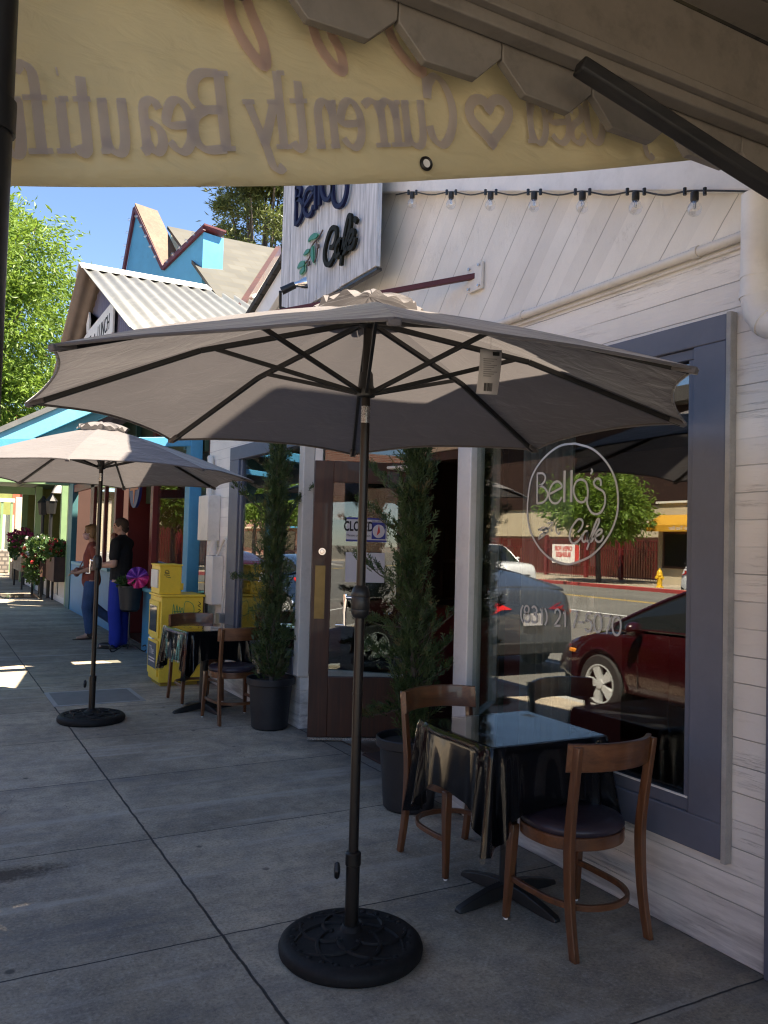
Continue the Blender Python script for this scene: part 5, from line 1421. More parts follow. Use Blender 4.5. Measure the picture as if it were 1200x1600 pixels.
m_ = MB(); m_.prism([(13.02, 5.565), (13.3, 5.715), (13.58, 5.565), (13.58, 5.58), (13.3, 5.73), (13.02, 5.58)], lambda u, v, d: (d, u, v), 1.885, 7.2); lp(m_, "ridge_cap", M['white'])
m_ = MB(); NN = 150; vs = []
y0, y1 = 9.62, 16.98
for i in range(NN + 1):
    y = y0 + (y1 - y0) * i / NN; zt = 5.63 - .468 * abs(y - 13.3); x = 2.25 + .012 * math.cos(2 * math.pi * y / .15)
    vs += [(x, y, 3.2), (x, y, max(3.25, zt - .04))]
m_.add(vs, [(2 * i, 2 * i + 1, 2 * i + 3, 2 * i + 2) for i in range(NN)]); o_ = lp(m_, "gable_panel", M['purple'], angle=80); s = o_.modifiers.new("thickness", 'SOLIDIFY'); s.thickness = .02
m_ = MB(); m_.box(2.27, 7.1, 9.62, 9.72, 3.2, 3.86); m_.box(2.3, 2.40, 9.7, 16.9, 3.15, 3.24); lp(m_, "gable_sidewall", M['purple'])
lp(MB().box(2.86, 2.98, 9.66, 9.74, 3.86, 4.12), "vent_stub", M['redpaint'], bevel=.004)
# white lettered board on the gable
sgn = thing("lunch_sign", "white pointed board lettered AT and LUNCH on the mauve corrugated gable", "sign", (2.2, 13.2, 4.6))
m_ = MB(); m_.prism([(11.95, 4.40), (11.95, 4.86), (12.5, 4.86), (14.2, 4.86), (14.25, 5.02), (14.05, 5.18), (13.95, 5.02), (14.0, 4.86), (14.9, 4.80), (14.9, 4.40)], planeX(2.20), 0, .025); m_.build("board", M['white'], sgn, world=True, smooth=False)
for tx in (bm_text("LUNCH", .34, facing_street(2.174, 12.66, 4.50), .0005, .004, sx=.82), bm_text("&", .2, facing_street(2.174, 13.38, 4.55), .0005, .004), bm_text("AT", .3, facing_street(2.174, 13.9, 4.52), .0005, .004)):
    tx.build("lettering", M['ink'], sgn, world=True, smooth=False)

# ================================================================== zigzag false front and shingled roof behind
ff = thing("false_front_building", "blue zigzag topped false front with red trim bulbs and cream shingled roof", "building", (4, 15, 0))
def fp(mb, name, m, parent=None, **k): return mb.build(name, m, parent or ff, world=True, **k)
fo = Vector((4, 14, 0)); fd = Vector((-.287, .958, 0)); fnn = Vector((-.958, -.287, 0))
ffn = lambda u, v, d: tuple(fo + fd * u + fnn * d + Vector((0, 0, v)))
Z0, ZV, ZP = 6.86, 6.45, 7.86
m_ = MB(); m_.prism([(0, 4.2), (0, Z0), (1.25, ZV), (2.37, ZP), (2.76, 6.5), (2.95, 4.2)], ffn, -.42, 0); fp(m_, "parapet", M['bluepaint'], smooth=False)
m_ = MB(); edge = [(-.06, Z0 + .04), (1.25, ZV + .03), (2.38, ZP + .05), (2.80, 6.5)]
for a, b in zip(edge, edge[1:]):
    p0, p1 = Vector(ffn(a[0], a[1], .03)), Vector(ffn(b[0], b[1], .03)); m_.beam(p0, p1, .05, .075)
fp(m_, "red_trim", M['maroon'])
for a, b, in ((edge[0], edge[1]), (edge[1], edge[2]), (edge[2], edge[3])):
    for k in range(1, 6):
        t = k / 6; m_ = MB(); m_.sphere(ffn(a[0] + (b[0] - a[0]) * t, a[1] + (b[1] - a[1]) * t, .10), .035, 8, 6); fp(m_, "trim_bulb", M['bulb'])
m_ = MB(); m_.prism([(1.27, ZV + .075), (2.37, ZP + .095), (2.37, ZP + .14), (1.27, ZV + .12)], ffn, -.45, .04); fp(m_, "capping_plank", M['plank'], smooth=False)
m_ = MB(); m_.prism([(-.10, Z0 + .08), (1.20, ZV + .085), (1.20, ZV + .112), (-.10, Z0 + .112)], ffn, -.40, .05); fp(m_, "capping_plank", M['maroon'], smooth=False)
m_ = MB(); ra, rb, rc_, rd = Vector((3.9, 12, 4.85)), Vector((3.9, 16.2, 7.6)), Vector((6.23, 16.2, 7.6)), Vector((3.96, 12, 4.85)); up_ = Vector((0, -.03, .05))
m_.add([ra, rb, rc_, rd, ra + up_, rb + up_, rc_ + up_, rd + up_], [(0, 1, 2, 3), (4, 7, 6, 5), (0, 3, 7, 4), (3, 2, 6, 7), (2, 1, 5, 6), (1, 0, 4, 5)]); fp(m_, "shingled_roof", M['shingle'], smooth=False)
fp(MB().beam(rd + up_ * .8, rc_ + up_ * .8, .10, .14), "barge_board", M['doorwood'])
fp(MB().box(4.0, 12, 16.24, 16.4, 4.8, 7.55), "rear_wall", M['offwhite'])
m_ = MB(); m_.box(3.95, 14, 12.4, 16.2, 0, 4.8); fp(m_, "wall", M['bluepaint'])

# ================================================================== green flower shop farther along
gs_ = thing("green_porch_shop", "sage green porch shop with white slatted low wall farther along the pavement", "building", (2.8, 24, 0))
def gp(mb, name, m, parent=None, **k): return mb.build(name, m, parent or gs_, world=True, **k)
for (y, x) in ((19.05, 2.70), (20.75, 2.78), (25.3, 2.70), (29.0, 2.70)): gp(MB().box(x, x + .17, y, y + .17, 0, 2.9), "porch_post", M['greenpaint'], bevel=.008)
m_ = MB(); m_.box(2.69, 2.88, 19.0, 31.0, 2.901, 3.12); gp(m_, "porch_beam", M['dkgreen'])
m_ = MB(); m_.box(.5, 2.68, 19.02, 19.2, 2.62, 2.82).box(.5, 2.68, 25.3, 25.5, 2.66, 2.86).box(.5, .7, 19.21, 31.0, 2.62, 2.82); gp(m_, "cross_beam", M['greenpaint'], bevel=.006)
for y in (19.3, 25.3, 30.6): gp(MB().box(.5, .66, y, y + .16, 0, 2.619), "porch_post", M['greenpaint'], bevel=.008)
gp(MB().box(.2, 9, 22.6, 31.2, 3.125, 3.24), "porch_roof", M['dkgreen'])
m_ = MB(); random.seed(12)
y = 19.22
while y < 29:
    m_.box(2.78, 2.80, y, y + .135, .14, .62); y += .145
gp(m_, "slatted_wall", M['offwhite'])
gp(MB().box(2.765, 2.81, 19.22, 29.0, 0, .139), "skirting", M['white'])
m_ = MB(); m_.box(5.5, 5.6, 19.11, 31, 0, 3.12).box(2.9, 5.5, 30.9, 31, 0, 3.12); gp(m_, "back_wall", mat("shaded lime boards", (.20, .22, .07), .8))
m_ = MB(); m_.box(5.44, 5.495, 20, 22.4, .8, 2.3).box(5.44, 5.495, 23.5, 26.5, .8, 2.3); w_ = gp(m_, "back_window", M['dkgreen'])
m_ = MB(); m_.box(5.43, 5.439, 20.1, 22.3, .9, 2.2).box(5.43, 5.439, 23.6, 26.4, .9, 2.2); m_.build("pane", M['glass'], w_, world=True)
m_ = MB()
for i in range(22):
    a = R(90 * i / 21); m_.tube([(3.2 + .5 * (i % 5) * .2, 19.6 + .9 * i / 21, 0.4 + (i % 3) * .3), (3.0 + .06 * math.sin(i), 19.5 + .7 * i / 21, 2.4 + .3 * math.sin(i * 2.2))], .012, 5)
vt = thing("trellis", "tangle of dry vine stems on a trellis behind the nearest green post", "trellis", (3.1, 19.8, 0)); m_.build("stems", M['lightwood'], vt, world=True)
def lantern(y, x, label):
    t = thing("lamp_post", label, "lamp post", (x, y, 0), 0, "black lantern posts by the flower boxes")
    MB().tube([(0, 0, 0), (0, 0, 2.05)], .042, 10).build("post", M['black'], t)
    m = MB(); m.lathe([(.02, 2.05), (.10, 2.06), (.13, 2.36), (.15, 2.37), (.05, 2.5), (.02, 2.55)], (0, 0, 0), 6); m.build("lantern", M['black'], t)
    m = MB(); m.lathe([(.09, 2.08), (.115, 2.34)], (0, 0, 0), 6); m.build("glass", M['glass'], t)
lantern(23.2, 2.66, "black lantern post beside the white flowers, left one of the pair"); lantern(21.75, 2.68, "black lantern post next to the dark planter box, right one of the pair")
def planter(name, label, x0, x1, y0, y1, z0, z1, mw, fol, blooms, seed, legs=False):
    t = thing(name, label, "planter", ((x0 + x1) / 2, (y0 + y1) / 2, z0))
    m = MB(); th = .03
    m.box(x0, x0 + th, y0, y1, z0, z1).box(x1 - th, x1, y0, y1, z0, z1).box(x0 + th, x1 - th, y0, y0 + th, z0, z1).box(x0 + th, x1 - th, y1 - th, y1, z0, z1).box(x0 + th, x1 - th, y0 + th, y1 - th, z0, z1 - .06)
    m.build("box", mw, t, world=True, bevel=.004)
    if legs:
        for y in (y0 + .05, y1 - .1):
            for xa in (x0 + .02, x1 - .07): MB().box(xa, xa + .05, y, y + .05, 0, z0 - .001).build("stand_leg", M['black'], t, world=True)
    f = MB()
    for (c, rx, ry, rz, n) in fol: f.add(*leaf_cluster(c, rx, ry, rz, n, .11, seed + n, .3, .7))
    f.build("foliage", M['deepleaf'], t, world=True, smooth=False)
    rnd = random.Random(seed)
    for (mt, nm, c, rx, ry, rz, n, r) in blooms:
        b = MB()
        for _ in range(n):
            q = Vector((rnd.uniform(-1, 1), rnd.uniform(-1, 1), rnd.uniform(-1, 1))); q = q.normalized() * rnd.uniform(.6, 1.05)
            p = Vector(c) + Vector((q.x * rx, q.y * ry, q.z * rz))
            for k in range(9):
                d = Vector((rnd.gauss(0, 1), rnd.gauss(0, 1), rnd.gauss(0, 1))).normalized(); s = d.orthogonal().normalized() * r * .45; w = d.cross(s)
                e = p + d * r * .75; b.add([e + s + w, e + s - w, e - s - w, e - s + w], [(0, 1, 2, 3)])
        b.build(nm, mt, t, world=True, smooth=False)
    return t
planter("planter_box", "dark red brown planter box of red geraniums hung beside the nearest green post", 2.48, 2.76, 19.28, 20.6, .52, 1.06, M['boxwood'],
        [((2.62, 19.95, 1.2), .24, .7, .2, 500)], [(M['petalred'], "red_bloom", (2.60, 19.9, 1.28), .24, .66, .16, 90, .042)], 21)
planter("planter_box", "planter with white and red geraniums spilling over, standing on black legs", 2.40, 2.74, 21.0, 23.0, .55, .92, M['boxwood'],
        [((2.52, 21.9, 1.12), .38, 1.0, .36, 1300), ((2.36, 21.6, .72), .22, .6, .36, 600)],
        [(M['petalwhite'], "white_bloom", (2.44, 22.1, 1.15), .40, 1.0, .36, 40, .055), (M['petalred'], "red_bloom", (2.40, 21.7, .98), .40, .9, .36, 50, .045)], 31, True)
planter("planter_box", "pale wooden planter with magenta flowers beyond the white geraniums", 2.36, 2.72, 25.0, 27.4, .5, .92, M['lightwood'],
        [((2.5, 26.2, 1.15), .36, 1.3, .36, 900)], [(M['petalpink'], "magenta_bloom", (2.46, 26.4, 1.38), .36, 1.2, .34, 90, .06)], 41, True)
planter("planter_box", "plain square wooden planter with spiky green plant by the white post", 2.62, 3.35, 30.6, 31.6, 0.0, .58, M['lightwood'],
        [((2.95, 31.1, .95), .34, .45, .42, 500)], [], 51)
lmp = thing("paper_bell", "pale hanging paper shade under the green porch", "lamp shade", (3.0, 22.8, 2.5))
MB().lathe([(.05, 3.1), (.06, 2.95), (.16, 2.72), (.2, 2.62)], (3.0, 22.8, 0), 20).build("shade", M['paper'], lmp, world=True)
MB().box(1.70, 2.55, 21.9, 23.2, .0005, .012).build("door_mat", M['bandwood'], label="thin reddish mat lying on the pavement by the flower planters", category="mat")
lw_ = thing("lime_wall", "lime yellow board wall with a dark stair rail beyond the flower shop", "wall", (4, 33, 0))
MB().box(2.98, 6.5, 33.0, 33.2, 0, 2.85).build("boards", M['limewall'], lw_, world=True)
MB().box(2.98, 6.5, 32.93, 32.99, 2.86, 3.06).build("cap", M['redpaint'], lw_, world=True)
m_ = MB(); m_.tube([(3.0, 32.9, .9), (3.9, 32.9, 2.05), (4.8, 32.9, 2.05)], .03, 6)
for x in (3.9, 4.2, 4.5): m_.tube([(x, 32.9, .5), (x, 32.9, 2.05)], .022, 6)
m_.build("rail", M['black'], lw_, world=True)
wp = MB().box(2.80, 3.0, 32.4, 32.58, 0, 2.86).build("porch_post", M['cream'], label="cream painted post standing between stone planter and lime wall", category="post", bevel=.01)
st_ = thing("stone_pier", "low wall of round river stones at the far end of the pavement", "wall", (2.4, 35.5, 0))
MB().box(1.2, 2.9, 35.3, 36.0, 0, .92).build("pier", M['stone'], st_, world=True, bevel=.05)
tf = thing("timber_fence", "far green timber fence of thin upright posts behind the stone wall", "fence", (2.4, 36, 0))
for x in (1.55, 1.9, 2.25, 2.6, 2.95): MB().box(x, x + .09, 36.3, 36.4, 0, 2.8).build("post", M['greenpaint'], tf, world=True)
m_ = MB(); m_.box(1.2, 3.1, 36.42, 36.46, 0, 2.3).box(1.2, 3.1, 36.28, 36.299, 2.8, 2.95); m_.build("panel", M['offwhite'], tf, world=True)
cbld = thing("stucco_building", "tall far building painted in olive, terracotta and white bands", "building", (6, 48, 0))
for (x0, x1, m, n, z) in ((1.9, 3.72, M['olive'], "olive_wall", 7.8), (3.73, 4.42, M['terracotta'], "terracotta_wall", 7.6), (4.43, 5.3, M['cream'], "cream_wall", 7.1), (5.31, 9, M['terracotta'], "terracotta_wall", 6.2)):
    MB().box(x0, x1, 45, 54, 0, z).build(n, m, cbld, world=True)
m_ = MB(); m_.box(3.3, 4.5, 44.7, 44.99, 6.55, 6.75); m_.beam((3.2, 44.6, 6.2), (3.9, 44.6, 6.75), .1, .12); m_.build("wall_bracket", M['redpaint'], cbld, world=True)
bb_ = thing("far_building", "low pale building closing the street far beyond the shops", "building", (4, 95, 0))
MB().box(-30, 16, 96, 100, -.2, 6).build("wall", M['tanwall'], bb_, world=True); MB().box(-30.2, 16.2, 95.7, 100.2, 6.0, 6.3).build("roof", M['darkroof'], bb_, world=True)

# ================================================================== trees
def make_tree(name, label, loc, h, trunk_r, crown, nleaf, leafL, lm, seed, droop=.25, w=.34, group=None, limbs=7, wl=None):
    rnd = random.Random(seed); t = thing(name, label, "tree", loc, 0, group)
    m = MB(); top = Vector((rnd.uniform(-.2, .2), rnd.uniform(-.2, .2), h * .55))
    m.tube([tuple(p) for p in catmull([(0, 0, -.05), (.04, .02, h * .2), (.0, .06, h * .38), tuple(top)], 4)], [trunk_r * (1.15 - .6 * i / 12) for i in range(13)], 10)
    tips = []
    for (c, r, n) in crown:
        c = Vector(c)
        for k in range(limbs):
            a = rnd.uniform(0, 6.28); d = Vector((math.cos(a), math.sin(a), rnd.uniform(-.4, .9))).normalized()
            e = c + Vector((d.x * r[0], d.y * r[1], d.z * r[2])) * rnd.uniform(.55, .95)
            b = Vector((0, 0, h * rnd.uniform(.3, .5)))
            mid = b.lerp(e, .5) + Vector((rnd.gauss(0, .15), rnd.gauss(0, .15), .2))
            m.tube([tuple(p) for p in catmull([b, mid, e], 4)], [trunk_r * .42 * (1 - .85 * i / 8) for i in range(9)], 6); tips.append((e, r))
    m.build("trunk", M['bark'], t)
    vs = []; fs = []
    clumps = []
    for (c, r, n) in crown:
        for _ in range(n):
            while True:
                q = Vector((rnd.uniform(-1, 1), rnd.uniform(-1, 1), rnd.uniform(-1, 1)))
                if .35 < q.length <= 1: break
            q *= 1 + rnd.gauss(0, .05)
            clumps.append((Vector(c) + Vector((q.x * r[0], q.y * r[1], q.z * r[2])), q.normalized()))
    per = max(6, nleaf // max(1, len(clumps)))
    for c, dirn in clumps:
        sp = rnd.uniform(.16, .34) * (crown[0][1][0] / 2.2)
        for _ in range(per):
            p = c + Vector((rnd.gauss(0, sp), rnd.gauss(0, sp), rnd.gauss(0, sp * .7)))
            d = (dirn * .6 + Vector((rnd.gauss(0, .6), rnd.gauss(0, .6), rnd.gauss(-droop, .45)))).normalized()
            s = d.orthogonal().normalized(); s = Matrix.Rotation(rnd.uniform(0, 6.28), 3, d) @ s
            l = leafL * rnd.uniform(.65, 1.35); k = len(vs); nn = d.cross(s) * l * .1
            vs += [p, p + d * l * .45 + s * l * w * .5 + nn, p + d * l, p + d * l * .45 - s * l * w * .5 + nn]; fs.append((k, k + 1, k + 2, k + 3))
    f = MB(); f.add(vs, fs); f.build("crown", lm, t, smooth=False)
    return t
make_tree("street_tree", "bright green street tree rising left of the corrugated gable", (-.15, 25, 0), 9.6, .20,
          [((1.05, 0, 9.0), (2.5, 2.7, 2.2), 150), ((2.0, -.4, 6.9), (1.65, 2.0, 1.9), 95), ((-.6, .2, 7.4), (2.4, 2.6, 2.6), 90), ((1.75, -.3, 5.3), (1.6, 1.6, 1.0), 60)], 46000, .18, M['leaf'], 4, .35, .32)
make_tree("conifer_tree", "dark conifer rising behind the shingled roof beside the plank sign", (14.6, 40, 0), 22, .4,
          [((0, 0, 17.6), (3.0, 3.0, 4.5), 120), ((-.5, 0, 13.0), (3.7, 3.7, 3.0), 110), ((0, 0, 21.5), (1.6, 1.6, 2.4), 50)], 40000, .34, M['needle'], 8, .1, .22)
def dup_tree(src, loc, rz, label, sc=1.0):
    c = copy_tree(src); c.location = loc; c.rotation_euler.z = rz; c.scale = (sc, sc, sc); c["label"] = label; return c

# ================================================================== cars (seen reflected in the shop windows)
def make_car(name, label, loc, rotz, paint, kind='sedan', group="cars parked along the kerb"):
    t = thing(name, label, "car", loc, rotz, group)
    # local: +y is the front, z up, wheels on z=0
    L2 = 2.2; hw = .875
    if kind == 'hatch':
        top = [(-2.15, .66), (-2.10, .86), (-1.8, .98), (-1.0, .96), (.6, .93), (1.0, .90), (1.5, .84), (1.9, .73), (2.10, .60), (2.17, .46)]
        roof = [(-2.0, .99), (-1.75, 1.16), (-1.2, 1.37), (-.5, 1.46), (.1, 1.45), (.5, 1.34), (1.05, 1.06), (1.28, .915)]
    elif kind == 'pickup':
        top = [(-2.5, .98), (-2.45, 1.05), (-1.2, 1.05), (-.8, 1.05), (.8, 1.05), (1.2, 1.05), (2.0, 1.0), (2.3, .9), (2.42, .7), (2.45, .5)]
        roof = [(-1.0, 1.06), (-.9, 1.4), (-.75, 1.72), (-.1, 1.78), (.4, 1.72), (.95, 1.2), (1.1, 1.06)]; L2 = 2.45; hw = .95
    else:
        top = [(-2.2, .62), (-2.16, .92), (-2.05, 1.10), (-1.7, 1.12), (-1.2, 1.06), (.6, .92), (1.0, .90), (1.5, .83), (1.95, .72), (2.15, .58), (2.2, .46)]
        roof = [(-1.95, 1.12), (-1.5, 1.22), (-.9, 1.36), (-.3, 1.41), (.2, 1.38), (.6, 1.24), (1.0, 1.02), (1.15, .91)]
    T = [tuple(p) for p in catmull([(0, y, z) for y, z in top], 4)]
    def half(y):
        e = max(0.0, abs(y) - (L2 - .75)) / .75
        return hw * (1 - .20 * e ** 2.2)
    vs = []; n = 0
    for _, y, z in T:
        w = half(y); zb = .20 + .10 * max(0.0, (abs(y) - (L2 - .45)) / .45) ; h = z - zb
        prof = [(0, zb), (w * .80, zb), (w * .955, zb + .07), (w * .985, zb + h * .25), (w, zb + h * .52), (w * .992, zb + h * .70), (w * .975, zb + h * .84), (w * .93, zb + h * .945), (w * .80, zb + h * .995), (w * .45, zb + h * 1.02), (0, zb + h * 1.025)]
        full = prof + [(-x, q) for x, q in prof[-2:0:-1]]; n = len(full)
        vs += [(x, y, q) for x, q in full]
    N = len(T); fs = [(i * n + k, i * n + (k + 1) % n, (i + 1) * n + (k + 1) % n, (i + 1) * n + k) for i in range(N - 1) for k in range(n)]
    fs += [tuple(range(n))[::-1], tuple((N - 1) * n + k for k in range(n))]
    m = MB(); m.add(vs, fs); body = m.build("body", paint, t, angle=40)
    # wheel wells
    wy = (1.38, -1.32) if kind != 'pickup' else (1.55, -1.5); wr = .305 if kind != 'pickup' else .37
    cutters = []
    c = MB()
    for y in wy:
        for s in (-1, 1): c.cyl((s * (hw + .2), y, wr), (s * (hw - .25), y, wr), wr + .055, None, 32)
    co = c.build("cut", M['tyre']); bo = body.modifiers.new("wells", 'BOOLEAN'); bo.operation = 'DIFFERENCE'; bo.solver = 'EXACT'; bo.object = co
    bpy.context.view_layer.update(); dg = bpy.context.evaluated_depsgraph_get()
    co.matrix_world = t.matrix_world.copy(); co.location = loc; co.rotation_euler = (0, 0, rotz)
    bpy.context.view_layer.update(); dg = bpy.context.evaluated_depsgraph_get()
    me = bpy.data.meshes.new_from_object(body.evaluated_get(dg)); body.modifiers.clear(); body.data = me
    bpy.data.objects.remove(co, do_unlink=True)
    me.polygons.foreach_set("use_smooth", [True] * len(me.polygons)); me.set_sharp_from_angle(angle=R(40))
    # greenhouse: dark glass shell, painted roof skin and pillars
    G = [tuple(p) for p in catmull([(0, y, z) for y, z in roof], 4)]
    belt = lambda y: next((z0 + (z1 - z0) * (y - y0) / (y1 - y0) for (_, y0, z0), (_, y1, z1) in zip(T, T[1:]) if y0 <= y <= y1), .9)
    vs = []; n = 9
    zmax = max(z for _, _, z in G)
    for _, y, z in G:
        b = belt(y) - .02; hh = max(.001, z - b); wb = half(y) * .93; wtp = wb - .26 * hh / max(.2, zmax - .95) * 1.0
        for x, q in ((wb, b), ((wb * 2 + wtp) / 3, b + hh * .36), ((wb + wtp * 2) / 3, b + hh * .70), (wtp, b + hh * .90), (wtp * .82, b + hh * .985)): vs.append((x, y, q))
        vs.append((0, y, z + .012)); 
        for x, q in ((wtp * .82, b + hh * .985), (wtp, b + hh * .90), ((wb + wtp * 2) / 3, b + hh * .70), ((wb * 2 + wtp) / 3, b + hh * .36), (wb, b)): vs.append((-x, y, q))
    n = 11; N = len(G)
    allf = [(i * n + k, i * n + k + 1, (i + 1) * n + k + 1, (i + 1) * n + k) for i in range(N - 1) for k in range(n - 1)]
    def is_roof(i, k):
        y = (G[i][1] + G[i + 1][1]) / 2
        slope = abs((G[i + 1][2] - G[i][2]) / max(1e-4, G[i + 1][1] - G[i][1]))
        if 3 <= k <= 6: return slope < .30
        pill = abs(y - (.02 if kind != 'pickup' else -.1)) < .05 or i <= 1 or i >= N - 2
        return pill or k in ()
    m = MB(); m.add(vs, allf); gl = m.build("windows", M['darkglass'], t, angle=50)
    m = MB(); m.add([(Vector(v) + Vector((v[0], 0, v[2] - .9)).normalized() * .012) for v in vs], [f for f in allf if is_roof(f[0] // n, f[0] % n)] ); rf = m.build("roof", paint, t, angle=50)
    s = rf.modifiers.new("thickness", 'SOLIDIFY'); s.thickness = .012; s.offset = 0
    # pillars along the glass edge
    m = MB()
    for sg in (-1, 1):
        m.tube([Vector((sg * abs(vs[i * n + 3][0]), vs[i * n + 3][1], vs[i * n + 3][2])) for i in range(N)], .022, 6)
        m.tube([Vector((sg * (abs(vs[i * n][0]) + .004), vs[i * n][1], vs[i * n][2] + .01)) for i in range(N)], .014, 6)
    m.build("pillar_trim", paint, t)
    for y in wy:
        for s in (-1, 1):
            wm = MB(Matrix.Translation((s * (hw - .11), y, wr)) @ Matrix.Rotation(R(90), 4, 'Y'))
            wm.lathe([(wr * .66, -.10), (wr * .93, -.10), (wr, -.075), (wr, .075), (wr * .93, .10), (wr * .66, .10), (wr * .64, .06), (wr * .64, -.06), (wr * .66, -.10)], (0, 0, 0), 36, caps=False); ty = wm.build("wheel", M['tyre'], t)
            rm = MB(Matrix.Translation((s * (hw - .11), y, wr)) @ Matrix.Rotation(R(90) * s, 4, 'Y'))
            rm.lathe([(wr * .655, .085), (wr * .67, .104), (wr * .62, .104), (wr * .61, .06)], (0, 0, 0), 36, caps=False)
            for k in range(5):
                a = k * 2 * math.pi / 5 + .3
                for da, r0, r1 in ((0, .05, .64),):
                    ca, sa = math.cos(a), math.sin(a)
                    q = [(.02, -.022), (r1 * wr, -.058), (r1 * wr, .058), (.02, .022)]
                    rm.prism([(u * ca - v * sa, u * sa + v * ca) for u, v in q], lambda u, v, d: (u, v, d), .05, .098)
            rm.lathe([(.05, .06), (.05, .108), (.001, .112)], (0, 0, 0), 20)
            rm.build("rim", M['alloy'], ty)
            dm_ = MB(Matrix.Translation((s * (hw - .11), y, wr)) @ Matrix.Rotation(R(90) * s, 4, 'Y')); dm_.lathe([(wr * .645, .03), (.001, .028)], (0, 0, 0), 30); dm_.build("brake_disc", M['tyre'], ty)
            am = MB()
            am.tube([(s * (hw * .985), y + (wr + .058) * math.cos(b), wr + (wr + .058) * math.sin(b)) for b in [R(-5) + R(190) * i / 24 for i in range(25)]], .012, 6); am.build("wheel_arch", paint, ty)
    # lamps, plate, mirrors, bumpers
    for s in (-1, 1):
        m = MB()
        if kind == 'sedan':
            pts = [(.30, -2.10, .90), (.52, -2.125, .955), (.70, -2.06, .985), (.82, -1.90, 1.0), (.845, -1.72, 1.0), (.85, -1.72, .955), (.845, -1.9, .90), (.80, -2.06, .83), (.66, -2.15, .80), (.50, -2.17, .87), (.32, -2.15, .87)]
            pts = [(s * x, y - .035, z) for x, y, z in pts]; q = [(x * 1.0 + s * .02, y + .10, z) for x, y, z in pts]
            nn_ = len(pts); m.add(pts + q, [tuple(range(nn_)), tuple(range(nn_, 2 * nn_))[::-1]] + [(i, (i + 1) % nn_, nn_ + (i + 1) % nn_, nn_ + i) for i in range(nn_)])
        else:
            m.obox((s * .70, -L2 + (.12 if kind == 'hatch' else -.0), .76 if kind == 'hatch' else .84), (.16, .10, .20))
        m.build("taillight", M['tail'], t, bevel=.01)
        m = MB(); hz = .62 if kind != 'pickup' else .82
        pts = [(s * .48, L2 - .09, hz - .05), (s * .66, L2 - .16, hz - .03), (s * .80, L2 - .42, hz + .07), (s * .78, L2 - .55, hz + .115), (s * .62, L2 - .27, hz + .09), (s * .47, L2 - .12, hz + .03)]
        pts = [(x * 1.02, y + .03, z) for x, y, z in pts]; q = [(x * .94, y - .08, z - .01) for x, y, z in pts]; nn_ = len(pts)
        m.add(pts + q, [tuple(range(nn_)), tuple(range(nn_, 2 * nn_))[::-1]] + [(i, (i + 1) % nn_, nn_ + (i + 1) % nn_, nn_ + i) for i in range(nn_)])
        m.build("headlight", M['chrome'], t, bevel=.008)
        m = MB(); m.obox((s * .80, L2 - .40, hz - .02), (.08, .16, .05)); m.build("indicator", M['amber'], t, bevel=.012)
        m = MB(); mz = .93 if kind != 'pickup' else 1.2; m.sphere((s * (hw + .09), .82, mz), .10, 14, 10, (1, .62, .72)); m.obox((s * (hw - .03), .85, mz - .05), (.16, .06, .05)); m.build("mirror", paint, t)
        m = MB(); m.obox((s * (hw * .985), .0, .80), (.012, .10, .025)); m.build("door_handle", M['chrome'] if kind == 'pickup' else paint, t, bevel=.004)
        m = MB()
        for y in (.85, -.12, -1.0): m.obox((s * (hw * .992), y, .60), (.012, .007, .52))
        m.build("door_gap", M['ink'], t)
    m = MB(); m.obox((0, -L2 - .0, .36), (1.35, .08, .16)); m.build("rear_bumper", M['tyre'], t, bevel=.02)
    m = MB(); m.obox((0, L2 - .01, .30), (1.2, .06, .14)); m.obox((0, L2 - .02, .50), (.9, .05, .07)); m.build("grille", M['tyre'], t, bevel=.02)
    pz = .74 if kind == 'sedan' else .62
    m = MB(); m.obox((0, -L2 - .035, pz), (.32, .015, .16)); m.build("plate", M['paper'], t, bevel=.004)
    return t
make_car("parked_car", "dark red hatchback parked at the near kerb, seen reflected in the big shop window", (-1.50, 5.12, -.15), 0, M['carred'], 'hatch')
make_car("parked_car", "silver sedan parked ahead of the dark red one, reflected in the shop window", (-1.58, 10.98, -.15), R(0), M['carsilver'], 'sedan')
make_car("parked_car", "white pickup truck across the street, seen reflected beside the corner post", (-17, 30.9, -.15), R(180), M['carwhite'], 'pickup', "cars on the far side of the street")
make_car("parked_car", "blue sedan parked far along the near kerb, reflected in the cafe's side window", (-1.6, 16.6, -.15), 0, M['carblue'], 'sedan')
make_car("parked_car", "red sedan parked farthest along the near kerb, ahead of the blue one", (-1.6, 22.4, -.15), 0, M['carred'], 'sedan')
make_car("parked_car", "white sedan parked across the street by the yellow awning", (-19.9, 19.6, -.15), R(180), M['carwhite'], 'sedan', "cars on the far side of the street")

# ================================================================== the far side of the street
tb = thing("tan_shop", "low tan shop with an orange yellow awning across the street", "building", (-25, 24, 0))
def tp_(mb, n, m, parent=None, **k): return mb.build(n, m, parent or tb, world=True, **k)
tp_(MB().box(-34, -25, 14, 28.3, 0, 3.8), "wall", M['tanwall'])
tp_(MB().box(-34, -24.9, 13.95, 28.4, 3.801, 3.9), "parapet_cap", M['offwhite'])
m_ = MB(); m_.box(-24.99, -24.9, 20.5, 27.95, .75, .85).box(-24.99, -24.9, 20.5, 27.95, 2.35, 2.45).box(-24.99, -24.9, 27.85, 27.95, .85, 2.35).box(-24.99, -24.9, 24.2, 24.3, .85, 2.35).box(-24.99, -24.9, 20.5, 20.6, .85, 2.35)
w_ = tp_(m_, "window", M['doorwood']); MB().box(-24.98, -24.95, 20.6, 27.85, .85, 2.35).build("pane", M['darkglass'], w_, world=True)
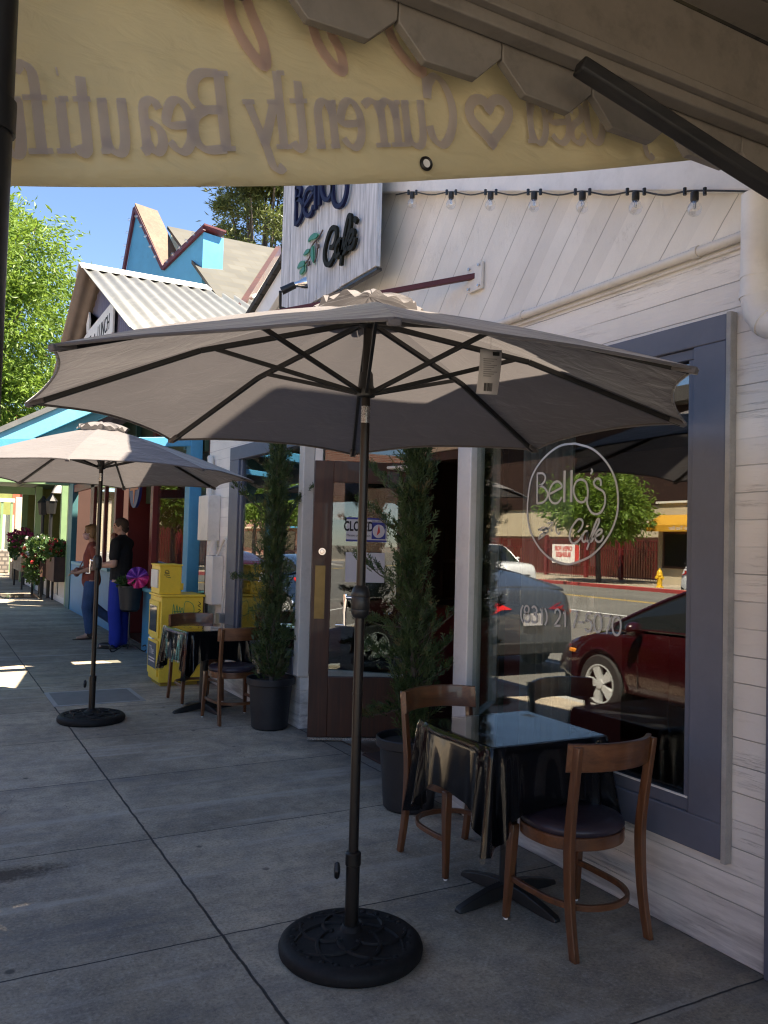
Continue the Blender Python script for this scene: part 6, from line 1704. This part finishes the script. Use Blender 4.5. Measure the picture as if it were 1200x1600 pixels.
tx = bm_text("OPEN", .5, lambda u, v, d: (-24.949 + d, 25.9 + u, 1.9 + v), .0005, .003); tx.build("lettering", M['cyanpaint'], w_, world=True, smooth=False)
m_ = MB(); vs = [(-24.98, 20, 3.25), (-24.98, 28.2, 3.25), (-24.0, 28.2, 2.75), (-24.0, 20, 2.75), (-24.0, 28.2, 2.45), (-24.0, 20, 2.45)]
m_.add(vs + [(-24.98, 28.2, 2.75), (-24.98, 20, 2.75)], [(0, 1, 2, 3), (3, 2, 4, 5), (1, 6, 2), (0, 3, 7)]); a_ = tp_(m_, "awning", M['awnyellow'], smooth=False)
tx = bm_text("Thai Tea Bar", .26, lambda u, v, d: (-23.998 + d, 26.1 + u, 2.52 + v), .0005, .004); tx.build("lettering", M['paper'], a_, world=True, smooth=False)
sgn2 = MB().box(-24.4, -24.3, 28.45, 29.2, 3.0, 3.62).build("board_sign", M['white'], label="small white board sign lettered THAI on the tan shop's corner across the street", category="sign")
tx = bm_text("THAI", .24, lambda u, v, d: (-24.3 + d, 28.83 + u, 3.34 + v), .0005, .004); merge(tx, bm_text("BBQ", .2, lambda u, v, d: (-24.3 + d, 28.83 + u, 3.08 + v), .0005, .004)); tx.build("lettering", M['ink'], sgn2, smooth=False)
bs = thing("brown_building", "large dark red brown shingled building across the street", "building", (-34, 34, 0))
MB().box(-46, -30, 26.0, 60, 4.1, 9.5).build("upper_wall", M['brownshingle'], bs, world=True)
MB().box(-45.9, -30.1, 28.5, 60, 2.3, 4.099).build("lower_wall", M['tanwall'], bs, world=True)
MB().box(-45.9, -30.1, 28.5, 60, 0, 2.299).build("base_wall", M['doorwood'], bs, world=True)  # dark colour stands in for the shade behind the fence
MB().box(-47, -29.0, 25, 61, 9.501, 10.3).build("roof", M['darkroof'], bs, world=True)
MB().box(-46, -30, -10, 25.9, 3.9, 11.5).build("wing", M['brownshingle'], bs, world=True)
rfn = thing("iron_fence", "dark red iron fence with gates across the street", "fence", (-26, 34, 0))
m_ = MB(); y = 29.0
while y < 43: m_.box(-26.02, -25.98, y, y + .035, .06, 2.0); y += .17
rb_ = m_.build("bars", M['redpaint'], rfn, world=True, smooth=False)
m_ = MB(); m_.box(-26.04, -25.96, 28.9, 43, .12, .18).box(-26.04, -25.96, 28.9, 43, 1.55, 1.60).box(-26.04, -25.96, 28.9, 43, 2.0, 2.06); m_.build("rails", M['redpaint'], rfn, world=True)
for y in (28.85, 31.6, 34.2, 37.5): MB().box(-26.09, -25.91, y, y + .18, 0, 2.3).build("fence_post", M['redpaint'], rfn, world=True)
ob = MB().box(-25.93, -25.91, 34.75, 37.0, .72, 1.78).build("vinyl_banner", M['white'], label="white and red OPEN FOR BUSINESS banner tied to the iron fence across the street", category="banner")
tx = bm_text("OPEN FOR", .36, lambda u, v, d: (-25.909 + d, 36.05 + u, 1.42 + v), .0005, .004, sx=.85, bold=.04); merge(tx, bm_text("BUSINESS", .36, lambda u, v, d: (-25.909 + d, 36.05 + u, 1.08 + v), .0005, .004, sx=.82, bold=.04)); tx.build("lettering", M['signred'], ob, smooth=False)
m_ = MB(); m_.box(-25.908, -25.905, 34.76, 35.1, .73, 1.77); m_.build("red_border", M['signred'], ob)
hy_ = thing("fire_hydrant", "yellow fire hydrant on the far pavement beside the red kerb", "hydrant", (-21.8, 25.24, 0))
MB().lathe([(.17, 0), (.17, .04), (.115, .05), (.115, .48), (.14, .50), (.14, .54), (.125, .56), (.12, .63), (.09, .71), (.04, .76), (.035, .81), (.001, .82)], (-21.8, 25.24, 0), 24).build("barrel", M['hydrant'], hy_, world=True)
for d in ((0, 1, 0), (0, -1, 0), (1, 0, 0)):
    d = Vector(d); c = Vector((-21.8, 25.24, .42)); MB().cyl(c + d * .1, c + d * .2, .065, .065, 14).build("nozzle", M['hydrant'], hy_, world=True)
t1 = make_tree("street_tree", "round green street tree on the far pavement, reflected in the big shop window", (-22.2, 29.3, 0), 5.2, .12,
          [((0, 0, 3.55), (2.5, 2.6, 1.55), 150)], 9000, .26, M['leaf'], 14, .2, .4, "street trees on the far pavement")
for (x, y, rz, sc, lab) in ((-22.2, 44, 1.1, 1.25, "larger street tree on the far pavement beyond the OPEN banner"), (-22.2, 60, 2.3, 1.4, "street tree far up the opposite pavement"), (-22.2, 76, .4, 1.5, "farthest street tree on the opposite pavement")):
    c = copy_tree(t1); c.location = (x, y, 0); c.rotation_euler.z = rz; c.scale = (sc,) * 3; c["label"] = lab
fb = thing("far_shop_row", "row of pale shops across the street farther up", "building", (-30, 70, 0))
for i, (y0, y1, z, m) in enumerate(((62, 74, 5.0, M['cream']), (74.1, 90, 6.2, M['brickred']), (90.1, 120, 5.2, M['tanwall']))):
    MB().box(-40, -26, y0, y1, 0, z).build("shop_wall", m, fb, world=True)
    w_ = MB()
    for y in range(int(y0) + 1, int(y1) - 2, 4): w_.box(-25.99, -25.95, y, y + 2.6, .7, 2.5)
    w_.build("shop_window", M['darkglass'], fb, world=True)
    MB().box(-26.0, -24.8, y0 + .5, y1 - .5, 2.8, 2.95).build("canopy", M['bluepaint'] if i != 1 else M['cream'], fb, world=True)
fb2 = thing("brick_shop_row", "row of brick and cream shops across the street behind the viewer", "building", (-30, -20, 0))
for (y0, y1, z, m) in ((-60, -34, 6, M['brickred']), (-33.9, -12, 5.2, M['cream']), (-11.9, 13.5, 5.8, M['brickred'])):
    MB().box(-40, -25.5, y0, y1, 0, z).build("shop_wall", m, fb2, world=True)
    w_ = MB()
    for y in range(int(y0) + 2, int(y1) - 3, 5): w_.box(-25.49, -25.42, y, y + 3.2, .7, 2.6)
    w_.build("shop_window", M['darkglass'], fb2, world=True)

# ================================================================== people
def skin_mesh(nodes, edges, sub=2):
    """flesh out a jointed skeleton; the result is fused to one surface by fuse()"""
    mb = MB(); rr = lambda n: n[1] if isinstance(n[1], tuple) else (n[1], n[1])
    for a, b in edges:
        pa, pb = Vector(nodes[a][0]), Vector(nodes[b][0]); ra, rb = rr(nodes[a]), rr(nodes[b])
        L = (pb - pa).length; n = max(2, int(L / (.35 * min(sum(ra), sum(rb)) / 2)) + 1)
        for i in range(n + 1):
            t = i / n; rx = ra[0] + (rb[0] - ra[0]) * t; ry = ra[1] + (rb[1] - ra[1]) * t
            mb.sphere(pa.lerp(pb, t), 1.0, 14, 10, (rx, ry, (rx + ry) / 2 if min(rx, ry) > .06 else min(rx, ry) * 1.1))
    return mb
def mesh_to_mb(me, mb=None):
    mb = mb or MB(); mb.add([v.co for v in me.vertices], [list(p.vertices) for p in me.polygons]); return mb
def fuse(mb, voxel, it=4):
    o = mb.build("fuse", M['skin']); r = o.modifiers.new("r", 'REMESH'); r.mode = 'VOXEL'; r.voxel_size = voxel
    s = o.modifiers.new("s", 'SMOOTH'); s.iterations = it; s.factor = .5
    bpy.context.view_layer.update(); dg = bpy.context.evaluated_depsgraph_get()
    me = bpy.data.meshes.new_from_object(o.evaluated_get(dg)); bpy.data.objects.remove(o, do_unlink=True)
    return mesh_to_mb(me)
def limb_hand(nodes, edges, wi, wrist, d, palm_up, curl=.5, sgn=1):
    d = Vector(d).normalized(); pu = Vector(palm_up).normalized(); s = d.cross(pu).normalized()
    w = Vector(wrist); base = len(nodes)
    nodes.append((tuple(w + d * .045), (.030, .016))); edges.append((wi, base))
    nodes.append((tuple(w + d * .085), (.034, .014))); edges.append((base, base + 1))
    for k in range(4):
        b = w + d * .09 + s * (k - 1.5) * .019; L = (.062, .074, .070, .054)[k]; e1 = b + d * L * .5 - pu * L * .12 * curl; e2 = e1 + (d * (1 - .6 * curl) - pu * .9 * curl).normalized() * L * .5
        i = len(nodes); nodes += [(tuple(b), (.009, .009)), (tuple(e1), (.008, .008)), (tuple(e2), (.0065, .0065))]; edges += [(base + 1, i), (i, i + 1), (i + 1, i + 2)]
    b = w + d * .035 + s * sgn * .03; e = b + d * .04 + s * sgn * .018 - pu * .012
    i = len(nodes); nodes += [(tuple(b), (.011, .011)), (tuple(e), (.009, .009))]; edges += [(base, i), (i, i + 1)]
def head(mb, c, f, hgt=.225, tilt=0.0):
    """skull with jaw, nose, brow, lips and ears; f = facing direction"""
    c = Vector(c); f = Vector(f).normalized(); up = Vector((0, 0, 1)); s = f.cross(up).normalized(); k = hgt / .225
    def sp(off, r, sc=(1, 1, 1)):
        o = MB(); o.sphere((0, 0, 0), r * k, 16, 12, sc); Mx = Matrix((s, f, up)).transposed()
        p = c + s * off[0] * k + f * off[1] * k + up * off[2] * k
        mb.add([p + Mx @ v for v in o.v], o.f)
    sp((0, -.012, .022), .092, (.82, 1.04, .98)); sp((0, .022, -.035), .070, (.84, .95, 1.12)); sp((0, .052, -.083), .030, (1.0, .9, .8))
    sp((0, .088, -.010), .017, (.75, 1.0, 1.7)); sp((0, .100, -.026), .015, (1.0, 1.0, .8)); sp((0, .078, .022), .03, (1.7, .6, .5))
    sp((0, .083, -.056), .016, (1.5, .7, .55)); sp((0, .079, -.067), .015, (1.3, .7, .6))
    for q in (-1, 1): sp((q * .077, -.008, -.012), .026, (.35, .7, 1.15)); sp((q * .034, .066, -.03), .028, (1, .7, .8))
def figure(name, label, loc, rotz, nodes, edges, headc, facing, parts, hgt=.225):
    t = thing(name, label, "person", loc, rotz)
    mb = skin_mesh(nodes, edges); head(mb, headc, facing, hgt)
    fuse(mb, .0065, 4).build("body", M['skin'], t, angle=180)
    for (nm, m, nds, eds) in parts:
        mm = skin_mesh(nds, eds); fuse(mm, .009, 4).build(nm, m, t, angle=180)
    return t
def face_bits(t, c, f, hgt, mk=None):
    c = Vector(c); f = Vector(f).normalized(); up = Vector((0, 0, 1)); s = f.cross(up).normalized(); k = hgt / .225
    for q in (-1, 1):
        e = MB(); e.sphere(c + s * .033 * k * q + f * .079 * k + up * .004 * k, .008 * k, 10, 8); e.build("eye", M['ink'], t)
# --- walking woman: faces -X (local +Y)
n = [((0, 0, .93), (.150, .115)), ((0, .005, 1.06), (.125, .095)), ((0, .01, 1.22), (.140, .105)), ((0, 0, 1.36), (.115, .075)), ((0, .005, 1.43), (.050, .050)), ((0, .02, 1.50), (.047, .047)),
     ((-.085, 0, .86), (.095, .10)), ((-.085, .055, .48), (.062, .066)), ((-.085, .02, .30), (.056, .060)), ((-.085, .01, .10), (.038, .042)), ((-.085, .07, .045), (.036, .032)), ((-.085, .17, .028), (.036, .020)),
     ((.085, 0, .86), (.095, .10)), ((.085, -.02, .50), (.062, .066)), ((.085, -.20, .36), (.055, .06)), ((.085, -.36, .235), (.038, .042)), ((.085, -.36, .15), (.034, .036)), ((.085, -.31, .06), (.034, .022)),
     ((-.165, -.01, 1.355), (.052, .052)), ((-.215, -.05, 1.09), (.040, .040)), ((-.16, .20, 1.0), (.027, .025)),
     ((.165, -.01, 1.355), (.052, .052)), ((.215, -.02, 1.09), (.040, .040)), ((.06, .20, 1.03), (.027, .025))]
e = [(0, 1), (1, 2), (2, 3), (3, 4), (4, 5), (0, 6), (6, 7), (7, 8), (8, 9), (9, 10), (10, 11), (0, 12), (12, 13), (13, 14), (14, 15), (15, 16), (16, 17), (3, 18), (18, 19), (19, 20), (3, 21), (21, 22), (22, 23)]
limb_hand(n, e, 20, n[20][0], (.3, .95, -.15), (0, .2, 1), .7, 1); limb_hand(n, e, 23, n[23][0], (-.8, .6, -.05), (0, .2, 1), .7, -1)
jeans = ([((0, 0, .95), (.162, .128)), ((0, 0, .90), (.165, .13)), ((-.085, 0, .82), (.105, .112)), ((-.085, .055, .48), (.076, .082)), ((-.085, .025, .30), (.068, .074)), ((-.085, .01, .12), (.058, .062)),
          ((.085, 0, .82), (.105, .112)), ((.085, -.02, .50), (.076, .082)), ((.085, -.19, .37), (.068, .074)), ((.085, -.33, .26), (.058, .062))],
         [(0, 1), (1, 2), (2, 3), (3, 4), (4, 5), (1, 6), (6, 7), (7, 8), (8, 9)])
top = ([((0, 0, .885), (.178, .142)), ((0, .005, 1.06), (.146, .115)), ((0, .01, 1.22), (.156, .122)), ((0, 0, 1.36), (.128, .088)), ((0, .004, 1.415), (.068, .062)), ((-.15, -.005, 1.36), (.064, .062)), ((-.19, -.025, 1.26), (.060, .058)), ((.15, -.005, 1.36), (.064, .062)), ((.19, -.02, 1.26), (.060, .058))],
       [(0, 1), (1, 2), (2, 3), (3, 4), (3, 5), (5, 6), (3, 7), (7, 8)])
wf_, wc_ = (0.10, 1, -.06), (0, .035, 1.595)
wo = figure("person", "woman in rust red top, jeans and face mask walking past", (2.22, 13.1, 0), R(86), n, e, wc_, wf_, [("jeans", M['denim'], *jeans), ("blouse", M['rusttop'], *top)], .222)
face_bits(wo, wc_, wf_, .222)
h_ = MB(); c = Vector(wc_)
for (o, r, s) in (((0, -.02, .036), .103, (.88, 1.0, .94)), ((0, -.07, -.03), .075, (.95, .8, 1.25)), ((0, -.085, -.10), .05, (1, .75, 1.2)), ((.06, -.02, -.02), .05, (.6, 1.0, 1.4)), ((-.06, -.02, -.02), .05, (.6, 1.0, 1.4)), ((0, .045, .085), .05, (1.3, .9, .5))): h_.sphere(c + Vector(o), r, 16, 12, s)
fuse(h_, .009, 2).build("hair", M['hair_blond'], wo, angle=180)
m_ = MB(); m_.sphere(c + Vector((0, .052, -.052)), .062, 18, 12, (.98, .95, .95)); m_.build("face_mask", M['mask'], wo)
m_ = MB()
for q in (-1, 1): m_.tube([c + Vector((q * .055, .06, -.03)), c + Vector((q * .076, .02, -.012)), c + Vector((q * .082, -.01, .0))], .003, 5)
m_.build("mask_loop", M['paper'], wo)
for (ax, ay, az, tx_, ty_, tz_) in ((-.085, .0, .06, -.085, .20, .012), (.085, -.375, .17, .085, -.30, .02)):
    s_ = MB(); A = Vector((ax, ay, az)); T_ = Vector((tx_, ty_, tz_)); d = (T_ - A).normalized()
    hl = A - d * .04 + (Vector((0, 0, -.048)) if az < .1 else Vector((0, -.045, -.01)))
    s_.beam(hl, T_ + d * .04 + (Vector((0, 0, -.004)) if az < .1 else Vector((0, -.02, -.02))), .078, .022); s_.tube([A + Vector((q, 0, .02)) for q in (-.048, 0, .048)], .045, 10); s_.build("sandal", M['leather'], wo, bevel=.008)
m_ = MB(); m_.sphere((.02, .21, 1.0), .075, 14, 10, (1.5, .65, .95)); m_.tube([(.12, .17, 1.05), (.15, .05, 1.3), (.10, 0, 1.40), (-.02, -.08, 1.40)], .009, 6)
bg_ = m_.build("handbag", M['bag'], None, label="small patterned red and grey bag held by the walking woman", category="bag"); bg_.location = wo.location; bg_.rotation_euler = wo.rotation_euler
# --- standing man seen from behind, hand at his face
n = [((0, 0, .98), (.158, .125)), ((0, 0, 1.12), (.150, .115)), ((0, 0, 1.30), (.172, .122)), ((0, -.005, 1.45), (.140, .09)), ((0, 0, 1.54), (.058, .058)), ((0, .012, 1.60), (.055, .055)),
     ((-.095, 0, .90), (.098, .10)), ((-.11, .02, .50), (.066, .068)), ((-.115, -.01, .30), (.058, .064)), ((-.12, -.01, .10), (.042, .046)), ((-.13, .06, .05), (.042, .038)), ((-.15, .18, .035), (.042, .026)),
     ((.095, 0, .90), (.098, .10)), ((.11, .02, .50), (.066, .068)), ((.115, -.01, .30), (.058, .064)), ((.12, -.01, .10), (.042, .046)), ((.13, .06, .05), (.042, .038)), ((.15, .18, .035), (.042, .026)),
     ((-.205, -.005, 1.45), (.060, .060)), ((-.265, -.02, 1.17), (.047, .047)), ((-.20, .24, 1.14), (.031, .028)),
     ((.205, -.005, 1.45), (.060, .060)), ((.25, .16, 1.22), (.047, .047)), ((.12, .185, 1.46), (.031, .028))]
e = [(0, 1), (1, 2), (2, 3), (3, 4), (4, 5), (0, 6), (6, 7), (7, 8), (8, 9), (9, 10), (10, 11), (0, 12), (12, 13), (13, 14), (14, 15), (15, 16), (16, 17), (3, 18), (18, 19), (19, 20), (3, 21), (21, 22), (22, 23)]
limb_hand(n, e, 20, n[20][0], (.25, .95, .1), (.3, 0, 1), .6, 1); limb_hand(n, e, 23, n[23][0], (-.45, -.02, .9), (.5, .8, .2), .4, -1)
trs = ([((0, 0, 1.0), (.168, .135)), ((0, 0, .95), (.172, .138)), ((-.098, 0, .84), (.115, .118)), ((-.112, .02, .50), (.092, .095)), ((-.116, -.005, .28), (.086, .09)), ((-.12, -.005, .09), (.080, .085)), ((.098, 0, .84), (.115, .118)), ((.112, .02, .50), (.092, .095)), ((.116, -.005, .28), (.086, .09)), ((.12, -.005, .09), (.080, .085))],
       [(0, 1), (1, 2), (2, 3), (3, 4), (4, 5), (1, 6), (6, 7), (7, 8), (8, 9)])
tee = ([((0, 0, .86), (.186, .152)), ((0, 0, 1.12), (.175, .14)), ((0, 0, 1.30), (.19, .142)), ((0, -.005, 1.45), (.155, .105)), ((0, 0, 1.525), (.074, .072)), ((-.195, -.003, 1.45), (.076, .076)), ((-.245, -.012, 1.27), (.075, .072)), ((.195, -.003, 1.45), (.076, .076)), ((.235, .08, 1.31), (.075, .072))],
       [(0, 1), (1, 2), (2, 3), (3, 4), (3, 5), (5, 6), (3, 7), (7, 8)])
mf_, mc_ = (-.35, 1, .08), (0, .03, 1.69)
mn = figure("person", "man in black T-shirt and royal blue trousers with a hand at his face", (2.42, 11.95, 0), R(52), n, e, mc_, mf_, [("trousers", M['royal'], *trs), ("shirt", M['blacktee'], *tee)], .228)
face_bits(mn, mc_, mf_, .228)
h_ = MB(); c = Vector(mc_); f_d = Vector(mf_).normalized()
for (o, r, s) in ((Vector((0, 0, .036)) - f_d * .012, .0985, (.87, 1.03, .92)), (Vector((0, 0, -.03)) - f_d * .06, .06, (1.15, .8, 1.0))): h_.sphere(c + o, r, 18, 12, s)
fuse(h_, .008, 2).build("hair", M['hair_dark'], mn, angle=180)
for q in (-1, 1):
    s_ = MB(); s_.sphere((q * .14, .10, .045), .07, 16, 10, (.75, 2.0, .62)); s_.obox((q * .14, .09, .012), (.095, .27, .024)); fuse(s_, .009, 3).build("shoe", M['black'], mn, angle=180)
ph_ = MB(); ph_.obox((-.15, .33, 1.17), (.075, .14, .012)); po_ = ph_.build("phone", M['black'], None, bevel=.003, label="dark phone held out in the standing man's left hand", category="phone"); po_.location = mn.location; po_.rotation_euler = mn.rotation_euler
